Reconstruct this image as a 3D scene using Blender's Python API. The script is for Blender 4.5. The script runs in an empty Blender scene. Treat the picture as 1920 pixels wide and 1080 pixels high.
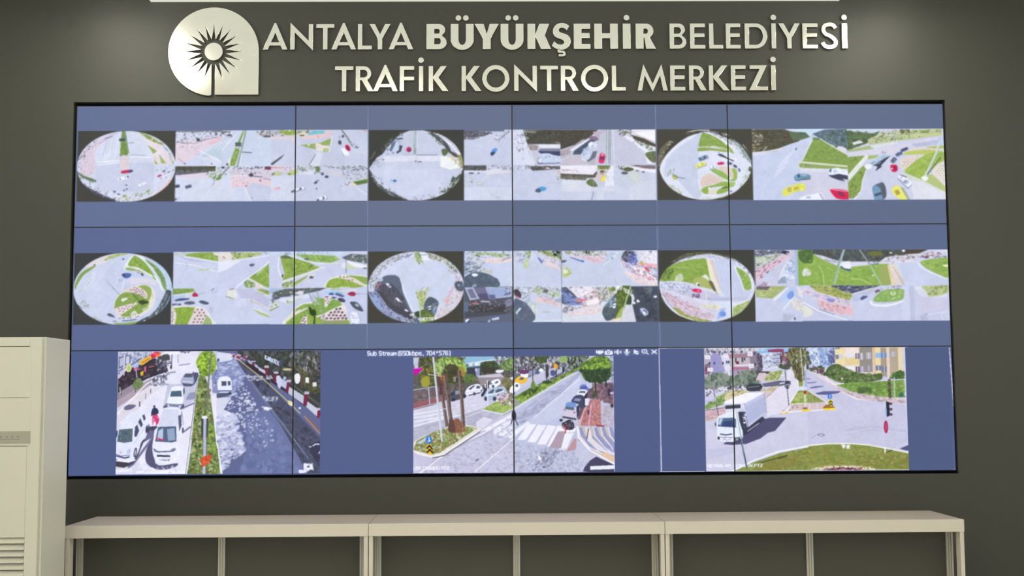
import bpy, bmesh, math
import numpy as np
from mathutils import Vector, Matrix, Euler

# ------------------------------------------------------------------ camera, world, lights, exposure
SC = bpy.context.scene
SC.view_settings.view_transform = 'Standard'
SC.view_settings.look = 'None'
SC.view_settings.exposure = 0.0
SC.view_settings.gamma = 1.0
SC.view_settings.use_curve_mapping = False
FL = 2330.0                                   # focal length for a 1920 px wide frame
ZB = 0.975                                    # height of the lower edge of the display array
CAM_ROT = (1.65777, 0.00593, -0.01327)
CAM_LOC = (-0.1, -6.85, ZB + 0.42)
cd_ = bpy.data.cameras.new('camera')
cd_.sensor_width = 36.0
cd_.lens = 36.0 * FL / 1920.0
cd_.clip_end = 60
cam = bpy.data.objects.new('camera', cd_)
bpy.context.collection.objects.link(cam)
cam.rotation_euler = CAM_ROT
cam.location = CAM_LOC
SC.camera = cam
wd = bpy.data.worlds.new('world')
SC.world = wd
wd.use_nodes = True
wd.node_tree.nodes['Background'].inputs[0].default_value = (0.8, 0.86, 1.0, 1)
wd.node_tree.nodes['Background'].inputs[1].default_value = 0.3
LAMP = (1.0, 0.965, 0.83)                     # ceiling panels
LAMP_FRONT, LAMP_FILL, LAMP_REST = 11.5, 17.0, 5.0
FILL_TINT = (1.0, 0.97, 0.86)                       # glow of the unseen windows added as fill light
FILL_SIDE, FILL_BACK = 1.5, 0.55
CEIL_Z = 3.6

RM = Euler(CAM_ROT).to_matrix()
RMT = np.array(RM)
CL = np.array(CAM_LOC)


def at(px, py, y=0.0):
    """point of the vertical plane at depth y that picture position (px, py) looks at"""
    d = RM @ Vector(((px - 960) / FL, (540 - py) / FL, -1))
    t = (y - CAM_LOC[1]) / d.y
    return Vector(CAM_LOC) + d * t


def link(o):
    bpy.context.collection.objects.link(o)
    return o


def tag(o, label, cat, group=None, kind=None):
    if label: o['label'] = label
    if cat: o['category'] = cat
    if group: o['group'] = group
    if kind: o['kind'] = kind
    return o


def empty(name, loc):
    o = bpy.data.objects.new(name, None)
    o.empty_display_size = 0.1
    o.location = loc
    return link(o)


def mat(name, c, rough=0.5, metal=0.0, spec=0.5, noise=0.0, nscale=30.0, bump=0.0, emit=None, es=0.0):
    m = bpy.data.materials.new(name)
    m.use_nodes = True
    nt = m.node_tree
    b = nt.nodes['Principled BSDF']
    b.inputs['Roughness'].default_value = rough
    b.inputs['Metallic'].default_value = metal
    b.inputs['Specular IOR Level'].default_value = spec
    b.inputs['Base Color'].default_value = (*c, 1)
    if noise or bump:
        tc = nt.nodes.new('ShaderNodeTexCoord')
        n = nt.nodes.new('ShaderNodeTexNoise')
        n.inputs['Scale'].default_value = nscale
        n.inputs['Detail'].default_value = 4
        nt.links.new(tc.outputs['Object'], n.inputs['Vector'])
        if noise:
            mx = nt.nodes.new('ShaderNodeMix'); mx.data_type = 'RGBA'
            mx.inputs[6].default_value = (*[v * (1 - noise) for v in c], 1)
            mx.inputs[7].default_value = (*[min(1, v * (1 + noise)) for v in c], 1)
            nt.links.new(n.outputs['Fac'], mx.inputs[0])
            nt.links.new(mx.outputs[2], b.inputs['Base Color'])
        if bump:
            bp = nt.nodes.new('ShaderNodeBump')
            bp.inputs['Strength'].default_value = bump
            bp.inputs['Distance'].default_value = 0.002
            nt.links.new(n.outputs['Fac'], bp.inputs['Height'])
            nt.links.new(bp.outputs['Normal'], b.inputs['Normal'])
    if emit:
        b.inputs['Emission Color'].default_value = (*emit, 1)
        b.inputs['Emission Strength'].default_value = es
    return m


def boxes(bm, lst):
    for x0, y0, z0, x1, y1, z1 in lst:
        vs = [bm.verts.new((x, y, z)) for x in (x0, x1) for y in (y0, y1) for z in (z0, z1)]
        for f in ((0, 1, 3, 2), (4, 6, 7, 5), (0, 4, 5, 1), (2, 3, 7, 6), (0, 2, 6, 4), (1, 5, 7, 3)):
            bm.faces.new([vs[i] for i in f])


def obj(name, lst, m, parent=None, bevel=0.0, seg=2):
    """boxes given in world coordinates -> ONE mesh object (local to its parent)"""
    bm = bmesh.new()
    boxes(bm, lst)
    bmesh.ops.recalc_face_normals(bm, faces=bm.faces)
    if bevel:
        bmesh.ops.bevel(bm, geom=list(bm.edges), offset=bevel, segments=seg, affect='EDGES', profile=0.5)
    if parent:
        r = parent
        off = Vector()
        while r:
            off += r.location
            r = r.parent
        bmesh.ops.translate(bm, verts=bm.verts, vec=-off)
    me = bpy.data.meshes.new(name)
    bm.to_mesh(me)
    bm.free()
    me.materials.append(m)
    o = link(bpy.data.objects.new(name, me))
    o.parent = parent
    return o


def struct(o):
    o['kind'] = 'structure'
    return o
# ------------------------------------------------------------------ materials
WALLY = -0.02
M_ceil = mat('ceiling_paint', (0.92, 0.92, 0.88), 0.8)
M_white = mat('white_wall_paint', (0.86, 0.85, 0.79), 0.8)
M_floor = mat('floor_tile', (0.80, 0.785, 0.74), 0.25, noise=0.05, nscale=3)
M_bezel = mat('display_bezel', (0.008, 0.010, 0.014), 0.35)
M_niche = mat('niche_lining', (0.006, 0.006, 0.006), 0.7)
M_metal = mat('polished_metal', (0.83, 0.81, 0.75), 0.15, metal=1.0, noise=0.05, nscale=14, bump=0.035)
M_top = mat('table_laminate', (0.52, 0.455, 0.405), 0.42, noise=0.03, nscale=5)
M_edge = mat('table_edge_laminate', (0.66, 0.615, 0.545), 0.45, noise=0.02, nscale=4)
M_alu = mat('aluminium_profile', (0.47, 0.455, 0.405), 0.38, metal=0.35)
M_dark = mat('dark_panel', (0.055, 0.054, 0.042), 0.55, noise=0.06, nscale=4)
M_ac = mat('cabinet_enamel', (0.64, 0.63, 0.55), 0.4, noise=0.015, nscale=3)
M_acg = mat('grey_strip', (0.37, 0.365, 0.30), 0.4)
M_acd = mat('grille_shadow_gap', (0.16, 0.15, 0.12), 0.7)
M_mark = mat('grey_marking', (0.27, 0.265, 0.21), 0.5)


def wall_material():
    m = mat('olive_grey_wall', (0.041, 0.0415, 0.0345), 0.52, spec=0.62)
    nt = m.node_tree
    N, L = nt.nodes, nt.links
    b = N['Principled BSDF']
    geo = N.new('ShaderNodeNewGeometry')
    sep = N.new('ShaderNodeSeparateXYZ')
    L.new(geo.outputs['Position'], sep.inputs[0])

    def math_(op, a, b_=None, c=None):
        n = N.new('ShaderNodeMath'); n.operation = op
        for i, v in enumerate((a, b_, c)):
            if v is None: continue
            if isinstance(v, (int, float)): n.inputs[i].default_value = v
            else: L.new(v, n.inputs[i])
        return n.outputs[0]
    # joints between the wall boards
    joint = None
    for x in (JX1, JX2, -2 * JX2 / 2 - 0.02):
        d = math_('ABSOLUTE', math_('SUBTRACT', sep.outputs[0], x))
        j = math_('LESS_THAN', d, 0.0022)
        joint = j if joint is None else math_('MAXIMUM', joint, j)
    # filler smudges near the upper left corner
    nz = N.new('ShaderNodeTexNoise'); nz.inputs['Scale'].default_value = 9; nz.inputs['Detail'].default_value = 5; nz.inputs['Roughness'].default_value = 0.65
    L.new(geo.outputs['Position'], nz.inputs['Vector'])
    stain = None
    for px, py, rx, rz in ((112, 40, .10, .17), (162, 98, .09, .10), (138, 145, .06, .12), (190, 4, .14, .03)):
        p = at(px, py, WALLY)
        dx = math_('DIVIDE', math_('SUBTRACT', sep.outputs[0], p.x), rx)
        dz = math_('DIVIDE', math_('SUBTRACT', sep.outputs[2], p.z), rz)
        r = math_('SQRT', math_('ADD', math_('MULTIPLY', dx, dx), math_('MULTIPLY', dz, dz)))
        s = math_('MAXIMUM', math_('SUBTRACT', 1.0, r), 0.0)
        stain = s if stain is None else math_('MAXIMUM', stain, s)
    th = math_('MULTIPLY', math_('MULTIPLY', stain, 1.6), math_('MAXIMUM', math_('MULTIPLY', math_('SUBTRACT', nz.outputs['Fac'], 0.50), 7.0), 0.0))
    dark = math_('MINIMUM', math_('MULTIPLY', th, 0.45), 0.38)
    f = math_('MAXIMUM', dark, math_('MULTIPLY', joint, 0.16))
    mx = N.new('ShaderNodeMix'); mx.data_type = 'RGBA'
    mx.inputs[6].default_value = b.inputs['Base Color'].default_value
    mx.inputs[7].default_value = (0.02, 0.02, 0.016, 1)
    L.new(f, mx.inputs[0])
    L.new(mx.outputs[2], b.inputs['Base Color'])
    return m


# ------------------------------------------------------------------ room shell
PW, PH = 1.214, 1.214 * 9 / 16
XB = [-2 * PW, -PW + 0.0055, 0.0, PW - 0.005, 2 * PW]           # joints of the display array
ZR = [ZB + 3 * PH, ZB + 2 * PH, ZB + PH, ZB]
JX1, JX2 = at(956, 60, WALLY).x, at(1770.5, 30, WALLY).x
M_wall = wall_material()
CEIL_Z = at(900, -2.0, WALLY).z
RX0, RX1, RY0 = -4.7, 4.9, -11.5
ox0, ox1, oz0, oz1 = XB[0] - 0.010, XB[4] + 0.004, ZR[3] - 0.015, ZR[0] + 0.017
struct(obj('wall_front', [(RX0, WALLY, 0, ox0, 0.14, CEIL_Z), (ox1, WALLY, 0, RX1, 0.14, CEIL_Z),
                          (ox0, WALLY, 0, ox1, 0.14, oz0), (ox0, WALLY, oz1, ox1, 0.14, CEIL_Z)], M_wall))
struct(obj('wall_niche', [(ox0 - .01, 0.14, oz0 - .01, ox1 + .01, 0.16, oz1 + .01)], M_niche))
struct(obj('floor', [(RX0 - .1, RY0 - .1, -0.1, RX1 + .1, 0.16, 0)], M_floor))
struct(obj('ceiling', [(RX0 - .1, RY0 - .1, CEIL_Z, RX1 + .1, 0.16, CEIL_Z + 0.1)], M_ceil))
struct(obj('wall_left', [(RX0 - .1, RY0, 0, RX0, 0.14, CEIL_Z)], M_white))
struct(obj('wall_right', [(RX1, RY0, 0, RX1 + .1, 0.14, CEIL_Z)], M_white))
struct(obj('wall_back', [(RX0, RY0 - .1, 0, RX1, RY0, CEIL_Z)], mat('grey_wall_paint', (0.14, 0.14, 0.13), 0.8)))
M_fill_side = mat('daylit_blind', (0.6, 0.6, 0.58), 0.8, emit=FILL_TINT, es=FILL_SIDE)
M_fill_back = mat('drawn_blind', (0.4, 0.4, 0.38), 0.8, emit=FILL_TINT, es=FILL_BACK)
for i in range(3):                                               # unseen windows, added as frontal light from behind the camera
    x = -3.0 + i * 3.1
    f = struct(obj('window_%d' % (i + 1), [(x - 1.2, RY0, 0.9, x + 1.2, RY0 + .05, 0.98), (x - 1.2, RY0, 2.92, x + 1.2, RY0 + .05, 3.0),
                                            (x - 1.2, RY0, 0.98, x - 1.12, RY0 + .05, 2.92), (x + 1.12, RY0, 0.98, x + 1.2, RY0 + .05, 2.92)], M_white))
    obj('window_blind', [(x - 1.12, RY0 + .005, 0.98, x + 1.12, RY0 + .02, 2.92)], M_fill_back, f)

for sd, wx in (('left', RX0), ('right', RX1)):  # unseen side windows, added to light the ceiling and the front wall
    for i in range(2):
        y = -3.6 - 4.0 * i
        a, b = (wx, wx + .05) if sd == 'left' else (wx - .05, wx)
        f = struct(obj('window_%d' % ((4 if sd == 'left' else 6) + i), [(a, y - 1.5, 1.0, b, y + 1.5, 1.08), (a, y - 1.5, 3.12, b, y + 1.5, 3.2),
                       (a, y - 1.5, 1.08, b, y - 1.42, 3.12), (a, y + 1.42, 1.08, b, y + 1.5, 3.12)], M_white))
        a, b = (wx + .005, wx + .02) if sd == 'left' else (wx - .02, wx - .005)
        obj('window_blind', [(a, y - 1.42, 1.08, b, y + 1.42, 3.12)], M_fill_side, f)

# ------------------------------------------------------------------ ceiling lamps
M_lf = mat('lamp_diffuser_front', (0.9, 0.9, 0.9), 0.5, emit=LAMP, es=LAMP_FRONT)
M_lamp_fill = mat('lamp_diffuser_middle', (0.9, 0.9, 0.9), 0.5, emit=LAMP, es=LAMP_FILL)  # for the unseen inner lamps, added to brighten the wall's upper middle
M_lr = mat('lamp_diffuser', (0.9, 0.9, 0.9), 0.5, emit=LAMP, es=LAMP_REST)
lp = empty('luminous_ceiling_panel', (-0.2, -1.2, CEIL_Z))
tag(lp, 'wide softly glowing ceiling panel above the sign lettering', 'ceiling lamp')
obj('panel_frame', [(-2.03, -2.42, CEIL_Z - .004, 1.86, WALLY - .002, CEIL_Z)], M_white, lp)
obj('panel_diffuser', [(-2.02, -2.41, CEIL_Z - .016, 1.85, WALLY - .004, CEIL_Z - .0045)], mat('luminous_sheet', (0.12, 0.12, 0.12), 0.6, emit=(0.665, 0.69, 0.585), es=1.0), lp)
for k, (x, y, m, w) in enumerate([(-2.26, -0.98, M_lf, 'left'), (-0.85, -3.15, M_lamp_fill, 'inner left'), (0.55, -3.15, M_lamp_fill, 'inner right'), (2.18, -0.98, M_lf, 'right')] +
                              [(x, y, M_lr, s) for y in (-4.8, -7.2, -9.6) for x, s in ((-2.3, 'left'), (0.0, 'middle'), (2.3, 'right'))]):
    t = empty('ceiling_lamp', (x, y, CEIL_Z))
    tag(t, 'rectangular ceiling light box, %s, in the %s row from the display wall' % (w, {-0.98: 'first', -3.15: 'second', -4.8: 'third', -7.2: 'fourth', -9.6: 'fifth'}[y]), 'ceiling lamp', 'ceiling light boxes')
    hw = 0.155
    obj('lamp_base', [(x - hw - .01, y - .59, CEIL_Z - .012, x + hw + .01, y + .59, CEIL_Z)], M_white, t)
    obj('diffuser', [(x - hw, y - .58, CEIL_Z - .06, x + hw, y + .58, CEIL_Z - .0125)], m, t, bevel=.006)
# ------------------------------------------------------------------ the picture shown on the displays
# What the twelve displays show is authored here as flat drawing (polygons, ellipses, strokes) and
# later becomes the emitted colour of the display surfaces.
SS = 2                                   # drawing resolution: 2 samples per picture unit
CX0, CY0, CX1, CY1 = 118, 184, 1806, 902
CV = np.zeros(((CY1 - CY0) * SS, (CX1 - CX0) * SS, 3), np.float32)


def col(c):
    return np.array(c, np.float32)


class View:
    """drawing window: local units (x, y) -> picture units (x0 + x / s, y0 + y / s)"""

    def __init__(self, x0, y0, s, clip=None, mask=None):
        self.x0, self.y0, self.s = x0, y0, s
        self.clip = clip or (CX0, CY0, CX1, CY1)
        self.ell = mask
        self.rng = np.random.RandomState(int(x0 * 7 + y0))

    def _pts(self, pts):
        p = np.array(pts, np.float64)
        return np.stack([(self.x0 + p[:, 0] / self.s - CX0) * SS, (self.y0 + p[:, 1] / self.s - CY0) * SS], 1)

    def _fill(self, c, p, a=1.0, extra=None):
        cx0, cy0, cx1, cy1 = self.clip
        X0 = max(int(np.floor(p[:, 0].min())), int(round((cx0 - CX0) * SS)))
        X1 = min(int(np.ceil(p[:, 0].max())) + 1, int(round((cx1 - CX0) * SS)))
        Y0 = max(int(np.floor(p[:, 1].min())), int(round((cy0 - CY0) * SS)))
        Y1 = min(int(np.ceil(p[:, 1].max())) + 1, int(round((cy1 - CY0) * SS)))
        if X1 <= X0 or Y1 <= Y0:
            return
        xs = np.arange(X0, X1) + 0.5
        ys = (np.arange(Y0, Y1) + 0.5)[:, None]
        m = np.zeros((Y1 - Y0, X1 - X0), bool)
        n = len(p)
        for i in range(n):
            x1, y1 = p[i]
            x2, y2 = p[(i + 1) % n]
            if y1 == y2:
                continue
            t = (ys - y1) / (y2 - y1)
            c_ = ((ys >= y1) & (ys < y2)) | ((ys >= y2) & (ys < y1))
            m ^= c_ & (xs[None, :] < x1 + t * (x2 - x1))
        if self.ell:
            ex, ey, rx, ry = self.ell
            px = xs[None, :] / SS + CX0
            py = ys / SS + CY0
            m &= ((px - ex) / rx) ** 2 + ((py - ey) / ry) ** 2 <= 1
        if extra is not None:
            m &= extra[Y0:Y1, X0:X1]
        blk = CV[Y0:Y1, X0:X1]
        blk[m] = blk[m] * (1 - a) + col(c) * a

    def P(self, c, *pts, a=1.0):                       # straight-edged shape
        self._fill(c, self._pts(pts), a)

    def B(self, c, x0, y0, x1, y1, a=1.0):             # box
        self.P(c, (x0, y0), (x1, y0), (x1, y1), (x0, y1), a=a)

    def S(self, c, *pts, a=1.0, n=5):                  # smooth closed shape
        p = self._pts(pts)
        o = []
        k = len(p)
        for i in range(k):
            q0, q1, q2, q3 = p[i - 1], p[i], p[(i + 1) % k], p[(i + 2) % k]
            for j in range(n):
                t = j / n
                o.append(0.5 * (2 * q1 + (q2 - q0) * t + (2 * q0 - 5 * q1 + 4 * q2 - q3) * t * t
                                + (3 * q1 - q0 - 3 * q2 + q3) * t ** 3))
        self._fill(c, np.array(o), a)

    def E(self, c, x, y, rx, ry=None, ang=0, a=1.0):   # ellipse
        ry = ry or rx
        t = np.linspace(0, 2 * np.pi, 20, endpoint=False)
        u, v = rx * np.cos(t), ry * np.sin(t)
        r = np.radians(ang)
        self._fill(c, self._pts(np.stack([x + u * np.cos(r) - v * np.sin(r), y + u * np.sin(r) + v * np.cos(r)], 1)), a)

    def L(self, c, w, *pts, a=1.0):                    # stroke
        for (x1, y1), (x2, y2) in zip(pts[:-1], pts[1:]):
            d = np.array([x2 - x1, y2 - y1], float)
            l = np.hypot(*d) or 1
            nx, ny = -d[1] / l * w / 2, d[0] / l * w / 2
            ex, ey = d / l * w * 0.2
            self.P(c, (x1 + nx - ex, y1 + ny - ey), (x2 + nx + ex, y2 + ny + ey), (x2 - nx + ex, y2 - ny + ey), (x1 - nx - ex, y1 - ny - ey), a=a)

    def K(self, cols, n, pts, r=(6, 14), asp=0.5, ang=None, a=0.62):   # n small flecks inside a shape
        q = np.array(pts, float)
        x0, y0, x1, y1 = q[:, 0].min(), q[:, 1].min(), q[:, 0].max(), q[:, 1].max()
        n = int(n * 1.5)
        k = 0
        tries = 0
        while k < n and tries < n * 12:
            tries += 1
            x = x0 + (x1 - x0) * self.rng.rand()
            y = y0 + (y1 - y0) * self.rng.rand()
            ins = False
            for i in range(len(q)):
                (ax, ay), (bx, by) = q[i], q[i - 1]
                if (ay > y) != (by > y) and x < (bx - ax) * (y - ay) / (by - ay) + ax:
                    ins = not ins
            if not ins:
                continue
            k += 1
            rr = 0.72 * (r[0] + (r[1] - r[0]) * self.rng.rand() ** 1.6)
            an = self.rng.rand() * 180 if ang is None else ang + self.rng.randn() * 9
            self.E(cols[self.rng.randint(len(cols))], x, y, rr, rr * (asp + 0.3 * self.rng.rand()), an, a=a)

    def car(self, c, x, y, l, w, ang, g=(60, 64, 90), sh=(130, 136, 170)):   # car seen from high above
        r = np.radians(ang)
        C, S_ = np.cos(r), np.sin(r)

        def T(u, v):
            return (x + u * C - v * S_, y + u * S_ + v * C)
        self.P(sh, *[T(u + l * .06, v + w * .22) for u, v in ((-l / 2, -w / 2), (l / 2, -w / 2), (l / 2, w / 2), (-l / 2, w / 2))], a=.7)
        self.S(c, *[T(u, v) for u, v in ((-l * .5, -w * .3), (-l * .42, -w * .5), (l * .4, -w * .5), (l * .5, -w * .28), (l * .5, w * .28), (l * .4, w * .5), (-l * .42, w * .5), (-l * .5, w * .3))], n=3)
        self.P(g, *[T(u, v) for u, v in ((l * .12, -w * .4), (l * .28, -w * .36), (l * .28, w * .36), (l * .12, w * .4))])
        self.P(g, *[T(u, v) for u, v in ((-l * .36, -w * .34), (-l * .26, -w * .38), (-l * .26, w * .38), (-l * .36, w * .34))])
        self.P(g, *[T(u, v) for u, v in ((-l * .24, w * .3), (l * .14, w * .3), (l * .10, w * .46), (-l * .22, w * .46))])

    def dots(self, c, n, pts, r=9):                    # regular planted spots in a flower bed
        q = np.array(pts, float)
        x0, y0, x1, y1 = q[:, 0].min(), q[:, 1].min(), q[:, 0].max(), q[:, 1].max()
        st = np.sqrt((x1 - x0) * (y1 - y0) / n)
        j = 0
        y = y0 + st * .4
        while y < y1:
            x = x0 + st * (.3 if j % 2 else .8)
            while x < x1:
                ins = False
                for i in range(len(q)):
                    (ax, ay), (bx, by) = q[i], q[i - 1]
                    if (ay > y) != (by > y) and x < (bx - ax) * (y - ay) / (by - ay) + ax:
                        ins = not ins
                if ins:
                    self.E(c, x + self.rng.randn() * 3, y + self.rng.randn() * 3, r, r * .75, -20)
                x += st
            y += st * .8
            j += 1


GLY = {  # stroke letters on a 4 x 6 grid (x right, y down); lower case sits between y 2 and 6
    'A': '0,6 2,0 4,6|1,4 3,4', 'B': '0,0 0,6 3,6 4,5 4,4 3,3 0,3|3,3 4,2 4,1 3,0 0,0', 'C': '4,1 3,0 1,0 0,1 0,5 1,6 3,6 4,5',
    'D': '0,0 0,6 2,6 4,4 4,2 2,0 0,0', 'E': '4,0 0,0 0,6 4,6|0,3 3,3', 'F': '4,0 0,0 0,6|0,3 3,3', 'H': '0,0 0,6|4,0 4,6|0,3 4,3', 'I': '2,0 2,6',
    'J': '4,0 4,5 3,6 1,6 0,5', 'K': '0,0 0,6|4,0 0,3 4,6', 'L': '0,0 0,6 4,6', 'M': '0,6 0,0 2,3 4,0 4,6', 'N': '0,6 0,0 4,6 4,0', 'O': '1,0 3,0 4,1 4,5 3,6 1,6 0,5 0,1 1,0',
    'P': '0,6 0,0 3,0 4,1 4,2 3,3 0,3', 'R': '0,6 0,0 3,0 4,1 4,2 3,3 0,3|2,3 4,6', 'S': '4,1 3,0 1,0 0,1 0,2 1,3 3,3 4,4 4,5 3,6 1,6 0,5', 'T': '0,0 4,0|2,0 2,6',
    'U': '0,0 0,5 1,6 3,6 4,5 4,0', 'V': '0,0 2,6 4,0', 'W': '0,0 1,6 2,3 3,6 4,0', 'Y': '0,0 2,3 4,0|2,3 2,6', 'Z': '0,0 4,0 0,6 4,6',
    '0': '1,0 3,0 4,1 4,5 3,6 1,6 0,5 0,1 1,0', '1': '1,1 2,0 2,6|1,6 3,6', '2': '0,1 1,0 3,0 4,1 4,2 0,6 4,6', '3': '0,0 4,0 2,2.5 4,4 4,5 3,6 1,6 0,5', '4': '3,6 3,0 0,4 4,4',
    '5': '4,0 0,0 0,2.5 3,2.5 4,3.5 4,5 3,6 0,6', '6': '4,0.5 3,0 1,0 0,2 0,5 1,6 3,6 4,5 4,3.5 3,2.7 0,3', '7': '0,0 4,0 1.5,6', '9': '4,3 1,3.3 0,2 0,1 1,0 3,0 4,1 4,4 3,6 1,6',
    'u': '0,2 0,5 1,6 3,6 4,5|4,2 4,6', 'b': '0,0 0,6|0,3 1,2 3,2 4,3 4,5 3,6 1,6 0,5', 't': '1.5,0.5 1.5,5 2.5,6 3.5,6|0,2 3.5,2', 'r': '0.5,2 0.5,6|0.5,3.5 1.5,2 3.5,2',
    'e': '0,4 4,4 4,3 3,2 1,2 0,3 0,5 1,6 3.6,6', 'a': '0.5,2.2 3,2 4,3 4,6|4,4 1,4 0,5 1,6 3,6 4,5', 'm': '0,6 0,2|0,3 1,2 2,3 2,6|2,3 3,2 4,3 4,6', 'k': '0,0 0,6|3.7,2 0,4.3 4,6',
    'p': '0,2 0,8|0,3 1,2 3,2 4,3 4,5 3,6 1,6 0,5', 's': '3.8,2.4 3,2 1,2 0,3 1,4 3,4 4,5 3,6 0.5,6', '(': '3,-.5 1.7,1.5 1.7,5.5 3,7.5', ')': '1,-.5 2.3,1.5 2.3,5.5 1,7.5',
    ',': '1.5,5.3 1.5,6.3 1,7.4', '.': '1.6,5.4 1.6,6', '*': '1,0.7 3,2.3|3,0.7 1,2.3|2,0.3 2,2.7', ':': '2,1.6 2,2.3|2,4.7 2,5.4', '-': '0.5,3 3.5,3', ' ': ''}
WD = {'I': 3, ',': 3.2, '.': 3.2, '(': 4, ')': 4, ':': 4, 'm': 6, 'M': 6, 'W': 6.4, ' ': 3.4, '1': 4, 't': 4.4, 'r': 4.2}


def text(v, s, x, y, h, c, lw, width=None, slope=0, a=1.0):
    """write s: cap height h, lower-left start (x, y) in local units; fitted to width when given"""
    adv = [WD.get(ch, 5.6) for ch in s]
    k = h / 6
    kx = k if width is None else width / sum(adv)
    cur = 0
    for ch, ad in zip(s, adv):
        g = GLY.get(ch, '')
        sx = {'m': 1.15, 'M': 1.1, 'W': 1.2}.get(ch, 1.0)
        for st in g.split('|'):
            if st:
                pp = [tuple(map(float, q.split(','))) for q in st.split()]
                q = [(x + (cur + px * sx) * kx, y - h + py * k + slope * (cur + px) * kx) for px, py in pp]
                v.L(c, lw, *q, a=a)
        cur += ad


# colours that come back often
RD, RL, RDK = (206, 213, 238), (219, 225, 247), (190, 198, 224)
GR, GL, GD, GO = (146, 182, 74), (172, 204, 98), (98, 134, 56), (150, 158, 88)
WH, DK, BK, NV = (240, 244, 255), (70, 70, 66), (44, 46, 50), (84, 88, 124)
PK, RS, RED = (226, 212, 230), (216, 192, 208), (214, 44, 92)
BUSY = [(240, 244, 255), (200, 204, 226), (120, 124, 150), (84, 88, 104), (226, 214, 232), (232, 236, 252)]
BUSYG = [(240, 244, 250), (150, 170, 110), (90, 110, 70), (196, 204, 200), (110, 120, 120), (214, 220, 214)]
# ---- backgrounds of the twelve displays (each has its own tint) and the window grid
def backdrop():
    v = View(0,0,1)
    tint = [[(106,119,158),(106,117,149),(99,112,144),(98,111,145)],
            [(96,109,152),(102,117,154),(97,111,145),(95,109,147)],
            [(84,98,146),(88,101,147),(86,98,144),(82,96,138)]]
    xs = [[118,553.5,960.5,1366,1806],[118,551,961.5,1370,1806],[118,548.5,963,1376,1806]]
    ys = [184,424,655,902]
    for r in range(3):
        for k in range(4):
            v.B(tint[r][k],xs[r][k],ys[r],xs[r][k + 1],ys[r + 1])
    for a,b in (((690,199),(688,655)),((1230,198),(1237,652))):
        v.L((128,140,176),1.3,a,b)


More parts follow.
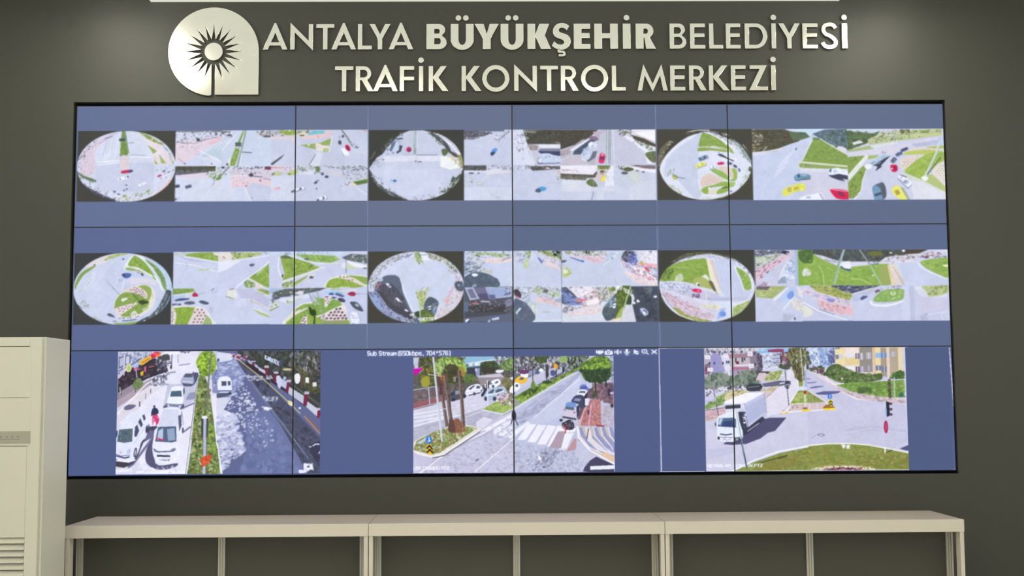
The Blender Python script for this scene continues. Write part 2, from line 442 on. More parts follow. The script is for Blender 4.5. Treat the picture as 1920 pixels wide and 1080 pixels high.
def feed_11():
    # fish-eye 1
    v = View(136,236,6.857,(142,244.4,327,377.6))
    v.B((66,66,64),30,50,1320,975)
    v.ell = (234.8,311.3,93,66.4)
    v.B(RL,0,0,1400,1000)
    v.B(RD,280,470,1040,840)
    v.S(PK,(60,480),(110,330),(280,210),(400,130),(470,110),(330,240),(270,350),(280,560),(200,640),(90,600))
    v.K(BUSY,150,((40,600),(60,420),(180,230),(330,150),(290,230),(160,350),(110,460),(90,620)),(6,22),.4,-50)
    v.K([(150,150,180),(120,122,150),(240,240,250)],45,((100,330),(270,330),(270,640),(110,620)),(5,11))
    v.L((196,176,204),10,(310,230),(490,120))
    v.L((110,114,150),9,(390,158),(490,128))
    v.L((150,155,185),6,(440,108),(545,98))
    v.L((190,198,228),8,(420,190),(370,380))
    v.L((235,240,255),8,(480,170),(440,400))
    v.L((235,240,255),8,(560,140),(530,400))
    v.P((120,150,84),(612,55),(655,55),(665,190),(600,190))
    v.P((124,160,64),(598,190),(664,190),(700,350),(684,375),(592,375))
    v.K([(150,184,80),(90,124,50)],36,((600,190),(660,190),(690,370),(598,370)),(7,16))
    v.L((150,176,150),12,(655,60),(700,350))
    v.L((92,112,104),7,(660,120),(706,350))
    v.B((74,84,90),575,158,655,192)
    v.L((110,116,140),6,(690,215),(765,212))
    v.K([(60,80,50),(240,244,240),(90,110,70)],16,((590,345),(706,345),(706,388),(590,388)),(7,14))
    v.B((232,218,226),598,388,712,558)
    v.L((206,190,204),5,(604,425),(706,425)); v.L((200,184,200),6,(660,482),(712,480)); v.L((228,200,200),5,(604,520),(706,520))
    v.L((150,160,185),6,(716,368),(930,380)); v.L(WH,14,(730,392),(1000,402)); v.L(WH,12,(280,470),(590,440)); v.L(WH,12,(290,500),(590,470))
    v.L((238,242,255),9,(1010,360),(1040,500))
    # right verge
    v.P((236,226,238),(760,60),(930,150),(1180,260),(1290,440),(1200,500),(1040,500),(1000,350),(930,180))
    v.S((148,172,86),(840,80),(960,120),(1080,190),(1160,250),(1060,215),(950,165))
    v.K([(170,196,84),(110,134,66),(230,234,190)],26,((850,85),(1150,220),(1120,250),(900,150)),(8,22),.4,32)
    v.P((150,182,84),(945,240),(1070,320),(1020,355))
    v.P((160,190,88),(1100,365),(1195,480),(1130,480)); v.P((170,196,100),(1040,430),(1090,490),(1045,490))
    v.K([(90,130,60),(200,214,140)],16,((1000,280),(1070,320),(1190,470),(1050,480)),(5,11))
    v.S((110,168,196),(1150,250),(1210,310),(1262,400),(1240,350),(1180,300))
    v.K([(84,120,70),(180,200,120),(220,190,190)],18,((1220,330),(1300,470),(1290,500),(1240,420)),(6,14))
    v.K(BUSY,40,((1050,560),(1300,480),(1290,600),(1150,640)),(5,14),.4,-25)
    v.L((110,114,140),6,(1180,665),(1300,560)); v.L((236,240,255),14,(1090,700),(1290,585))
    v.E((90,98,112),1165,578,24,10,-20); v.E((90,98,132),1228,592,14,9,-20)
    v.E((196,40,110),1108,640,30,12,-22)
    v.K([(110,114,140),WH],8,((1090,650),(1150,650),(1150,690),(1090,690)),(6,13))
    # cars in the middle
    v.S((198,48,88),(606,590),(640,570),(740,560),(760,580),(730,596),(630,608)); v.S((70,76,108),(700,572),(755,562),(762,584),(714,598))
    v.S(WH,(570,680),(590,660),(700,632),(718,650),(690,672),(600,694)); v.E((64,72,110),700,648,16,9,50); v.E((64,72,100),600,678,12,6,40); v.E((70,80,110),668,655,8,6)
    v.S((244,246,255),(832,760),(850,745),(930,720),(936,735),(860,770)); v.E((130,140,170),880,748,9,5)
    for x,y in ((532,840),(585,873),(690,808),(655,825),(682,758)):
        v.E((84,92,124),x,y,22 if x < 600 else 13,9,10)
    # lower rim
    v.S((100,122,92),(40,580),(140,640),(270,680),(290,720),(200,700),(90,640))
    v.K([(130,160,90),(210,216,230),(90,104,100)],26,((60,590),(270,680),(300,740),(120,680)),(7,18),.35,28)
    v.K(BUSY,90,((40,570),(120,680),(300,740),(560,860),(700,930),(640,985),(400,900),(120,760)),(7,24),.35,30)
    v.P((74,76,92),(90,720),(200,790),(420,900),(560,950),(480,1000),(60,820))
    v.K([(84,88,104),(60,62,74),(130,134,160),(226,200,220)],40,((100,720),(240,790),(560,940),(400,960),(100,800)),(8,20),.3,27)
    v.K(BUSYG + [(160,190,90)],80,((560,930),(700,880),(980,840),(1060,800),(1000,890),(760,985),(560,985)),(7,20),.5,-15)
    v.S((150,182,84),(636,890),(670,880),(690,905),(650,910)); v.S((140,170,90),(935,850),(960,825),(996,822),(960,855))
    v.S((244,222,216),(1030,880),(1120,830),(1250,680),(1265,700),(1150,860),(1040,905)); v.L((200,120,110),5,(1050,886),(1150,822),(1255,690))
    v.K([(240,232,238),(200,200,220),(226,190,200)],40,((980,800),(1160,690),(1290,560),(1270,680),(1130,840),(1000,890)),(7,22),.3,-38)
    # four flattened views
    v = View(136,236,6.857,(327,245,415,312.2))
    v.B(RL,1300,50,1930,530)
    v.P((232,216,232),(1310,220),(1920,120),(1920,190),(1700,290),(1560,400),(1450,500),(1310,440))
    v.P((236,200,214),(1700,240),(1920,130),(1920,190),(1800,240))
    v.B((120,124,140),1300,60,1930,84)
    v.K(BUSY,170,((1310,80),(1920,70),(1920,130),(1560,240),(1310,230)),(6,22),.4,0)
    v.K([(90,96,120),(60,64,80),(180,176,204)],44,((1310,90),(1860,90),(1820,170),(1310,230)),(5,17),.45)
    v.L((120,120,150),6,(1320,215),(1560,230),(1700,180),(1860,150))
    v.E((66,74,76),1605,185,24,20); v.E((100,104,130),1835,110,16,22)
    v.K([(110,112,146),(150,148,180)],34,((1400,260),(1700,290),(1640,400),(1480,330),(1330,300)),(4,12),.5)
    v.L((120,124,156),6,(1430,492),(1530,430)); v.L((120,124,150),5,(1350,420),(1440,492)); v.E((90,94,120),1438,490,11)
    v.P((196,214,232),(1640,400),(1920,190),(1920,470),(1840,400))
    v.L(WH,12,(1640,330),(1920,470)); v.L(WH,8,(1820,300),(1920,210)); v.L(WH,9,(1540,440),(1800,520)); v.L((232,240,250),8,(1850,330),(1920,250)); v.E((130,144,170),1785,492,18,8)
    v.P((214,220,246),(1480,430),(1600,410),(1760,525),(1420,525))
    v.K([WH,(150,150,190)],16,((1310,410),(1430,500),(1420,525),(1310,525)),(5,12))
    v.clip = (327,312.2,415,378)
    v.B(RL,1300,520,1930,990)
    v.B((78,80,66),1300,520,1830,585)
    v.P((104,106,116),(1310,575),(1800,560),(1700,610),(1600,635),(1310,625))
    v.K([(60,62,50),(96,100,80),(110,112,120)],60,((1310,525),(1820,525),(1720,600),(1310,610)),(8,22),.5,80)
    v.L((110,112,160),10,(1310,628),(1400,632)); v.P((230,216,236),(1310,640),(1700,600),(1740,640),(1620,680),(1310,650))
    v.K(BUSYG,80,((1700,600),(1920,525),(1920,640),(1780,680)),(7,20),.4,-30)
    v.P((118,160,70),(1815,700),(1890,625),(1925,600),(1925,660),(1880,700)); v.P((180,204,130),(1735,660),(1760,630),(1810,650),(1780,670))
    v.L((70,84,60),9,(1800,690),(1840,640)); v.L((110,110,120),5,(1815,700),(1808,745),(1765,790))
    v.car((104,112,138),1480,780,80,34,-15); v.car((80,86,124),1330,775,72,34,-5)
    v.L((206,210,236),6,(1310,690),(1600,730)); v.L((210,214,238),5,(1560,700),(1740,690))
    v.P((220,222,236),(1740,790),(1920,700),(1920,780)); v.P((100,104,160),(1310,935),(1330,920),(1330,960),(1310,955)); v.L((140,144,190),6,(1345,945),(1362,925))
    # second crop
    v = View(414,236,6.857,(414,245,507.4,312.2))
    v.B((208,219,242),-10,50,650,530)
    v.L(WH,8,(0,330),(160,150)); v.L((228,232,248),10,(60,240),(220,90)); v.L((190,196,220),7,(0,200),(190,85))
    v.K([(80,84,76),(60,66,60),(206,190,206)],30,((0,65),(110,68),(120,95),(0,110)),(8,22),.4)
    v.K([(236,214,226),(244,244,255),(120,110,130)],22,((0,100),(140,95),(130,150),(0,170)),(8,22),.35)
    v.E((90,84,96),100,127,34,9)
    v.P((150,186,96),(280,65),(312,65),(250,220),(180,260),(206,300),(240,270),(205,400),(180,520),(98,520),(150,380),(205,240))
    v.P((130,168,80),(280,65),(318,65),(230,230),(205,230)); v.P((136,172,76),(180,290),(240,320),(180,515),(95,515))
    v.K([(104,136,56),(170,198,96),(214,222,190)],46,((175,300),(240,320),(190,515),(105,515)),(7,15))
    v.B((96,104,104),178,218,258,270); v.L((70,80,76),8,(178,222),(258,222))
    v.L((150,172,168),18,(318,65),(275,240),(215,520)); v.L((232,240,250),8,(298,70),(250,220)); v.L(WH,9,(266,300),(240,520)); v.L((110,130,120),6,(312,100),(262,330),(206,515))
    v.L((96,104,116),11,(268,342),(395,352)); v.P((236,236,240),(98,430),(130,400),(110,520),(80,520)); v.E((70,74,84),80,500,16,12)
    v.P((222,214,226),(430,70),(640,100),(640,170),(520,150))
    v.K([(76,80,72),(70,72,84),(226,222,234)],46,((450,65),(645,68),(645,140),(560,150),(470,110)),(7,22),.45)
    v.E((84,84,100),590,143,52,13); v.L((222,228,248),8,(480,130),(520,310))
    v = View(414,236,6.857,(507.4,245,689.5,312.2))
    v.B((206,212,236),630,50,1900,530)
    v.B((222,214,228),640,130,960,190); v.P((230,214,218),(640,150),(960,160),(960,240),(900,190))
    v.K([(80,84,76),(96,104,80),(230,230,234)],40,((640,65),(800,65),(900,130),(640,150)),(8,24),.45)
    v.P((80,84,94),(645,490),(820,370),(780,420),(668,510),(645,505))
    v.P((150,178,70),(720,70),(960,66),(960,130),(830,132)); v.K([(176,204,90),(120,146,60)],26,((740,72),(950,72),(950,125),(840,128)),(8,22),.4); v.E((245,250,230),882,72,10)
    v.K([(74,80,56),(90,104,60),(226,220,210)],40,((965,68),(1180,68),(1130,110),(960,110)),(8,20))
    v.S((226,220,196),(980,130),(1060,90),(1100,130),(1060,158),(1000,150)); v.E((110,106,84),1040,135,34,10)
    v.P((108,190,206),(1180,75),(1330,78),(1330,112),(1240,118),(1110,135)); v.L((150,214,226),9,(1140,110),(1330,95))
    v.P((236,208,214),(1060,140),(1330,110),(1430,80),(1430,150),(1330,170),(1060,180)); v.P((230,206,220),(1350,80),(1440,70),(1425,170),(1330,150)); v.L((190,100,120),6,(1240,135),(1255,165))
    v.P((150,182,88),(1010,260),(1215,240),(1222,315)); v.P((152,184,86),(1262,236),(1415,172),(1408,264),(1300,258)); v.E((160,196,96),1346,322,38,27); v.E((236,242,190),1350,325,14,12)
    v.E((240,244,200),1130,262,14,12); v.K([(104,140,60),(210,220,150)],30,((1080,250),(1400,200),(1400,262),(1215,305)),(6,12))
    v.P((238,228,224),(1220,230),(1262,238),(1300,262),(1385,268),(1380,350),(1222,320)); v.K([(210,180,180),(200,206,160)],12,((1225,240),(1300,270),(1290,320),(1230,310)),(4,8)); v.E((160,196,96),1348,324,34,24); v.E((236,242,190),1352,325,12,10)
    v.L(WH,9,(1428,150),(1392,350)); v.P((222,228,244),(1230,345),(1310,360),(1265,520),(1150,520)); v.L((110,118,136),8,(1218,380),(1130,515))
    v.L((100,110,112),12,(1550,68),(1620,160),(1690,270)); v.L((150,170,150),6,(1572,80),(1650,180))
    v.K([(240,244,246),(100,110,110),(150,160,150)],30,((1620,170),(1690,190),(1780,300),(1700,300)),(6,14)); v.E((110,116,130),1748,288,22,10,50)
    v.E((84,90,112),1568,148,18,17); v.S((70,76,90),(1508,215),(1530,195),(1550,225),(1542,252),(1518,250)); v.L((120,130,160),8,(1524,150),(1524,170))
    v.S((206,38,90),(1598,270),(1620,255),(1650,275),(1666,320),(1650,335),(1612,320)); v.P((120,40,80),(1612,285),(1640,280),(1656,312),(1626,318))
    v.S(WH,(1552,310),(1590,300),(1640,350),(1652,390),(1600,400),(1560,350)); v.L((140,156,190),7,(1548,330),(1590,410)); v.L((170,180,206),5,(1600,390),(1648,385))
    v.L((222,200,214),12,(1780,68),(1893,100)); v.L((180,140,170),8,(1830,70),(1893,82)); v.L((206,180,196),7,(1790,370),(1820,395),(1870,375)); v.L((216,222,240),8,(1680,300),(1893,400))
    v.clip = (414,312.2,507.4,378)
    v.B(RL,-10,520,650,990)
    v.P((238,214,226),(125,640),(640,690),(640,790),(400,730),(330,795),(125,795)); v.P((222,212,232),(130,560),(650,560),(650,690),(130,650))
    v.K(BUSY,130,((0,525),(650,525),(650,610),(300,650),(120,640),(60,580),(0,620)),(7,22),.35,3)
    v.L((96,112,90),11,(0,640),(60,570),(100,522)); v.E((70,74,96),20,540,22,14); v.E((110,118,150),55,625,11,9)
    v.K([(70,74,96),(100,104,130)],18,((140,525),(560,530),(560,552),(140,560)),(10,34),.4,2); v.P((110,64,90),(560,528),(640,530),(640,570),(560,566))
    v.E((64,72,76),385,636,27,24); v.L((90,96,120),10,(400,650),(530,662)); v.L((130,124,150),7,(540,680),(640,700)); v.L((250,250,255),8,(130,648),(340,640))
    v.K([(120,116,150),(170,160,190),(236,236,250)],60,((130,650),(370,650),(350,790),(140,790)),(5,13)); v.E((120,110,150),505,706,11,16); v.L((130,70,110),10,(315,785),(332,768)); v.E((120,124,170),258,828,10,13)
    v.P(RD,(400,735),(640,790),(640,985),(380,985),(330,800)); v.L(WH,9,(300,800),(390,985)); v.B((214,222,246),180,800,300,985); v.E((130,134,170),402,930,9,12)
    for y in (830,880,930):
        v.L((214,218,240),7,(400,y),(640,y + 8))
    v.clip = (507.4,312.2,689.5,378)
    v.B(RD,630,520,1900,990)
    v.B((218,224,246),640,640,960,985); v.P((226,214,232),(640,525),(960,525),(960,600),(640,600)); v.P((240,210,218),(640,530),(780,530),(780,555),(640,560)); v.L((190,110,130),7,(650,540),(775,548))
    v.S((200,206,170),(650,620),(740,590),(790,640),(650,650)); v.P((190,204,130),(840,610),(960,565),(1000,590),(950,640),(860,645)); v.E((110,130,70),880,628,20,9); v.E((90,96,96),668,625,22,10,-25)
    v.K(BUSY,40,((780,540),(960,530),(940,580),(800,600)),(6,16),.4)
    v.K(BUSYG + [(70,76,90),(70,76,90)],90,((970,525),(1300,525),(1280,620),(1000,620)),(7,18),.7,80); v.P((222,228,244),(1000,600),(1200,580),(1200,640),(1000,630))
    v.P((110,130,80),(1210,530),(1270,530),(1262,600),(1230,610)); v.K([(74,76,60),(90,94,80),(120,122,130)],60,((1300,525),(1890,525),(1890,590),(1680,590),(1560,580)),(8,22),.4,12)
    v.P((216,214,232),(1310,560),(1560,600),(1600,660),(1400,640)); v.K(BUSY + [(200,214,120)],100,((1560,590),(1890,590),(1890,690),(1660,720),(1560,680)),(7,20),.4,8)
    v.E((76,84,108),1303,626,19,18); v.S((70,78,96),(1335,655),(1360,645),(1385,662),(1370,678),(1340,675)); v.car((90,96,120),1218,735,44,26,-40); v.E((130,134,160),1250,710,14,9)
    v.E((90,96,130),1230,815,11,13,a=.8); v.P((90,134,60),(1700,730),(1885,685),(1885,745),(1750,770)); v.L((200,214,170),10,(1640,735),(1885,690)); v.P((232,218,220),(1620,770),(1690,730),(1780,790),(1720,790)); v.L((110,120,130),9,(1590,755),(1620,775),(1660,735))
    v.K([WH,(180,180,210)],16,((1540,750),(1640,700),(1680,740),(1580,790)),(6,12)); v.L((228,234,250),16,(1740,800),(1885,900)); v.E((150,154,186),1545,780,12,7)
    v.P((238,196,204),(680,798),(770,798),(770,830),(680,832)); v.E((170,164,190),740,800,14,8)
    v.car(WH,990,825,170,34,-15,g=(74,80,110)); v.E((90,96,120),918,850,14,16); v.car(WH,1296,942,130,46,-22,g=(90,98,130)); v.E((90,96,120),1245,962,16,13); v.car((236,240,250),665,980,70,26,0)


def feed_12():
    v = View(686,236,6.857,(691,245.4,870,377.4))
    v.B((62,63,60),20,55,1270,980)
    v.P((92,94,84),(40,460),(110,330),(130,360),(90,420)); v.P((58,66,50),(200,200),(340,120),(400,150),(300,230))
    v.ell = (780,311.2,88.5,66)
    v.P(RD,(40,560),(140,420),(205,380),(420,130),(560,75),(730,70),(960,130),(1120,190),(1220,330),(1256,500),(1250,580),(1150,780),(900,930),(640,990),(420,930),(200,820))
    v.B((212,219,244),230,570,1000,900)
    v.K([(84,86,84),(60,62,56),(130,134,150)],36,((205,300),(360,120),(500,90),(470,140),(340,190),(250,300),(210,380)),(10,26),.5,-45)
    v.K([(236,240,255),(100,104,140),(160,166,200)],50,((215,390),(300,230),(400,180),(470,180),(430,350),(300,380)),(9,26),.45,-55)
    v.L((70,74,100),15,(350,180),(490,175)); v.P((100,118,150),(300,330),(330,240),(390,200),(370,260),(340,340)); v.P((206,220,246),(330,340),(370,260),(440,240),(430,290),(400,345)); v.P((66,72,90),(430,260),(470,270),(450,340),(400,370),(390,350),(430,320))
    v.E((196,52,110),552,318,36,36); v.E((120,50,96),560,330,22,18)
    v.P((205,212,232),(480,130),(610,80),(600,370),(500,390),(470,300)); v.E((196,52,110),552,318,34,34); v.E((120,50,96),560,330,22,18)
    for x in (618,632,645):
        v.L((120,140,120),5,(x,70),(x + 2,380))
    v.L((90,150,80),7,(616,250),(626,360)); v.L(WH,6,(660,80),(656,380)); v.L((110,116,128),7,(650,388),(920,388)); v.L((160,166,190),5,(480,382),(620,372))
    v.P((226,230,248),(220,400),(960,398),(970,470),(230,470)); v.B((214,222,236),640,400,665,500); v.L((90,96,110),12,(672,476),(716,474)); v.E((130,136,150),640,468,16,9)
    for i in range(6):
        v.L((226,230,250),9,(270 + i * 25,470),(262 + i * 25,570)); v.L(WH,7,(700 + i * 38,405),(706 + i * 38,460))
    v.K(BUSY,50,((40,540),(130,420),(240,420),(220,520),(90,560)),(7,20),.4,-20)
    v.S((74,82,84),(820,90),(950,160),(1050,250),(1100,350),(1080,370),(1000,270),(860,150)); v.K([(96,104,100),(236,240,240),(110,124,90)],46,((760,80),(900,100),(1010,230),(1000,300),(880,200)),(8,20),.4,40)
    v.S((238,240,255),(900,110),(1040,160),(1150,260),(1230,380),(1200,380),(1080,260),(960,160)); v.L((120,120,140),6,(930,130),(1080,215),(1200,350))
    v.S((98,108,74),(975,320),(1040,310),(1060,350),(1020,400),(990,390)); v.S((90,84,72),(1080,340),(1160,370),(1190,420),(1120,400)); v.S((150,160,90),(1190,390),(1240,400),(1250,540),(1220,540),(1200,460)); v.P((236,222,232),(1050,400),(1180,430),(1200,520),(1080,470))
    v.S((236,228,90),(1065,450),(1100,425),(1120,450),(1095,475)); v.K([(150,120,90),(236,236,150),(90,100,60),(196,170,180)],30,((1100,430),(1230,430),(1240,560),(1130,520)),(6,15)); v.P((238,242,244),(960,400),(1060,400),(1220,550),(1080,575),(960,540)); v.K([(238,242,244),(150,160,100),(236,228,110)],26,((1050,410),(1180,410),(1240,540),(1150,540)),(7,16))
    v.S((60,110,190),(346,715),(370,700),(398,718),(370,732)); v.E((150,190,220),325,712,16,10); v.E((150,206,250),345,740,28,7,0,.6)
    v.K([(190,196,214),(150,156,170),WH],30,((940,760),(1010,720),(1000,820),(940,830)),(6,16),.4,-50)
    v.S((80,90,88),(1090,730),(1120,660),(1150,680),(1200,640),(1250,580),(1230,690),(1150,780),(1000,860),(960,860),(1100,780)); v.K([(90,96,70),(238,240,244),(60,70,66),(190,204,170)],60,((940,860),(1100,740),(1240,600),(1240,680),(1120,800),(960,900)),(8,24),.35,-38)
    v.K(BUSY,70,((560,920),(700,910),(960,860),(1000,880),(860,940),(700,985),(580,980)),(6,18),.5,60); v.L((230,234,240),10,(900,925),(1100,830),(1200,700))
    v.S((84,90,92),(60,640),(200,780),(420,900),(540,960),(520,975),(340,930),(150,820),(70,720)); v.K([(120,124,130),(226,230,250),(66,70,72),(180,184,204)],70,((40,590),(180,720),(430,900),(540,965),(330,900),(120,770)),(8,22),.3,36)
    v.K([(170,170,200),(110,110,150),WH],34,((50,610),(220,700),(200,740),(80,680)),(6,15),.4,30)
    v = View(686,236,6.857,(870,245,961,311.2))
    v.B(RD,1255,50,1910,520)
    v.P((96,98,112),(1260,75),(1640,100),(1500,150),(1370,190),(1260,185)); v.K([(70,72,84),(230,220,236),(120,124,140),(90,90,96)],60,((1265,78),(1660,100),(1560,140),(1380,185),(1265,180)),(8,26),.35,2)
    v.B((100,108,130),1255,60,1780,84); v.K(BUSY,60,((1640,140),(1860,65),(1870,90),(1710,220),(1660,200)),(6,18),.4,-38); v.L((110,116,130),9,(1700,200),(1850,80)); v.L((190,196,212),6,(1265,190),(1560,140))
    v.S((96,150,226),(1625,320),(1660,300),(1690,310),(1660,370),(1615,360)); v.S((64,74,92),(1605,355),(1650,345),(1660,360),(1630,395),(1606,388))
    v.clip = (870,311.2,961,377)
    v.B(RD,1255,515,1910,980)
    v.B((86,88,92),1255,518,1550,580); v.K([(60,62,66),(120,122,130)],30,((1265,520),(1545,525),(1540,600),(1265,580)),(10,26),.3,3); v.B((230,232,246),1255,588,1560,612); v.E((90,94,130),1355,618,36,10); v.E((90,94,130),1450,618,16,8)
    v.K(BUSY,70,((1550,522),(1900,522),(1900,580),(1600,600)),(6,20),.5,-30); v.P((228,228,244),(1500,600),(1640,560),(1900,590),(1900,610),(1560,640)); v.L((226,230,240),10,(1600,620),(1480,730))
    v.K([(190,200,190),(160,170,150),(236,238,240)],22,((1265,640),(1370,650),(1380,790),(1265,790)),(8,22),.4,0); v.E((190,200,196),1465,755,44,26); v.E((214,222,226),1465,750,30,14); v.E((120,130,130),1360,728,13,10)
    v.B((216,222,244),1255,800,1910,980); v.E((196,200,230),1690,925,24,10)
    v = View(960,236,6.857,(961,245,1051,311.2))
    v.B(RD,0,50,640,520)
    v.P((226,230,250),(15,65),(140,65),(190,230),(300,515),(15,515)); v.K(BUSY,90,((15,70),(150,75),(200,250),(210,330),(30,350)),(6,20),.4,80)
    v.P((76,76,68),(140,65),(640,65),(640,250),(200,250)); v.K([(60,60,54),(92,92,84),(84,84,96)],60,((150,70),(630,70),(630,240),(210,240)),(12,34),.5); v.P((130,132,126),(140,70),(320,80),(300,110),(150,105)); v.K([(240,244,250),(190,196,196)],14,((150,60),(220,180),(200,200),(130,100)),(6,16),.5,60)
    v.P((160,150,156),(200,250),(340,270),(330,330),(230,330)); v.K([(206,190,180),(110,100,106)],18,((200,250),(330,270),(330,330),(220,320)),(6,15))
    v.P((230,232,246),(330,250),(620,255),(620,305),(370,310)); v.P((130,134,156),(360,305),(620,305),(620,345),(340,340)); v.P((62,70,106),(330,340),(620,342),(620,400),(400,395)); v.L((220,190,200),8,(560,225),(618,238))
    v.P((206,218,244),(370,370),(470,365),(560,400),(620,405),(620,485),(400,490)); v.K([(110,124,160),(240,246,255)],22,((380,370),(560,385),(600,440),(400,450)),(8,20),.4,10); v.E((150,160,176),350,465,42,44); v.E((226,232,250),362,458,26,30); v.L((90,98,130),10,(330,500),(620,492))
    v.P((206,206,226),(200,330),(330,360),(320,515),(290,515)); v.L(WH,8,(230,330),(290,500)); v.E((170,174,210),145,435,9,14)
    v.clip = (1051,245,1229.4,311.2)
    v.B(RD,620,50,1850,520)
    v.P((76,74,68),(620,65),(1110,65),(1000,160),(860,240),(620,320)); v.K([(66,64,54),(90,86,78)],46,((630,70),(1090,70),(960,170),(630,300)),(12,32),.5)
    v.P((196,186,204),(1040,95),(1160,70),(1250,65),(1230,500),(1020,515),(900,480),(1080,400),(1110,220)); v.P((204,206,228),(1130,130),(1230,70),(1225,510),(1060,515))
    v.P((176,166,174),(625,330),(760,290),(900,190),(980,190),(700,390),(625,400)); v.P((232,234,250),(740,320),(960,190),(990,200),(820,330),(760,335)); v.P((76,90,112),(800,330),(990,200),(1060,160),(1120,190),(1000,240),(880,380),(780,380)); v.K([(96,104,112),(60,66,96)],20,((800,340),(1000,220),(980,280),(880,370)),(8,20),.4,-38)
    v.P((210,222,246),(890,370),(930,300),(990,320),(1060,290),(1080,320),(1000,420),(960,450),(890,430)); v.K([(226,234,255),(130,144,186),(176,190,220)],40,((890,330),(1000,240),(1100,230),(1080,310),(930,440)),(8,24),.5,-38); v.S(WH,(980,250),(1020,215),(1045,240),(1000,280)); v.S((226,230,246),(1050,250),(1090,235),(1100,270),(1060,300)); v.P((110,116,134),(1040,340),(1095,335),(1070,420),(990,470),(940,470),(1000,430)); v.L(WH,10,(900,440),(960,470))
    v.P((206,200,216),(630,470),(760,385),(890,385),(890,440),(1000,500),(630,515)); v.K([(140,130,140),(96,90,100),(226,220,230)],24,((625,380),(760,360),(700,430),(625,440)),(8,22),.3,-30); v.L((176,176,200),6,(640,510),(1000,518)); v.P((140,116,140),(1000,140),(1080,150),(1120,190),(1060,200),(990,180))
    v.S((216,40,100),(1112,470),(1130,380),(1160,362),(1196,395),(1180,480),(1140,494)); v.P((110,60,96),(1124,440),(1134,410),(1192,415),(1182,450)); v.E((250,150,170),1160,385,20,16); v.E((226,50,110),1145,470,30,16)
    v.P((206,208,230),(1270,65),(1340,65),(1700,380),(1720,515),(1275,515))
    for x in (1222,1246,1266):
        v.L((110,130,116),7,(x,65),(x - 6,500))
    v.L((234,240,250),10,(1234,65),(1222,500)); v.L((226,232,246),10,(1300,65),(1316,515)); v.L((120,150,80),6,(1222,240),(1215,300))
    v.P((238,238,252),(1330,65),(1848,60),(1848,500),(1740,500),(1700,340),(1440,160)); v.K([(70,78,66),(110,130,84),(240,240,250),(80,80,110)],60,((1340,65),(1540,66),(1530,160),(1400,150)),(8,22)); v.P((206,196,206),(1520,90),(1848,90),(1848,240),(1600,140)); v.P((246,246,255),(1540,100),(1848,80),(1848,225)); v.P((84,80,70),(1540,130),(1700,180),(1848,250),(1848,290),(1680,240),(1560,180)); v.K([(110,130,110),(200,212,216),(84,96,70)],60,((1560,190),(1700,230),(1840,320),(1780,340),(1620,250)),(8,24),.4,30)
    v.S((104,116,82),(1710,380),(1760,350),(1850,350),(1850,480),(1780,470)); v.K([(80,92,56),(130,144,96),(150,150,170)],24,((1715,370),(1845,360),(1845,480),(1780,470)),(8,20)); v.K([(150,152,180),(234,236,250)],24,((1340,120),(1500,160),(1720,330),(1640,330)),(6,14),.5,40)
    v.clip = (961,311.2,1051,377)
    v.B(RD,0,515,640,980); v.K(BUSY,40,((10,522),(220,522),(240,570),(10,600)),(7,20),.5,70); v.P((82,82,80),(200,530),(620,530),(620,570),(420,580),(270,590)); v.K([(60,60,56),(130,124,130),(190,180,190)],44,((150,522),(620,530),(620,575),(260,585)),(9,26),.35,5); v.E((110,70,90),470,535,24,8); v.E((230,232,246),465,560,30,8)
    v.P((222,214,226),(540,580),(620,590),(620,660),(560,640)); v.K([(150,148,160),(120,130,84),(236,240,246)],22,((550,590),(660,600),(660,740),(560,700)),(6,16)); v.L((190,194,216),7,(440,740),(600,745),(650,715)); v.E((140,144,160),640,710,18,26,30)
    v.S((84,160,216),(335,830),(365,795),(430,800),(440,825),(400,850)); v.S((84,96,126),(295,845),(335,812),(370,835),(370,860),(330,868))
    v.clip = (1051,311.2,1230.6,377)
    v.B((210,216,238),620,515,1860,980); v.P((240,236,250),(620,520),(1100,520),(1080,600),(1050,640),(620,620)); v.K([(206,196,206),(180,170,176),WH],30,((640,560),(860,580),(860,610),(640,600)),(8,30),.25,5)
    v.P((96,92,86),(625,620),(1040,640),(1090,590),(1100,640),(1060,680),(880,680),(625,660)); v.P((110,112,96),(625,655),(960,680),(950,710),(800,700),(625,690)); v.K([(76,80,60),(140,140,124),(120,124,130)],50,((630,640),(960,660),(940,705),(630,690)),(9,22),.5)
    v.P((222,227,243),(640,700),(950,710),(1000,790),(1100,800),(1300,800),(1310,850),(640,850)); v.S((106,118,74),(955,740),(990,700),(1040,700),(1100,780),(1060,795),(1000,780)); v.K([(76,86,52),(140,152,100)],16,((965,720),(1050,710),(1085,785),(1000,775)),(8,18))
    v.P((110,130,70),(1100,520),(1270,520),(1250,570),(1110,570)); v.P((226,206,216),(1080,640),(1200,590),(1290,600),(1200,740),(1090,720)); v.K([(90,90,60),(236,224,120),(200,150,160),(160,200,110)],50,((1100,530),(1270,540),(1280,620),(1190,700),(1120,620)),(7,17)); v.S((236,228,80),(1150,690),(1190,650),(1210,680),(1180,725),(1155,715)); v.E((90,80,60),1160,598,26,14)
    v.P((232,236,252),(1210,640),(1280,520),(1310,520),(1310,790),(1190,790)); v.K([(200,204,222),WH,(160,164,180)],26,((1200,660),(1300,620),(1310,790),(1200,780)),(6,16),.4,80); v.L((120,124,150),7,(1050,850),(1020,965)); v.B((218,228,244),1090,850,1180,965); v.L((170,176,200),5,(1045,720),(1048,850))
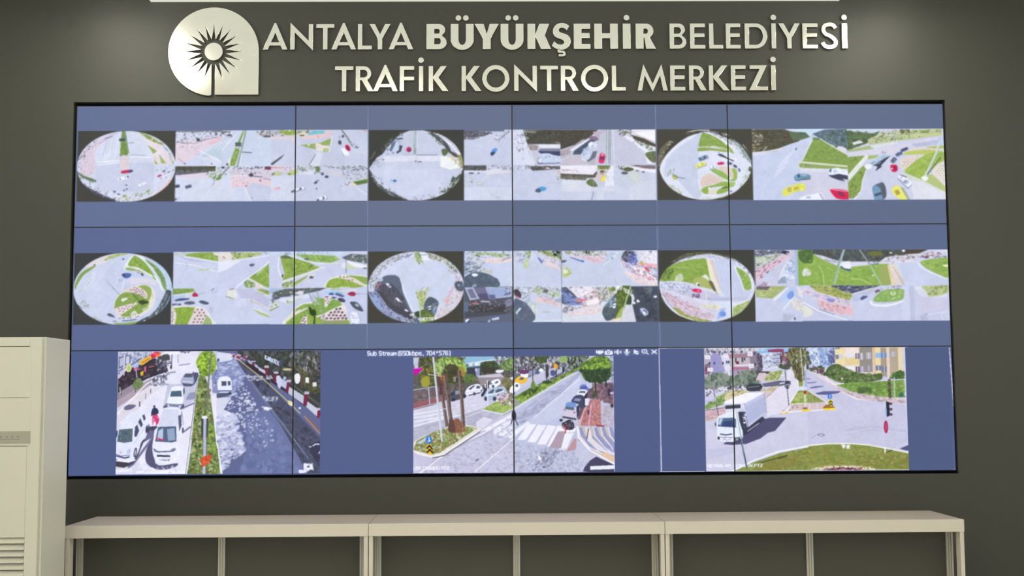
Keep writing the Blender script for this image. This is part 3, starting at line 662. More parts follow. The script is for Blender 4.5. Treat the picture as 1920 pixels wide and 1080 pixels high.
    v.P((240,240,252),(1320,520),(1848,560),(1848,620),(1600,580),(1420,540)); v.P((140,124,134),(1500,516),(1848,520),(1848,570),(1700,560)); v.K([(90,84,100),(130,120,120)],22,((1560,518),(1848,530),(1848,575),(1700,560)),(9,22),.4,8); v.K([(80,92,70),(110,124,84),(90,94,110)],30,((1330,520),(1420,520),(1570,560),(1540,600),(1440,580),(1340,550)),(8,22)); v.E((84,96,64),1500,572,66,26); v.E((100,104,116),1450,618,44,20); v.E((110,114,140),1610,592,24,12); v.E((90,94,130),1690,606,18,10)
    v.S((214,220,222),(1490,650),(1530,590),(1640,610),(1660,700),(1600,760),(1520,720)); v.L((190,196,200),6,(1490,650),(1540,720),(1620,770)); v.K([(200,206,206),WH,(180,190,180)],20,((1500,640),(1640,620),(1640,760),(1540,720)),(6,14)); v.P((216,220,240),(1500,800),(1848,690),(1848,960),(1500,960))


def feed_13():
    v = View(1226,236,6.857,(1232,244,1411,376.3))
    v.B((70,69,63),20,50,1280,965)
    v.P((112,108,92),(50,400),(90,300),(200,200),(250,210),(150,330),(120,430),(80,540),(50,540)); v.K([(150,146,130),(84,84,64),(210,206,190),(60,60,50)],50,((60,400),(200,200),(260,230),(160,330),(90,560),(50,560)),(8,22),.45,-50)
    v.ell = (1322.5,310.6,86.8,66)
    v.S((228,233,252),(66,640),(110,460),(240,300),(430,160),(620,100),(700,90),(900,150),(1050,240),(1180,360),(1256,520),(1240,640),(1130,780),(980,890),(700,958),(500,945),(340,890),(140,760))
    v.S((208,216,240),(130,660),(170,440),(300,310),(560,130),(640,100),(590,300),(560,600),(600,900),(500,920),(350,760),(240,640)); v.L((240,244,255),8,(75,650),(120,470),(300,260),(600,105))
    v.K([(90,90,72),(74,76,64),(120,124,120)],60,((380,100),(640,60),(800,90),(960,140),(1130,260),(1100,320),(960,220),(800,140),(600,100),(420,150)),(10,26),.4,15); v.L((240,244,252),10,(410,95),(560,72),(720,70)); v.L((170,174,210),9,(700,82),(840,105)); v.K([(238,238,244),(160,160,150)],14,((880,100),(980,120),(980,150),(900,140)),(6,18),.4,10)
    v.S((236,238,246),(680,100),(800,140),(950,230),(1050,340),(980,330),(900,260),(760,150)); v.S((150,168,176),(990,190),(1100,240),(1200,370),(1256,480),(1200,460),(1120,330),(1030,240)); v.K([(110,124,84),(226,232,240),(96,110,90),(186,204,190)],50,((960,180),(1100,240),(1250,450),(1200,470),(1080,330)),(8,24),.4,48); v.L((236,244,255),9,(1150,255),(1210,330),(1250,410)); v.L((40,60,110),8,(1190,270),(1250,350))
    v.S((140,176,74),(590,290),(600,180),(640,105),(760,140),(880,210),(960,290),(1020,370),(960,340),(760,285)); v.S((148,176,80),(575,340),(590,295),(760,300),(960,340),(900,350),(740,330)); v.L((226,232,214),11,(570,290),(760,278),(900,300),(1000,345)); v.S((160,186,90),(940,250),(1010,320),(1030,370),(980,340)); v.K([(120,156,60),(166,198,96)],40,((600,200),(660,110),(880,210),(960,290),(760,280),(600,280)),(10,28),.35,20)
    v.car((130,160,186),632,425,125,46,-20); v.car((240,240,130),602,515,130,46,-20,g=(196,190,90)); v.car(WH,745,545,100,42,-12,g=(160,170,200))
    v.S((216,60,110),(815,490),(850,478),(900,480),(905,500),(870,515),(822,512)); v.E((170,50,90),865,495,20,9)
    v.S(WH,(820,350),(850,345),(950,420),(1040,430),(1075,445),(1040,470),(900,440)); v.P((66,72,96),(815,385),(870,372),(960,430),(1040,462),(1020,470),(900,420),(870,410)); v.L((90,96,130),8,(830,350),(860,385))
    v.car((100,104,140),975,495,60,28,12); v.car((90,96,130),1045,532,50,28,35); v.E((100,104,140),1092,580,17,26,-30)
    v.S((150,196,84),(735,590),(790,570),(880,600),(950,660),(950,710),(860,670)); v.S((230,214,206),(590,790),(610,680),(700,620),(760,640),(860,680),(900,720),(760,760),(640,790)); v.S((232,218,208),(800,560),(900,530),(990,560),(1020,640),(1000,690),(950,660),(880,590)); v.S((160,198,84),(1000,560),(1060,580),(1070,660),(1040,720),(960,715),(1010,690),(1020,640))
    v.dots((190,160,160),34,((600,780),(620,690),(700,640),(880,710),(760,760)),7); v.dots((190,160,160),14,((820,560),(900,540),(980,570),(1000,670),(960,650)),7)
    v.S((150,190,74),(590,850),(640,800),(760,770),(880,730),(960,740),(960,830),(900,870),(800,885),(820,830),(900,790),(760,800),(700,830),(690,880),(640,880)); v.L((226,240,200),8,(880,700),(960,740),(1030,760)); v.S((230,222,206),(700,890),(720,840),(800,810),(780,880)); v.L((74,84,60),14,(870,810),(940,798)); v.S((170,204,100),(970,740),(1040,740),(1020,790),(970,800)); v.L(WH,9,(560,700),(600,850),(640,900),(800,905)); v.L((230,236,250),9,(1080,560),(1085,700),(1000,850)); v.E((90,96,130),985,852,16,8); v.E(WH,705,812,16,14)
    v.E((150,170,60),268,670,32,30); v.E((210,220,100),262,678,20,14); v.L((110,110,140),9,(290,668),(395,688)); v.L((150,150,120),7,(170,660),(215,570),(215,620)); v.K([(110,116,110),(150,160,90),(180,180,200)],20,((110,600),(260,560),(250,660),(150,660)),(6,16),.3,-70); v.L((110,124,90),7,(230,630),(262,655))
    v.K([(190,200,150),(110,120,90),(236,240,246),(150,160,150)],50,((150,760),(250,770),(360,860),(340,900),(200,820)),(8,22),.4,30); v.K([(160,186,110),(236,240,250),(110,130,90)],44,((1120,700),(1240,520),(1256,600),(1150,780),(1060,850)),(8,22),.35,-58); v.K([(190,204,130),(236,240,240)],40,((540,940),(900,900),(1000,860),(920,930),(700,965)),(8,22),.4,-10); v.E((90,104,80),1235,570,18,34)
    v = View(1226,236,6.857,(1411,242.4,1500.2,376))
    v.B((207,216,244),1240,30,1930,970)
    v.P((84,82,68),(1250,50),(1690,48),(1800,90),(1920,100),(1920,190),(1760,240),(1600,300),(1440,330),(1250,345)); v.K([(66,64,50),(104,100,84),(90,96,90)],80,((1260,60),(1690,60),(1910,110),(1900,180),(1600,290),(1260,340)),(12,34),.45,10); v.K([(206,200,190),(240,236,236),(150,144,120)],40,((1260,90),(1400,100),(1410,200),(1300,220),(1260,200)),(8,26),.35,20); v.K([(150,146,110),(180,176,140)],20,((1260,230),(1460,240),(1460,330),(1260,340)),(10,34),.3,-8)
    v.P((214,232,250),(1690,45),(1926,40),(1926,90),(1830,78)); v.P((96,112,88),(1740,80),(1926,90),(1926,185),(1800,200))
    v.L((236,236,238),11,(1260,352),(1460,335),(1620,300),(1680,275)); v.L((230,228,246),20,(1260,380),(1440,360),(1640,310)); v.L((140,140,150),4,(1450,350),(1600,325))
    v.E((100,106,140),1833,305,11,16)
    for i in range(5):
        v.L((230,234,252),7,(1530 + i * 20,680 - i * 44),(1690 + i * 34,520 - i * 56)); v.L((222,228,250),6,(1370,600 - i * 60),(1460,520 - i * 60))
    v.S((220,228,190),(1860,500),(1920,420),(1930,560),(1870,560)); v.S((140,166,90),(1870,500),(1925,470),(1925,545),(1890,545)); v.S((120,160,190),(1800,660),(1850,620),(1930,630),(1930,700),(1850,712),(1806,695)); v.E((60,80,110),1860,650,14,24); v.L((80,90,110),10,(1810,706),(1926,708)); v.S((232,232,110),(1640,860),(1690,800),(1860,750),(1930,740),(1930,850),(1850,840),(1700,905),(1650,890)); v.P((190,184,100),(1710,800),(1760,790),(1765,850),(1712,862)); v.P((200,180,80),(1790,800),(1850,785),(1855,820),(1792,835)); v.L((236,232,130),9,(1790,800),(1790,838)); v.S((236,240,255),(1860,940),(1930,880),(1930,970),(1860,970))
    v = View(1500,236,6.857,(1500,242,1589.6,376))
    v.B((206,214,242),-10,30,620,970)
    v.P((206,232,252),(-10,45),(350,40),(170,110),(140,140),(-10,90)); v.P((96,116,92),(-10,85),(80,90),(140,150),(0,195),(-10,195)); v.K([(80,96,84),(60,80,60),(130,140,120)],20,((-5,90),(90,100),(120,150),(-5,190)),(9,22),.4)
    v.P((92,112,134),(170,110),(330,55),(620,45),(620,330),(600,330),(480,290),(260,165)); v.K([(74,90,92),(130,150,160),(66,84,66),(104,130,110)],90,((250,100),(620,50),(620,300),(460,270),(300,160)),(12,34),.45); v.K([(220,226,240),(120,130,120),(240,244,250)],26,((280,150),(460,240),(600,330),(560,350),(420,270)),(8,22),.4,28)
    v.P((226,228,240),(460,290),(600,300),(605,350),(500,320)); v.S((230,226,240),(480,300),(530,270),(600,300),(600,340)); v.P((136,170,72),(180,155),(250,165),(620,375),(620,520),(20,465)); v.K([(110,150,60),(160,190,84)],60,((180,170),(250,180),(600,390),(600,500),(50,440)),(14,36),.3,10); v.L((238,240,246),10,(260,165),(470,300),(620,380)); v.L((240,244,252),10,(180,165),(30,455)); v.P((100,130,100),(170,160),(260,160),(260,185),(175,185))
    v.L((232,236,214),20,(-10,470),(620,530)); v.P((150,176,90),(-10,485),(620,540),(620,562),(80,560),(-10,540)); v.K([(90,110,60),(200,206,170)],16,((-5,470),(130,490),(120,560),(-5,530)),(7,16)); v.P((222,226,244),(-10,545),(620,570),(620,620),(-10,600))
    v.B((214,214,236),-10,600,620,970); v.S((110,146,170),(-20,640),(50,622),(125,640),(130,680),(60,705),(-20,700)); v.E((150,190,214),50,642,44,14); v.L((70,84,104),9,(0,700),(128,690)); v.S((234,234,90),(-20,750),(30,748),(65,790),(50,830),(0,850),(-20,850)); v.E((250,250,170),8,820,18)
    v.P((238,242,255),(365,620),(400,560),(480,545),(620,590),(620,640),(500,640),(420,650)); v.P((66,70,96),(360,640),(420,640),(500,625),(620,650),(620,700),(540,690),(580,725),(480,700),(400,670)); v.K([(110,130,170),WH,(200,210,236)],22,((380,570),(480,560),(600,600),(480,630),(390,620)),(8,18)); v.P((80,96,110),(370,590),(395,560),(400,600))
    v.S((216,34,84),(380,830),(440,818),(625,850),(625,945),(480,945),(420,900)); v.P((120,60,90),(480,850),(530,860),(570,910),(540,915),(490,890)); v.L((250,190,200),10,(365,815),(470,835),(620,850)); v.L((250,100,140),5,(560,860),(600,900))
    v.P((238,242,255),(-10,920),(230,870),(290,950),(290,970),(-10,970)); v.L((120,124,160),10,(245,880),(290,950)); v.L((246,246,255),10,(255,865),(310,955)); v.E((180,190,216),100,925,34,13)
    v.clip = (1589.6,240,1773,374.5)
    v.B((212,216,240),610,25,1900,970)
    v.P((206,222,236),(620,45),(1070,40),(1070,80),(900,70),(700,75)); v.P((94,118,84),(610,50),(760,80),(950,90),(1050,60),(940,180),(870,220),(620,310)); v.K([(70,86,64),(110,134,90),(84,104,80)],90,((610,60),(940,90),(1030,70),(880,210),(620,300)),(14,36),.5)
    v.P((190,200,150),(880,170),(1080,80),(1200,60),(1840,30),(1840,120),(1300,190),(900,240)); v.K([(150,180,90),(110,130,80),(236,238,240),(206,212,160),(90,96,76)],150,((900,170),(1080,80),(1300,40),(1600,50),(1840,40),(1840,110),(1200,180),(900,220)),(10,28),.4,-6); v.K(BUSY,40,((1100,70),(1300,50),(1280,110),(1200,170),(1150,130)),(8,20),.4,-10); v.K([(76,80,60),(96,100,70)],20,((1290,50),(1430,40),(1430,90),(1330,100)),(12,26)); v.E((130,160,80),1620,72,60,18,-5); v.P((206,216,150),(1450,110),(1840,80),(1840,120),(1440,140))
    v.P((222,220,240),(605,345),(960,300),(1840,140),(1840,260),(1440,250),(1300,290),(1200,370),(960,360),(620,390)); v.P((190,196,226),(1440,230),(1830,170),(1840,230),(1500,270)); v.P((170,196,120),(620,305),(900,250),(1100,250),(960,290),(640,330)); v.P((226,230,236),(900,250),(1260,190),(1280,220),(960,290)); v.K([(150,150,190),(236,240,250)],16,((1180,170),(1320,170),(1300,230),(1180,240)),(7,16))
    v.P((236,232,240),(680,210),(780,180),(830,210),(700,240))
    v.P((140,172,74),(610,395),(820,380),(830,380),(850,400),(660,600),(620,640)); v.K([(110,146,60),(160,190,90)],26,((620,400),(810,390),(660,580),(620,600)),(12,28),.3,-40); v.P((236,240,236),(850,370),(900,375),(640,690),(620,690),(620,620)); v.P((140,174,74),(900,480),(850,560),(800,700),(770,830),(680,930),(610,930),(615,720),(800,520)); v.K([(104,140,56),(170,190,90),(90,110,50)],50,((860,500),(790,700),(750,820),(640,920),(625,740)),(10,26),.3,-60); v.P((172,196,100),(880,380),(1020,370),(1000,400),(880,430)); v.L((240,240,240),10,(850,570),(800,700),(780,830),(690,940)); v.L((120,120,80),6,(770,830),(620,900)); v.L((110,120,70),5,(640,930),(740,880))
    v.P((190,216,236),(1080,355),(1140,360),(1150,390),(970,500),(900,540),(850,555),(835,530),(900,480)); v.K([(150,180,210),(226,236,250),(120,150,190)],26,((860,520),(1080,370),(1130,375),(960,500)),(10,24),.4,-32); v.S((240,244,250),(830,520),(860,490),(920,490),(920,540),(870,556)); v.P((62,66,90),(1080,420),(1175,378),(1040,510),(1060,520),(970,580),(1000,520),(940,500),(1030,480)); v.L((70,76,90),12,(1000,480),(1130,400)); v.K([(236,200,220),(190,150,170),(120,120,150)],12,((1040,330),(1110,310),(1110,350),(1050,360)),(6,16),.4,-30)
    v.car((86,92,126),1352,300,95,34,-22); v.car((80,84,124),1280,358,85,38,-26,g=(130,140,186)); v.car((84,92,116),1208,438,76,48,-50,g=(130,150,170)); v.S((214,34,84),(1165,510),(1200,498),(1250,505),(1258,560),(1230,590),(1180,580)); v.P((150,40,90),(1200,515),(1244,520),(1246,560),(1210,570)); v.E(WH,1185,548,12,10)
    v.S((196,212,90),(1340,370),(1420,320),(1640,310),(1850,330),(1850,480),(1780,500),(1660,600),(1600,690),(1360,600),(1400,500),(1620,370)); v.S((166,200,76),(1350,600),(1450,480),(1620,370),(1850,330),(1850,470),(1700,560),(1600,700),(1450,660)); v.K([(130,176,66),(190,214,96),(150,190,76)],70,((1370,600),(1500,470),(1700,360),(1840,350),(1840,460),(1600,680)),(14,36),.4,-35); v.S((232,222,214),(1290,460),(1340,410),(1600,370),(1500,440),(1340,560),(1300,520)); v.dots((190,160,150),30,((1300,460),(1350,420),(1560,380),(1480,440),(1340,540)),8); v.S((236,220,224),(1440,290),(1700,275),(1850,290),(1850,320),(1600,300),(1440,320)); v.K([(206,180,186),(170,196,110)],20,((1440,290),(1850,290),(1850,315),(1440,310)),(6,12)); v.S((180,206,96),(1640,270),(1850,250),(1850,290),(1700,285))
    v.S((232,226,224),(1700,600),(1780,490),(1900,470),(1900,830),(1800,760)); v.dots((170,180,130),16,((1740,590),(1790,510),(1850,500),(1850,720)),9); v.P((190,206,120),(1640,640),(1700,620),(1880,800),(1880,860),(1560,720)); v.P((222,226,222),(1300,580),(1560,690),(1880,860),(1880,960),(1500,800),(1320,620)); v.P((230,232,244),(1380,700),(1560,720),(1880,870),(1880,960),(1450,960),(1430,760))
    v.L((196,206,226),26,(1830,150),(1760,360),(1600,670)); v.L((232,236,246),10,(1822,150),(1752,360),(1590,670)); v.L((90,100,96),12,(1640,620),(1820,400)); v.S((240,244,246),(1555,670),(1600,640),(1650,670),(1610,710)); v.P((190,216,246),(1800,140),(1840,150),(1845,240),(1810,260))
    v.car((236,240,255),1345,700,190,76,46,g=(190,198,226)); v.L((90,98,120),12,(1290,625),(1370,660)); v.P((150,160,190),(1320,720),(1350,690),(1380,710),(1340,745))
    v.S((240,240,120),(1170,820),(1240,765),(1290,800),(1360,900),(1400,950),(1300,950),(1230,910)); v.P((180,160,80),(1205,835),(1255,815),(1285,870),(1235,895)); v.P((170,174,160),(1280,780),(1330,800),(1410,950),(1370,950))
    v.S((90,110,130),(930,780),(1000,740),(1060,725),(1095,790),(1100,900),(1060,945),(960,945),(930,870)); v.S((120,156,190),(930,820),(950,760),(1020,800),(1030,860),(1050,940),(950,950)); v.P((70,84,100),(940,880),(1030,850),(1040,880),(960,905)); v.P((90,96,110),(1030,740),(1060,728),(1098,800),(1098,900),(1060,930))
def feed_21():
    v = View(130,464,6.857,(136.5,473,323.4,608))
    v.B((60,62,64),30,55,1330,1000)
    v.ell = (228.8,541,92.8,67.5)
    v.B((208,216,243),0,0,1400,1010)
    v.S((232,226,236),(190,220),(330,130),(500,90),(560,110),(440,190),(330,230),(240,250)); v.S((170,194,110),(430,150),(520,95),(700,66),(720,80),(560,120),(450,165)); v.K([(150,180,84),(214,222,180)],24,((420,150),(560,80),(720,70),(560,130)),(8,20),.4,-20)
    v.S((134,170,78),(60,470),(130,330),(250,250),(320,225),(300,260),(180,340),(110,440),(70,530)); v.L((226,232,240),8,(80,500),(180,350),(310,250)); v.L((170,196,150),9,(210,480),(270,390)); v.K([(180,204,170),(232,238,252)],24,((100,560),(250,350),(300,380),(180,600)),(8,22),.3,-60)
    for i in range(6):
        v.L((226,231,252),7,(150 + i * 30,560 - i * 10),(330 + i * 44,250 - i * 16)); v.L((222,229,250),6,(330 - i * 8,300),(300 - i * 10,470))
    v.L((232,236,252),8,(620,380),(560,560)); v.L(WH,10,(695,410),(668,550)); v.S((84,86,110),(290,215),(310,208),(325,214),(300,224)); v.S((70,78,96),(660,145),(680,134),(694,142),(672,154))
    v.S((232,238,250),(690,240),(780,110),(900,100),(960,150),(1100,360),(1230,560),(1180,540),(1100,410),(980,340),(860,290),(720,290)); v.S((142,182,66),(740,225),(800,115),(850,108),(960,190),(1040,290),(1085,370),(960,300),(860,250)); v.K([(112,150,56),(170,204,84)],44,((760,220),(830,115),(1060,330),(900,260)),(12,30),.35,40)
    v.S((150,178,100),(705,270),(720,240),(760,250),(860,280),(960,330),(860,300),(740,290)); v.L((238,240,226),12,(690,245),(800,250),(920,290),(1090,375)); v.L((206,200,170),6,(760,262),(900,290)); v.S((140,180,70),(1050,360),(1085,380),(1108,416),(1080,400))
    v.S((124,168,90),(960,150),(1040,190),(1140,270),(1220,400),(1240,560),(1190,500),(1110,330),(1010,210)); v.K([(96,140,70),(90,110,130),(156,190,110)],40,((990,160),(1140,270),(1230,400),(1230,540),(1110,330)),(10,26),.35,55); v.L((176,216,244),30,(1100,180),(1210,290),(1290,440),(1300,560)); v.L((226,242,255),9,(960,110),(1120,180),(1250,320),(1310,480)); v.L((232,236,250),10,(940,150),(1060,260),(1150,400),(1200,540))
    v.S((84,102,176),(660,345),(700,325),(780,330),(780,365),(730,392),(690,380)); v.S((64,76,112),(665,342),(700,332),(705,372),(690,376)); v.E((180,206,240),800,340,22,24,0,.7); v.S((64,74,76),(905,335),(925,326),(944,350),(930,362)); v.L((80,110,180),7,(860,316),(895,330)); v.K([(150,160,196)],10,((610,400),(680,400),(670,440),(620,440)),(6,16))
    v.S((228,224,240),(800,390),(1000,400),(1110,430),(1090,480),(940,450),(780,470)); v.L((120,130,160),4,(440,395),(650,610)); v.L((120,130,140),4,(540,505),(650,625))
    v.S((236,230,226),(570,720),(640,600),(760,510),(900,472),(1030,490),(1090,570),(1098,680),(1040,790),(900,880),(740,900),(620,860)); v.S((140,176,74),(578,740),(600,660),(680,580),(790,575),(950,620),(1020,690),(1000,760),(900,850),(760,885),(660,870),(700,800),(780,770),(860,720),(700,750),(590,780)); v.S((150,182,80),(880,500),(970,482),(1040,520),(1050,600),(1010,690),(985,640),(980,570))
    v.S((236,220,222),(760,540),(830,500),(900,510),(980,570),(998,630),(970,650),(880,590),(790,570)); v.dots((110,80,100),26,((770,540),(850,500),(930,530),(990,620),(960,640),(860,585)),9); v.S((236,222,226),(590,780),(700,740),(800,715),(880,700),(820,750),(740,810),(650,865),(620,840)); v.dots((110,80,100),26,((600,780),(860,705),(780,770),(650,850)),9)
    v.S((236,240,236),(660,665),(700,640),(745,640),(720,680),(680,690)); v.S((236,240,234),(790,870),(800,830),(840,808),(870,840),(890,870),(850,885)); v.L((110,100,120),7,(815,870),(826,840)); v.L((110,100,120),7,(846,870),(852,846)); v.K([(110,150,50),(170,204,90),(120,150,60)],60,((700,590),(850,590),(1000,700),(960,800),(760,870),(720,830),(850,740),(880,690),(700,700)),(10,26),.4,10)
    v.L((64,84,50),8,(800,580),(910,700)); v.S((60,78,44),(885,690),(940,672),(1010,690),(1005,712),(940,730),(900,715)); v.S((190,210,150),(930,790),(1000,760),(1030,770),(960,810)); v.L((226,230,200),9,(1050,560),(1075,620),(1040,720)); v.L((206,170,180),6,(1060,590),(1072,650))
    v.S((84,92,120),(485,850),(520,840),(580,880),(575,892),(500,872)); v.L((90,96,130),14,(640,900),(710,905)); v.L((90,96,140),10,(745,905),(800,900)); v.L((70,78,134),10,(680,935),(780,932),(860,915)); v.L((150,80,150),9,(850,895),(895,878)); v.L((110,110,140),10,(560,940),(610,944)); v.L((176,200,226),10,(640,960),(820,940),(960,890)); v.S((144,178,84),(570,965),(700,965),(880,945),(820,985),(640,992)); v.L(WH,8,(590,870),(700,915),(900,900)); v.L((206,210,236),7,(480,770),(560,790))
    v.S((74,84,92),(860,960),(1060,850),(1150,740),(1220,600),(1250,540),(1310,580),(1250,720),(1130,850),(960,960)); v.K([(130,134,150),(196,206,226),(60,68,76),(104,114,110)],70,((960,930),(1140,780),(1240,580),(1290,600),(1180,800),(1040,920)),(10,26),.35,-50); v.L((200,214,244),13,(1020,880),(1120,760),(1200,610),(1220,540)); v.E(WH,968,938,16,11); v.L((110,160,210),9,(1290,620),(1230,760),(1110,880))
    v.K([(110,120,110),(160,176,150),(206,212,230)],30,((130,700),(200,670),(260,760),(180,780)),(8,20),.3,60); v.L((76,84,100),8,(90,720),(160,775)); v.K([(206,196,190),(170,190,120),(120,124,150)],26,((250,870),(330,880),(420,930),(330,915)),(7,18),.4,20)
    v = View(130,464,6.857,(323.4,471.5,409,539.8))
    v.B((208,216,244),1300,50,1930,530)
    v.K([(176,190,150),(236,226,226),(150,176,110),(190,196,220)],40,((1330,60),(1540,60),(1500,120),(1330,110)),(10,30),.3,3); v.S((144,182,72),(1480,100),(1600,66),(1920,70),(1925,170),(1800,165),(1640,130)); v.K([(120,160,56),(172,204,90)],26,((1540,90),(1920,80),(1920,150),(1700,130)),(12,34),.3,8); v.P((236,230,226),(1840,62),(1925,70),(1925,120),(1850,90)); v.L((240,244,246),10,(1470,115),(1640,140),(1925,185)); v.P((196,200,232),(1400,120),(1640,150),(1800,190),(1560,180)); v.L((232,236,252),12,(1340,190),(1620,230),(1925,320)); v.L((230,210,206),9,(1520,225),(1600,250)); v.S((206,222,190),(1620,290),(1800,265),(1840,272),(1700,300)); v.L((170,190,150),6,(1640,292),(1790,275)); v.L((120,126,140),4,(1490,190),(1510,240))
    v.clip = (320.5,539.8,409,608)
    v.B((210,217,244),1300,520,1930,1000); v.B((208,216,244),1600,440,1930,560)
    v.P((136,172,80),(1325,525),(1590,525),(1605,570),(1325,602)); v.K([(110,150,60),(160,196,90)],20,((1330,530),(1590,530),(1590,570),(1330,595)),(10,30),.3); v.P((236,232,220),(1470,600),(1600,560),(1600,580),(1500,606)); v.L((224,232,246),12,(1325,612),(1520,590)); v.P((186,210,240),(1320,620),(1480,605),(1470,650),(1330,655)); v.S((176,50,80),(1570,615),(1600,570),(1640,600),(1645,622),(1600,630)); v.L((120,124,140),4,(1650,595),(1740,578))
    v.S((74,82,130),(1345,672),(1420,650),(1530,648),(1525,665),(1440,680),(1360,684)); v.S((84,92,130),(1315,730),(1360,715),(1430,720),(1420,740),(1340,752)); v.E((206,210,240),1380,722,14,7); v.S((90,98,124),(1466,710),(1510,690),(1580,690),(1610,715),(1550,730),(1490,725)); v.S((78,86,112),(1660,690),(1700,678),(1770,700),(1790,722),(1740,730),(1680,712)); v.K([(80,84,120),(150,156,190)],14,((1810,530),(1900,520),(1890,590),(1810,590)),(6,14))
    v.S((236,232,240),(1310,760),(1460,745),(1620,750),(1740,790),(1820,900),(1850,1000),(1310,1000)); v.P((146,184,56),(1330,775),(1460,760),(1610,765),(1580,850),(1510,1000),(1350,1000),(1375,860)); v.K([(176,212,60),(120,160,60)],26,((1360,780),(1590,775),(1500,990),(1370,990)),(14,34),.5,-60); v.P((236,222,226),(1612,765),(1720,790),(1760,860),(1710,1000),(1515,1000),(1590,850)); v.dots((130,100,110),17,((1615,775),(1720,800),(1750,860),(1690,990),(1550,990),(1600,860)),14); v.P((160,190,110),(1765,865),(1820,930),(1840,1000),(1700,1000)); v.P((236,226,232),(1310,790),(1350,790),(1370,860),(1350,1000),(1310,1000)); v.dots((130,110,120),5,((1312,800),(1345,800),(1345,960),(1312,960)),9); v.K([(150,150,190),(214,206,230)],18,((1760,740),(1850,760),(1850,850),(1800,840)),(7,20),.4,40)
    v = View(408,464,6.857,(408,471.5,505,541))
    v.B((208,214,243),-10,40,680,560)
    v.P((236,228,228),(0,60),(170,62),(165,165),(0,180)); v.P((176,200,110),(165,66),(560,64),(520,110),(180,160)); v.K([(110,130,70),(200,216,140),(236,234,220),(90,104,60)],50,((170,64),(600,66),(500,110),(180,150)),(10,28),.35,-4); v.L((130,140,100),12,(60,115),(85,140)); v.L((240,242,255),10,(0,190),(350,150),(660,105)); v.P((230,234,252),(0,190),(300,170),(100,290),(0,320)); v.K([(150,160,180),(110,124,120),WH],20,((540,60),(780,66),(760,95),(600,90)),(8,20),.4)
    v.S((90,96,118),(400,225),(430,208),(470,215),(455,238),(425,245)); v.P((142,182,68),(655,205),(662,520),(600,500),(480,430),(400,390)); v.K([(112,150,50),(180,210,90)],36,((650,240),(660,510),(430,390)),(12,32),.3,40); v.L(WH,12,(660,175),(540,290),(360,410),(220,530)); v.L((222,220,236),8,(655,200),(500,355)); v.L((90,110,80),10,(440,372),(480,350)); v.S((140,170,100),(340,450),(380,420),(480,460),(480,500),(400,525),(350,500)); v.K([(70,84,60),(236,240,230)],14,((350,440),(480,450),(460,510),(360,500)),(8,20)); v.L((240,240,226),14,(390,395),(490,455),(660,545)); v.S((236,222,220),(480,460),(640,540),(640,570),(520,530))
    v.clip = (408,539,504.6,608)
    v.B((210,217,245),-10,520,680,1000); v.P((198,200,230),(230,530),(460,530),(660,670),(660,790),(400,650),(290,650)); v.P((150,180,100),(480,545),(560,530),(662,560),(662,610),(560,600)); v.L((240,238,230),12,(480,545),(662,625)); v.K([(110,140,60),(190,206,150)],16,((560,560),(660,570),(660,605),(600,600)),(8,18)); v.S((232,232,228),(120,600),(130,540),(190,525),(225,560),(220,650),(180,660),(110,630)); v.L((90,94,110),9,(145,540),(200,530)); v.L((130,150,120),10,(100,625),(200,660)); v.L(WH,10,(225,570),(235,650))
    v.L((232,230,226),14,(400,660),(560,740),(662,790)); v.L((150,150,140),7,(420,680),(580,760)); v.K([(230,222,226),(196,190,200)],24,((390,650),(480,680),(600,770),(430,730)),(8,24),.3,30); v.P((176,200,120),(455,785),(520,820),(662,870),(662,905),(520,850)); v.L((238,240,240),10,(460,780),(662,870))
    for i in range(6):
        v.L((232,234,252),7,(230 + i * 26,660),(210 + i * 26,760))
    v.clip = (504.6,471,688.3,541)
    v.B((208,213,242),650,40,1930,560)
    v.P((206,222,248),(660,60),(1600,55),(1600,100),(1000,90),(660,100)); v.K([(226,236,250),(150,170,196),(120,140,150)],40,((700,62),(1500,66),(1400,95),(760,95)),(8,26),.3,0); v.L((240,242,255),14,(785,120),(775,260),(815,380)); v.L((196,190,206),6,(800,200),(836,370))
    v.P((146,182,68),(800,110),(960,120),(1140,180),(1310,262),(1080,340),(830,425),(860,340),(820,200)); v.K([(118,154,60),(178,208,84),(130,160,60)],90,((820,120),(960,130),(1290,262),(1080,330),(850,400),(850,300)),(12,34),.35,8); v.P((98,120,76),(800,115),(870,95),(960,130),(940,150),(820,140)); v.L((90,110,60),14,(1180,255),(1215,225)); v.L((240,242,226),16,(830,440),(1080,365),(1320,265),(1370,262)); v.P((150,180,80),(960,460),(1120,380),(1160,360),(1130,410),(1000,500),(930,510)); v.S((150,170,110),(826,470),(900,440),(960,450),(950,500),(860,515)); v.K([(84,110,60),(236,240,230),(190,206,150)],24,((830,440),(980,430),(950,510),(840,515)),(8,22)); v.L((230,234,240),9,(1180,370),(980,500)); v.E((80,96,70),832,365,12,18)
    v.P((144,188,90),(1000,90),(1180,92),(1500,110),(1570,155),(1450,200),(1180,180)); v.K([(116,166,70),(180,214,100)],50,((1010,95),(1490,110),(1540,160),(1400,190),(1180,170)),(12,34),.3,6); v.P((90,104,110),(1110,140),(1165,138),(1165,170),(1115,165)); v.L((226,230,246),20,(930,110),(1120,170),(1300,210),(1560,205)); v.L((214,216,190),8,(1380,210),(1580,190)); v.P((96,106,112),(1590,130),(1720,85),(1920,100),(1920,215),(1760,185),(1640,160)); v.K([(76,86,90),(130,140,140),(226,226,240),(110,130,90)],50,((1600,130),(1720,90),(1920,100),(1920,205),(1720,170)),(10,30),.35,8)
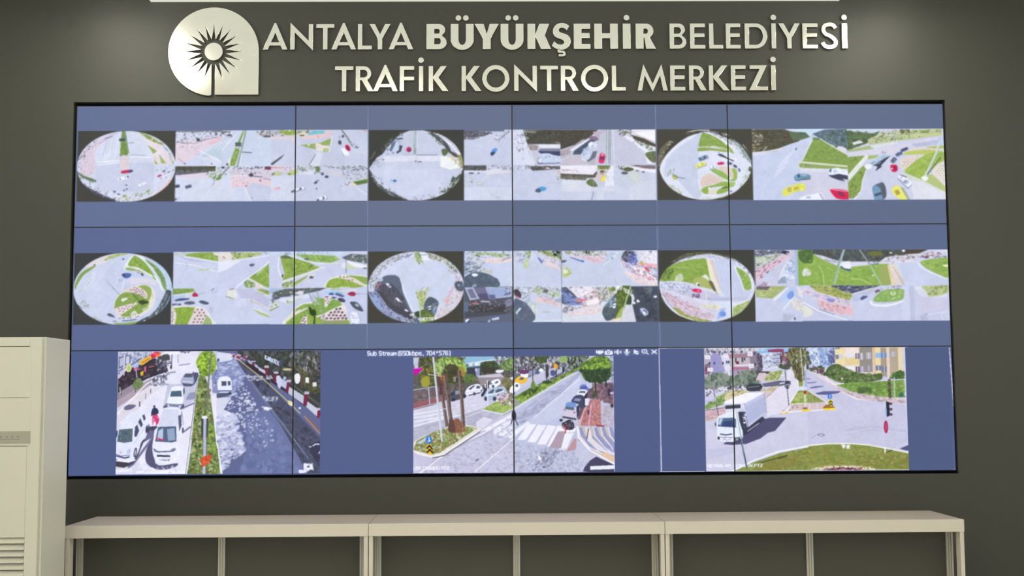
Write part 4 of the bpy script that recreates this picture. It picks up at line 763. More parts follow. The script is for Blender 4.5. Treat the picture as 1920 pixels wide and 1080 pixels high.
    v.P((238,240,250),(1640,170),(1920,240),(1920,280),(1740,250)); v.S((206,220,180),(1650,260),(1680,220),(1800,275),(1700,280)); v.L((80,90,100),6,(1650,170),(1648,330)); v.S((130,140,130),(1860,270),(1900,260),(1925,275),(1900,284)); v.B((226,230,248),1590,200,1650,270)
    v.S((84,92,90),(1178,385),(1190,370),(1225,375),(1225,398),(1190,402)); v.P((232,226,228),(1160,345),(1250,335),(1250,360),(1170,370)); v.K([(234,234,244),(196,196,220)],26,((1060,440),(1250,400),(1250,520),(1040,520)),(8,24),.4,-40)
    v.S((236,238,226),(1370,520),(1420,420),(1560,365),(1720,355),(1925,380),(1925,560),(1500,540)); v.S((150,186,64),(1390,515),(1430,430),(1530,395),(1660,415),(1800,470),(1880,500),(1700,550),(1450,550)); v.S((146,182,78),(1640,365),(1760,368),(1925,395),(1925,480),(1860,460),(1760,400)); v.P((236,224,222),(1540,385),(1640,362),(1740,395),(1880,470),(1870,500),(1700,430)); v.dots((110,90,100),16,((1540,380),(1640,366),(1740,400),(1850,470),(1700,425)),11); v.L((240,240,226),9,(1560,515),(1700,515)); v.K([(120,160,56),(180,206,80)],40,((1410,500),(1530,400),(1840,490),(1500,540)),(12,32),.3); v.L((170,130,120),9,(1740,540),(1750,510)); v.P((206,214,243),(1780,520),(1930,500),(1930,560),(1780,560))
    v.clip = (504.6,540,688.3,608)
    v.B((206,213,243),650,520,1930,1000)
    v.P((170,196,230),(664,530),(820,525),(760,580),(664,590)); v.P((90,98,100),(700,580),(860,530),(1400,520),(1300,560),(1100,600),(900,630),(700,650)); v.K([(74,84,86),(120,126,130),(226,224,236),(104,116,90)],90,((700,580),(860,535),(1380,522),(1120,595),(900,630),(720,640)),(10,28),.35,-4); v.S((232,226,240),(990,590),(1050,555),(1100,570),(1090,600),(1030,605)); v.K([WH,(90,96,110)],16,((664,650),(760,640),(740,700),(664,720)),(8,20)); v.S((84,90,120),(700,660),(760,640),(800,648),(750,668))
    v.P((226,230,248),(740,670),(960,640),(1200,590),(1180,640),(960,700),(900,720)); v.S((196,210,170),(885,680),(960,690),(1030,660),(1100,650),(1000,690),(900,722)); v.L((120,130,100),7,(885,675),(905,715)); v.S((206,216,196),(664,800),(720,700),(790,710),(760,770),(690,815)); v.L((110,130,80),9,(668,810),(780,760)); v.L((226,230,230),9,(670,680),(780,720),(770,760)); v.K([(80,96,90),WH,(140,150,160)],24,((664,660),(740,680),(760,760),(664,790)),(8,20))
    v.S((236,236,228),(870,1000),(940,850),(1060,730),(1200,700),(1400,660),(1560,680),(1640,760),(1670,900),(1660,1000)); v.S((142,182,66),(880,990),(950,880),(1060,830),(1160,770),(1200,860),(1150,880),(1040,1000)); v.P((134,180,74),(1000,790),(1100,730),(1220,720),(1260,640),(1370,660),(1380,740),(1480,660),(1560,690),(1600,740),(1480,790),(1370,850),(1270,880),(1260,1000),(1160,1000),(1150,860),(1060,790),(990,830)); v.S((148,180,70),(1130,1000),(1150,850),(1260,880),(1400,940),(1660,930),(1650,1000)); v.K([(112,156,50),(176,208,80),(100,140,60)],80,((900,980),(1100,760),(1560,700),(1400,820),(1260,900),(1380,980)),(12,32),.4,-20)
    v.P((236,226,230),(890,960),(960,840),(1160,770),(1150,790),(990,870)); v.dots((110,90,100),10,((900,940),(970,850),(1150,775),(1000,860)),9); v.P((236,226,230),(1050,1000),(1090,900),(1150,855),(1150,1000)); v.dots((110,84,96),7,((1060,990),(1100,890),(1150,870),(1145,990)),13); v.P((236,230,236),(1370,640),(1460,640),(1440,700),(1400,770),(1370,760)); v.dots((140,130,120),6,((1380,650),(1450,650),(1400,750)),11)
    v.P((236,224,228),(1380,850),(1560,770),(1630,790),(1670,880),(1650,935),(1390,945)); v.dots((96,74,90),18,((1390,850),(1560,775),(1640,800),(1660,900),(1640,935),(1400,935)),17); v.P((236,228,232),(1260,890),(1390,860),(1390,930),(1290,900)); v.dots((110,90,100),3,((1280,880),(1380,870),(1380,920)),13); v.P((150,160,110),(1390,940),(1640,935),(1640,970),(1400,980))
    v.S((46,66,30),(1170,770),(1195,765),(1210,800),(1250,800),(1265,860),(1220,880),(1185,850)); v.L((50,70,36),18,(1245,860),(1240,1000)); v.L((160,170,170),13,(1270,560),(1310,700),(1370,990)); v.L((120,130,150),9,(1170,590),(1230,720)); v.K([WH,(150,160,170)],20,((1190,590),(1300,600),(1290,740),(1230,740)),(8,20)); v.L((120,136,140),7,(1365,850),(1390,990))
    v.S((56,80,130),(1420,600),(1470,580),(1500,590),(1480,612)); v.P((170,206,240),(1380,560),(1600,560),(1610,600),(1500,600),(1390,600)); v.S((60,84,136),(1420,604),(1460,584),(1490,600),(1470,614)); v.S((84,100,140),(1505,600),(1540,588),(1625,625),(1600,640),(1520,615)); v.S((166,40,80),(1670,605),(1705,575),(1760,580),(1772,615),(1730,628)); v.L((120,130,150),5,(1770,600),(1920,602)); v.P((146,184,60),(1440,545),(1600,540),(1480,530)); v.L((240,240,226),10,(1560,565),(1780,555))
    v.S((150,70,110),(1376,640),(1400,628),(1425,636),(1400,648)); v.S((84,92,140),(1455,645),(1490,635),(1525,650),(1490,660)); v.S((70,74,104),(1540,665),(1580,650),(1625,670),(1640,700),(1590,705),(1560,690)); v.S((80,88,104),(1700,710),(1730,700),(1800,715),(1870,810),(1850,825),(1780,800),(1730,760)); v.E((176,186,200),1790,745,30,16,35)
    v.S((236,240,255),(1705,850),(1740,830),(1800,850),(1830,920),(1820,980),(1740,985),(1712,930)); v.L((150,160,186),6,(1715,850),(1740,910),(1800,905)); v.L((160,168,190),7,(1800,850),(1832,930),(1825,985)); v.L((150,160,190),5,(1730,880),(1780,875)); v.L((80,90,130),5,(1735,975),(1760,985))


def feed_22():
    v = View(686,464,6.857,(689.5,471.5,869.5,606))
    v.B((66,66,60),20,50,1270,985)
    v.ell = (780,539,90,66.8)
    v.B((212,220,246),0,0,1300,1000)
    v.K(BUSY + [(190,170,190),(150,160,130)],260,((40,500),(60,350),(200,190),(420,90),(640,60),(600,130),(420,170),(260,280),(150,360),(120,520)),(7,24),.4,-32); v.K([(150,170,100),(130,120,170),(200,206,190)],40,((150,250),(350,130),(600,80),(480,150),(260,220)),(8,22),.35,-30); v.L((110,104,160),8,(380,175),(480,115)); v.L((120,110,170),8,(500,140),(590,90))
    v.P((150,176,110),(620,60),(700,60),(720,180),(650,190)); v.K([(110,150,70),(236,240,240),(200,214,170)],46,((620,60),(700,60),(740,220),(620,200)),(8,20),.5,0); v.P((232,236,252),(680,60),(760,60),(860,170),(740,170)); v.L((120,116,170),10,(800,120),(840,155)); v.L((110,110,140),5,(680,100),(790,100))
    v.K([(110,130,70),(236,226,230),(90,100,70),(176,190,130),(206,180,200)],150,((760,60),(960,110),(1120,230),(1200,340),(1140,320),(1000,200),(840,150)),(8,24),.4,35); v.K(BUSY + [(236,200,210),(200,170,190)],200,((1060,250),(1200,330),(1265,480),(1260,600),(1130,560),(1150,400),(1070,320)),(7,22),.4,60)
    v.K([(236,196,206),(240,236,246),(200,170,200),(210,216,190),(236,220,226)],260,((980,700),(1120,480),(1250,560),(1230,680),(1100,830),(940,920),(850,930),(920,800)),(9,28),.35,-55); v.S((84,92,110),(1140,480),(1190,440),(1250,470),(1250,560),(1180,560)); v.K([(150,150,190),(226,226,246),(70,80,100)],26,((1130,460),(1250,480),(1240,580),(1150,560)),(8,20)); v.P((236,180,190),(1010,690),(1070,660),(1080,700),(1030,720)); v.L((206,120,150),6,(1060,640),(1120,520))
    v.S((96,106,128),(150,440),(240,370),(340,355),(400,370),(450,430),(470,560),(520,680),(600,850),(700,960),(660,985),(500,940),(330,820),(180,640),(110,560)); v.S((74,74,86),(150,560),(260,600),(360,680),(520,800),(600,880),(560,930),(420,860),(280,760)); v.S((86,84,100),(160,500),(300,480),(430,560),(500,720),(560,830),(440,780),(260,620)); v.S((88,86,100),(200,480),(250,500),(420,700),(380,760),(280,650))
    v.K([(60,64,76),(110,114,130)],44,((170,500),(400,440),(560,820),(400,780)),(10,34),.4,55)
    v.K([(90,110,110),WH,(210,160,180)],30,((60,440),(210,380),(230,430),(110,540),(50,530)),(7,20)); v.L((216,110,150),13,(125,540),(190,460)); v.P((206,214,240),(130,400),(210,380),(220,430),(160,440)); v.K([(60,70,80),WH],20,((120,390),(220,380),(210,440),(130,430)),(6,14))
    v.P((150,158,196),(35,570),(130,565),(210,700),(320,800),(440,870),(560,930),(560,990),(400,970),(200,850),(80,720)); v.P((150,170,214),(60,640),(130,600),(240,730),(200,800),(120,740)); v.K([(70,76,120),(190,196,226),(100,106,140),(206,210,236)],46,((50,580),(140,590),(300,790),(560,930),(520,970),(250,850)),(10,24),.5,40)
    for a,b in (((60,580),(100,640)),((140,600),(240,740)),((240,840),(320,800)),((330,880),(320,830)),((300,890),(340,830)),((400,900),(460,880)),((190,720),(230,790))):
        v.L((84,90,136),11,a,b); v.L((206,210,236),6,(a[0] + 12,a[1] - 6),(b[0] + 12,b[1] - 6))
    v.S(WH,(255,470),(280,462),(325,510),(300,515)); v.E((110,120,150),300,495,14,9,50); v.S(WH,(382,660),(405,648),(440,690),(425,700)); v.S(WH,(495,805),(515,795),(545,820),(525,826)); v.S(WH,(560,870),(600,850),(650,880),(655,900),(600,890)); v.E((200,206,230),455,700,14,7,50)
    v.L((236,242,255),11,(440,400),(500,600),(620,850)); v.K([(60,70,60),(236,240,246)],26,((560,840),(680,830),(700,900),(620,930)),(8,20)); v.S((60,76,56),(620,850),(680,820),(690,900),(650,890))
    v.S((196,212,130),(650,590),(700,560),(780,590),(760,680),(720,780),(690,760),(670,650)); v.K([(160,180,60),(226,234,170),(150,150,170),(120,130,110),(220,226,140)],90,((640,560),(760,510),(820,540),(760,640),(740,800),(690,780)),(8,24),.4,-40); v.L((190,190,206),7,(760,590),(860,520)); v.L((150,156,180),6,(700,540),(760,510))
    v.S((84,96,110),(745,800),(760,700),(820,640),(900,670),(935,720),(910,800),(880,880),(780,860)); v.K([(66,76,96),(110,124,140)],26,((770,720),(900,690),(880,860),(770,820)),(10,26)); v.P(WH,(795,765),(835,750),(840,770),(800,778)); v.P(WH,(800,795),(835,785),(836,800),(802,806)); v.K([WH,(110,130,150)],22,((860,720),(930,700),(900,870),(850,830)),(8,18)); v.E((120,160,210),875,815,20,14)
    v.S((96, 120, 60), (700, 820), (760, 800), (870, 870), (850, 940), (720, 970), (690, 900)); v.K([(140, 170, 56), (70, 90, 40), (170, 196, 80)], 50, ((700, 830), (860, 880), (900, 940), (720, 975)), (10, 24)); v.L((176, 200, 190), 13, (688, 660), (700, 985)); v.P((140, 176, 60), (710, 940), (920, 930), (820, 975), (700, 980)); text(v, 'DEFTER', 708, 942, 36, (245, 248, 255), 9, 210); v.K(BUSY, 40, ((420, 930), (600, 930), (680, 985), (480, 970)), (8, 20), .4, 20)
    v = View(686,464,6.857,(870.3,470.8,961.6,538))
    v.B((208,217,244),1255,40,1910,520)
    v.K(BUSY + BUSYG,200,((1265,50),(1890,50),(1880,120),(1600,110),(1500,220),(1500,330),(1265,330)),(8,26),.35,20); v.K([(150,180,80),(100,126,80),(190,206,150),(176,204,90)],60,((1340,55),(1640,80),(1860,100),(1760,130),(1500,100)),(10,26),.4,5); v.P((236,222,226),(1480,140),(1880,140),(1880,180),(1740,210),(1560,200)); v.K([(236,190,200),(206,176,186),(236,238,246)],34,((1500,150),(1880,140),(1760,200),(1560,200)),(8,24),.3); v.L((110,100,140),8,(1750,165),(1865,130))
    v.K([(78,88,120),(240,244,255),(120,130,160),(80,110,130)],110,((1265,180),(1400,190),(1520,280),(1500,340),(1265,340)),(10,30),.3,-30); v.S((88,100,120),(1265,420),(1270,380),(1340,340),(1440,320),(1560,340),(1660,390),(1700,420),(1690,510),(1265,515)); v.K([(78,92,110),(104,118,136)],40,((1270,400),(1500,340),(1680,420),(1680,500),(1270,500)),(16,40)); v.S(WH,(1360,350),(1390,335),(1440,345),(1430,368),(1385,375)); v.E((200,206,170),1560,310,70,20,20,.7); v.L((150,160,170),6,(1605,290),(1610,320)); v.E((190,206,236),1395,495,30,22,-30,.6)
    v.clip = (870.3,538,961.6,605)
    v.B((86,90,104),1255,505,1910,1000)
    v.P((190,196,230),(1270,515),(1380,512),(1460,660),(1340,680)); v.P((120,120,150),(1300,540),(1370,530),(1430,650),(1350,655)); v.P((112,114,146),(1390,515),(1540,512),(1590,660),(1480,670)); v.P((84,86,120),(1440,600),(1560,590),(1580,665),(1470,668)); v.P((160,176,216),(1535,512),(1870,515),(1870,640),(1640,660),(1590,620)); v.L((206,212,240),8,(1540,515),(1870,520),(1870,630),(1640,655),(1680,705)); v.K([(76,80,120),(200,206,230)],24,((1780,525),(1860,525),(1860,610),(1780,610)),(9,20),.6,0); v.P((100,106,150),(1590,610),(1660,610),(1670,680),(1610,680)); v.L((190,194,226),7,(1380,515),(1460,665)); v.L((200,206,236),6,(1540,520),(1600,670))
    v.P((110,64,76),(1340,690),(1460,690),(1450,730),(1360,740)); v.L((226,214,226),14,(1480,695),(1590,700)); v.L((226,206,210),12,(1370,722),(1450,728)); v.B((66,66,72),1300,740,1800,830); v.K([(56,56,60),(110,100,104),(150,150,170)],60,((1280,680),(1880,680),(1880,820),(1290,830)),(12,30),.4); v.P((130,130,160),(1790,680),(1880,660),(1880,740),(1800,770)); v.K([(200,200,226),(86,86,110)],18,((1790,680),(1880,670),(1880,800),(1790,800)),(8,22),.4,-20)
    v.P((100,112,140),(1265,700),(1320,700),(1320,820),(1265,860)); v.B((76,78,88),1265,830,1800,920); v.P((96,104,126),(1265,910),(1880,850),(1880,985),(1265,985)); v.P((206,214,240),(1615,910),(1705,890),(1715,925),(1625,940)); v.P((90,100,170),(1620,900),(1680,880),(1700,895),(1625,915)); v.P(WH,(1275,935),(1310,915),(1330,930),(1290,970)); v.P((50,56,110),(1285,970),(1330,930),(1335,960),(1300,980)); v.P((190,200,220),(1565,955),(1590,920),(1600,940),(1580,972)); v.L((70,80,110),9,(1430,960),(1560,962))
    v = View(960,464,6.857,(961.6,470.4,1052.6,537))
    v.B((206,215,240),0,40,650,520)
    v.K(BUSY + [(120,140,190)],90,((20,50),(170,50),(150,200),(60,190)),(8,22),.35,-60); v.K([(120,160,70),(236,240,240),(90,120,90)],50,((165,50),(250,50),(225,150),(200,150)),(9,22)); v.P((200,214,180),(160,160),(220,160),(210,280),(145,270)); v.K([(180,190,110),(236,240,230)],20,((150,180),(220,180),(215,265),(150,265)),(8,18)); v.K([WH,(196,204,226)],30,((230,60),(340,90),(330,180),(240,170)),(9,24),.3,20); v.P((96,112,180),(325,130),(350,140),(400,190),(380,215)); v.K([(236,196,206),(150,130,160),WH,(236,220,226)],100,((340,60),(420,70),(640,180),(640,300),(420,260),(360,130)),(8,24),.35,40); v.P((238,224,228),(440,180),(560,220),(635,300),(440,262)); v.K([(104,130,40),(60,80,40),(190,200,90),(210,214,130)],110,((340,50),(640,50),(640,170),(560,150),(440,110)),(10,26),.45,30); v.S((40,60,56),(520,60),(600,50),(620,90),(560,120)); v.L(WH,9,(520,90),(560,60),(575,90)); v.L(WH,8,(580,105),(610,90)); v.P((212,214,232),(400,215),(640,300),(640,320),(400,260))
    v.clip = (1052.6,470,1233.4,536.5)
    v.B((207,215,240),640,40,1880,520)
    v.K([(104,136,50),(236,206,216),WH,(90,80,90),(160,180,90)],170,((650,45),(1240,45),(1200,120),(980,130),(860,120),(700,90)),(8,24),.35,15); v.P((226,210,226),(700,110),(1000,110),(1190,110),(1200,180),(1060,210),(960,160),(800,130)); v.K([(236,190,200),(200,160,180),WH],60,((900,120),(1200,100),(1180,190),(1040,205)),(8,24),.35,-10); v.P((104,130,190),(740,120),(920,170),(925,195),(890,190),(760,140)); v.P((90,110,190),(880,165),(930,175),(920,200)); v.L((236,240,250),7,(760,120),(900,165)); v.S((96,100,116),(640,170),(700,165),(690,190),(640,200)); v.S((40,50,40),(920,50),(990,50),(990,90),(940,80)); v.L(WH,9,(935,50),(945,80)); v.L(WH,9,(970,50),(985,100))
    v.S((196,210,130),(645,280),(720,270),(765,320),(730,370),(660,385)); v.S((232,236,232),(660,290),(700,290),(720,320),(690,350),(660,340)); v.L((150,150,70),8,(690,360),(760,330)); v.K([(160,160,90),(236,240,240)],16,((650,220),(760,290),(740,360),(650,370)),(8,18)); v.L((226,232,246),20,(1180,230),(1330,110)); v.K([WH,(170,186,200),(120,160,190)],40,((1190,90),(1380,60),(1350,130),(1220,180)),(8,22),.3,-35)
    v.S((84,88,104),(1410,130),(1460,50),(1540,50),(1580,80),(1500,190),(1450,190)); v.K([(60,66,76),(140,144,170)],26,((1420,110),(1470,50),(1560,60),(1490,190),(1440,180)),(10,26)); v.P((110,124,190),(1500,120),(1570,60),(1620,180),(1600,230),(1520,240),(1490,200)); v.K([(80,90,160),(206,216,246),(60,66,100)],26,((1500,100),(1590,60),(1620,200),(1520,230)),(10,24)); v.P((240,236,252),(1620,50),(1870,50),(1870,230),(1650,190)); v.K([(220,226,240),(190,214,200),(206,190,220)],34,((1630,60),(1870,60),(1870,200),(1640,190)),(12,34),.3); v.P((90,90,120),(1770,60),(1800,50),(1795,80)); v.P((240,190,200),(1590,200),(1870,220),(1870,270),(1660,260)); v.P((250,246,250),(1560,250),(1720,280),(1870,380),(1870,500),(1700,420),(1560,330)); v.P((238,222,232),(1420,310),(1620,320),(1800,420),(1870,470),(1870,500),(1640,480),(1530,420)); v.S((216,90,110),(1700,260),(1760,275),(1770,320),(1730,310)); v.K([(236,190,206),WH,(160,150,190),(216,110,140),(110,120,150)],170,((1400,150),(1500,200),(1870,250),(1870,440),(1700,430),(1420,260)),(8,28),.35,22); v.L((130,130,140),7,(1500,250),(1590,320)); v.L((110,110,120),7,(1760,340),(1870,400)); v.K([(206,180,200),(240,240,250),(236,210,190)],50,((1500,350),(1870,440),(1870,500),(1600,480)),(9,30),.25,20); v.E((190,180,90),1665,205,20,22); v.L((236,238,252),9,(1400,200),(1420,260),(1560,390)); v.L((150,150,170),4,(1320,420),(1350,480))
    v.clip = (961.6,537,1053,604.7)
    v.B((210,219,242),0,495,650,990)
    v.K(BUSYG + BUSY,150,((20,505),(640,505),(640,600),(440,610),(220,600),(120,660),(20,600)),(8,24),.4,10); v.K([(150,176,90),(176,196,100),(110,130,70)],44,((240,520),(400,540),(640,600),(640,650),(500,630),(300,580)),(10,28),.4,12); v.E((110,104,120),438,565,32,24); v.S((70,64,76),(20,560),(70,540),(120,600),(110,650),(50,640)); v.L((216,120,150),12,(20,612),(110,660)); v.K([(176,186,214),(110,120,150),WH],60,((120,600),(220,560),(230,720),(160,740)),(8,22),.4,-30)
    v.P((236,216,224),(300,640),(460,650),(640,720),(640,790),(520,740),(330,720)); v.K([(206,180,200),(120,120,170),(236,200,200)],50,((300,610),(460,620),(640,690),(640,760),(440,720)),(8,26),.3,18); v.P((170,180,206),(540,680),(640,650),(640,715),(570,710)); v.S((94,104,126),(25,680),(110,680),(200,740),(260,820),(300,900),(240,985),(15,985)); v.K([(84,94,116),(110,120,140)],34,((30,700),(200,750),(280,900),(30,970)),(16,40)); v.P((206,226,244),(60,820),(100,775),(125,790),(90,830)); v.P((190,220,216),(40,840),(60,820),(90,835),(70,865)); v.L((70,80,130),8,(80,845),(128,790)); v.K([(226,226,214),(180,190,170),WH],60,((220,690),(300,730),(330,860),(290,850)),(8,24),.4,60); v.E((190,194,206),440,835,60,8); v.P((226,234,250),(280,940),(650,930),(650,985),(240,985)); v.E((90,130,150),165,720,22,14)
    v.clip = (1053,536.5,1233.8,604.5)
    v.B((222,228,242),640,495,1880,990)
    v.P((96,104,130),(640,510),(700,510),(800,600),(850,700),(900,740),(700,740),(640,720)); v.P((132,150,210),(650,570),(740,590),(880,700),(910,740),(740,750),(680,700)); v.K([(160,176,226),(80,90,130),(66,72,96)],34,((645,520),(720,540),(880,720),(720,740),(650,690)),(12,34),.3,15); v.L((70,74,90),9,(690,510),(860,670)); v.P((244,236,250),(760,510),(1040,510),(1060,620),(850,640),(790,570)); v.K([(220,220,240),(190,214,204),(200,180,206)],30,((770,515),(1040,515),(1040,620),(860,640)),(10,28),.3,10); v.L((110,110,140),10,(740,520),(780,514)); v.L((110,110,140),10,(880,520),(910,514)); v.P((216,120,140),(810,690),(860,665),(960,665),(900,700),(830,710)); v.K([(236,170,190),WH,(216,110,130),(110,110,150),(190,200,160)],140,((810,660),(1060,560),(1190,600),(1120,760),(930,770)),(9,30),.4,-10)
    v.P((244,236,240),(950,690),(1110,650),(1120,720),(960,750)); v.K([(60,56,70),(110,90,110),(190,170,190)],50,((650,800),(700,750),(820,760),(920,770),(780,810),(660,840)),(7,20),.4,-20); v.L((90,80,100),7,(650,830),(690,765),(720,790)); v.P((236,222,230),(660,860),(1000,770),(1180,760),(1110,860),(760,880)); v.K([(226,196,206),(200,190,200),(240,236,240)],50,((660,850),(1160,780),(1080,860),(760,880)),(10,30),.25,-6); v.L((130,120,140),6,(900,690),(925,770)); v.K([(200,206,170),(226,206,206),(150,160,120),(110,120,90),(120,110,140)],130,((1040,520),(1330,510),(1330,650),(1180,690),(1090,620)),(9,26),.45,-50); v.K([(90,116,50),(130,156,60)],24,((1250,515),(1330,510),(1330,560),(1260,570)),(9,22))
    v.S((84,96,110),(1160,830),(1200,740),(1300,640),(1350,600),(1360,720),(1330,860),(1300,920),(1220,945),(1180,900)); v.K([(66,76,90),(104,116,130)],34,((1180,830),(1320,680),(1320,880),(1220,930)),(12,30),.4,-60); v.K([WH,(150,180,200),(110,150,180)],60,((1190,700),(1260,640),(1340,650),(1330,780),(1200,770)),(10,26),.4,-40); v.S(WH,(1290,770),(1320,755),(1335,770),(1310,790)); v.S(WH,(1300,735),(1325,720),(1345,730),(1325,748))
    v.S((86,108,54),(1340,620),(1400,510),(1530,505),(1510,640),(1440,800),(1380,910),(1310,930),(1350,780)); v.K([(110,140,50),(66,86,40),(150,176,60)],80,((1350,640),(1420,520),(1520,520),(1480,720),(1380,900)),(10,28)); v.S((170,190,80),(1340,890),(1400,790),(1440,780),(1400,900),(1340,925)); v.L((190,206,170),14,(1530,505),(1430,800),(1390,965)); v.S((60,80,60),(1480,690),(1520,620),(1540,660),(1530,740),(1480,740)); v.P((220,224,236),(1460,740),(1545,740),(1590,965),(1410,965)); v.P((236,224,214),(1300,925),(1400,900),(1390,965),(1250,965))
    v.B((70, 76, 90), 1540, 505, 1880, 560); v.P((72, 78, 94), (1530, 505), (1880, 505), (1880, 965), (1590, 965), (1550, 740), (1580, 660)); v.K([(60, 64, 78), (86, 92, 106)], 50, ((1560, 540), (1870, 520), (1870, 950), (1610, 950)), (20, 50)); v.L((206, 212, 230), 9, (1545, 740), (1592, 965)); v.K([(130, 140, 156), (104, 116, 120)], 34, ((1700, 520), (1800, 510), (1800, 600), (1720, 590)), (9, 22)); v.S(WH, (1600, 690), (1620, 675), (1645, 700), (1620, 715)); v.S(WH, (1545, 710), (1570, 700), (1590, 725), (1565, 735)); v.S(WH, (1820, 635), (1850, 625), (1870, 640), (1845, 655)); v.S((196, 208, 240), (1640, 800), (1690, 785), (1740, 820), (1750, 860), (1710, 885), (1670, 860)); v.P((84, 96, 130), (1680, 800), (1730, 820), (1740, 860), (1710, 850)); v.L((60, 70, 130), 7, (1640, 800), (1690, 880)); v.E(WH, 1700, 848, 20, 18); v.K([(84, 96, 60), (120, 130, 130)], 20, ((1540, 540), (1590, 560), (1590, 620), (1540, 600)), (8, 20)); text(v, 'DEFTER', 1345, 522, 40, (245, 248, 255), 9, 175, 0.5)


def feed_23():
    v = View(1230,464,6.857,(1235,469.5,1416.5,604))
    v.B((64,64,60),20,35,1290,970)
    v.P((92,92,72),(180,200),(300,120),(400,80),(560,60),(740,70),(940,110),(1100,190),(900,140),(620,110),(420,150)); v.K([(110,116,110),(74,76,64),(130,134,130)],50,((180,210),(400,80),(740,65),(1100,190),(900,140),(500,110)),(10,26),.4,0); v.P((74,80,92),(60,570),(160,740),(250,830),(200,820),(80,700))
    v.ell = (1325.6,540,90,64.5)
    v.S((222,226,250),(40,500),(90,350),(220,220),(430,130),(680,90),(900,130),(1080,190),(1210,310),(1272,480),(1250,620),(1140,790),(960,910),(720,962),(500,940),(280,870),(120,720))
    v.K([(90,96,120),(236,238,250),(150,156,190)],130,((150,230),(300,160),(480,100),(700,85),(920,130),(1100,200),(1250,380),(1265,480),(1230,420),(1080,260),(900,170),(640,130),(400,160),(200,240)),(8,22),.3,10); v.L((130,140,150),14,(400,80),(440,140))
    v.S((144,182,68),(60,430),(110,310),(210,230),(400,170),(560,150),(650,155),(680,300),(720,450),(760,545),(640,520),(480,470),(340,445),(200,435)); v.K([(160,196,84),(126,166,56)],60,((220,250),(560,160),(650,200),(690,400),(480,440),(250,420)),(16,44),.3,20); v.K([(80,110,50),(100,130,60)],36,((70,420),(120,300),(210,260),(240,300),(160,420)),(12,30)); v.S((206,220,180),(240,430),(290,350),(340,350),(350,430),(280,445)); v.K([WH,(150,170,130)],16,((250,350),(340,350),(340,430),(250,430)),(8,18)); v.L((176,206,120),7,(260,250),(440,270),(540,310)); v.S((176,190,96),(480,420),(560,380),(700,430),(740,540),(620,520),(500,490))
    v.P((240,234,220),(660,155),(720,165),(800,480),(830,610),(780,590),(700,420)); v.P((222,208,200),(700,165),(745,175),(830,520),(860,610),(780,440)); v.L((250,246,210),8,(660,165),(700,380)); v.P((232,238,236),(590,380),(640,350),(680,390),(690,440),(640,400)); v.S((110,100,84),(680,440),(720,440),(755,510),(780,590),(740,560),(700,490)); v.L((90,84,90),6,(740,520),(790,610)); v.E((250,250,240),740,75,26,9); v.E((240,246,220),950,112,40,11)
    v.P((206,213,242),(760,165),(960,160),(1010,200),(1110,420),(1130,560),(1240,570),(1220,680),(1000,710),(880,660),(840,560),(780,330)); v.L(WH,12,(1010,240),(1080,400),(1130,550)); v.S((146,188,76),(1035,265),(1120,300),(1200,380),(1225,470),(1220,545),(1140,545),(1100,420)); v.K([(190,220,140),(120,160,60)],26,((1050,280),(1200,390),(1210,530),(1150,530),(1100,400)),(9,26),.4,60); v.L(WH,10,(1050,255),(1160,310),(1240,430),(1246,540))
    v.K([(206,212,240),(110,120,150),WH,(150,150,190)],150,((45,520),(60,440),(200,450),(440,490),(480,560),(300,560),(180,560)),(8,22),.4,10); v.P((206,206,232),(180,540),(480,560),(640,560),(880,650),(1220,640),(1180,690),(900,700),(600,680),(340,620)); v.P((190,194,226),(680,650),(860,655),(1140,660),(900,690),(690,695)); v.S((216,40,100),(462,555),(500,535),(570,545),(588,570),(560,588),(490,575)); v.E((250,120,160),545,565,20,12); v.E((236,240,250),540,478,30,22); v.E((70,76,90),550,485,16,14)
    v.K([(60,70,100),(216,60,110),(110,120,150)],26,((465,600),(560,600),(560,655),(465,650)),(8,20)); v.K([(130,140,160),(226,230,246)],24,((290,550),(440,560),(440,600),(300,600)),(10,22)); v.L((236,226,230),14,(640,560),(655,700)); v.E((170,170,200),670,665,12,18); v.L((240,230,220),10,(700,560),(860,600))
    v.P((226,206,224),(60,540),(250,640),(520,780),(760,880),(740,930),(480,900),(240,780),(110,650)); v.K([(206,170,190),(150,140,190),(236,226,240),(190,130,150),(180,170,180)],150,((60,560),(300,640),(760,880),(620,930),(340,850),(120,670)),(10,34),.25,32); v.S((160,170,90),(220,790),(270,780),(420,880),(620,930),(720,950),(560,960),(380,920)); v.K([(130,140,60),(190,196,130)],40,((230,790),(420,880),(700,945),(480,945)),(10,26),.4,25); v.P((222,214,236),(330,620),(700,760),(800,800),(760,850),(480,760)); v.S((232,230,214),(560,760),(700,730),(860,760),(850,810),(720,800)); v.K([(200,206,170),(236,228,230)],30,((560,750),(850,760),(830,800),(680,790)),(8,26),.3)
    v.P((220,226,250),(860,700),(980,720),(1000,900),(900,940),(760,945),(800,820)); v.P((170,196,244),(820,800),(890,780),(870,880),(770,940),(790,860)); v.S((120,150,230),(810,850),(850,825),(895,850),(880,890),(830,890)); v.S((168,192,110),(980,860),(1000,760),(1100,730),(1200,690),(1150,780),(1060,850),(980,900)); v.K([(140,170,80),(206,220,160)],40,((990,840),(1010,760),(1190,700),(1100,820)),(10,28),.35,-30); v.L((244,246,252),9,(1000,760),(1180,680),(1230,600)); v.L((236,240,250),10,(70,620),(130,730),(290,870),(480,940)); v.L((120,130,140),6,(90,600),(160,720),(230,800))
    v = View(1230,464,6.857,(1416,469,1507,536))
    v.B((212,212,238),1255,30,1930,500)
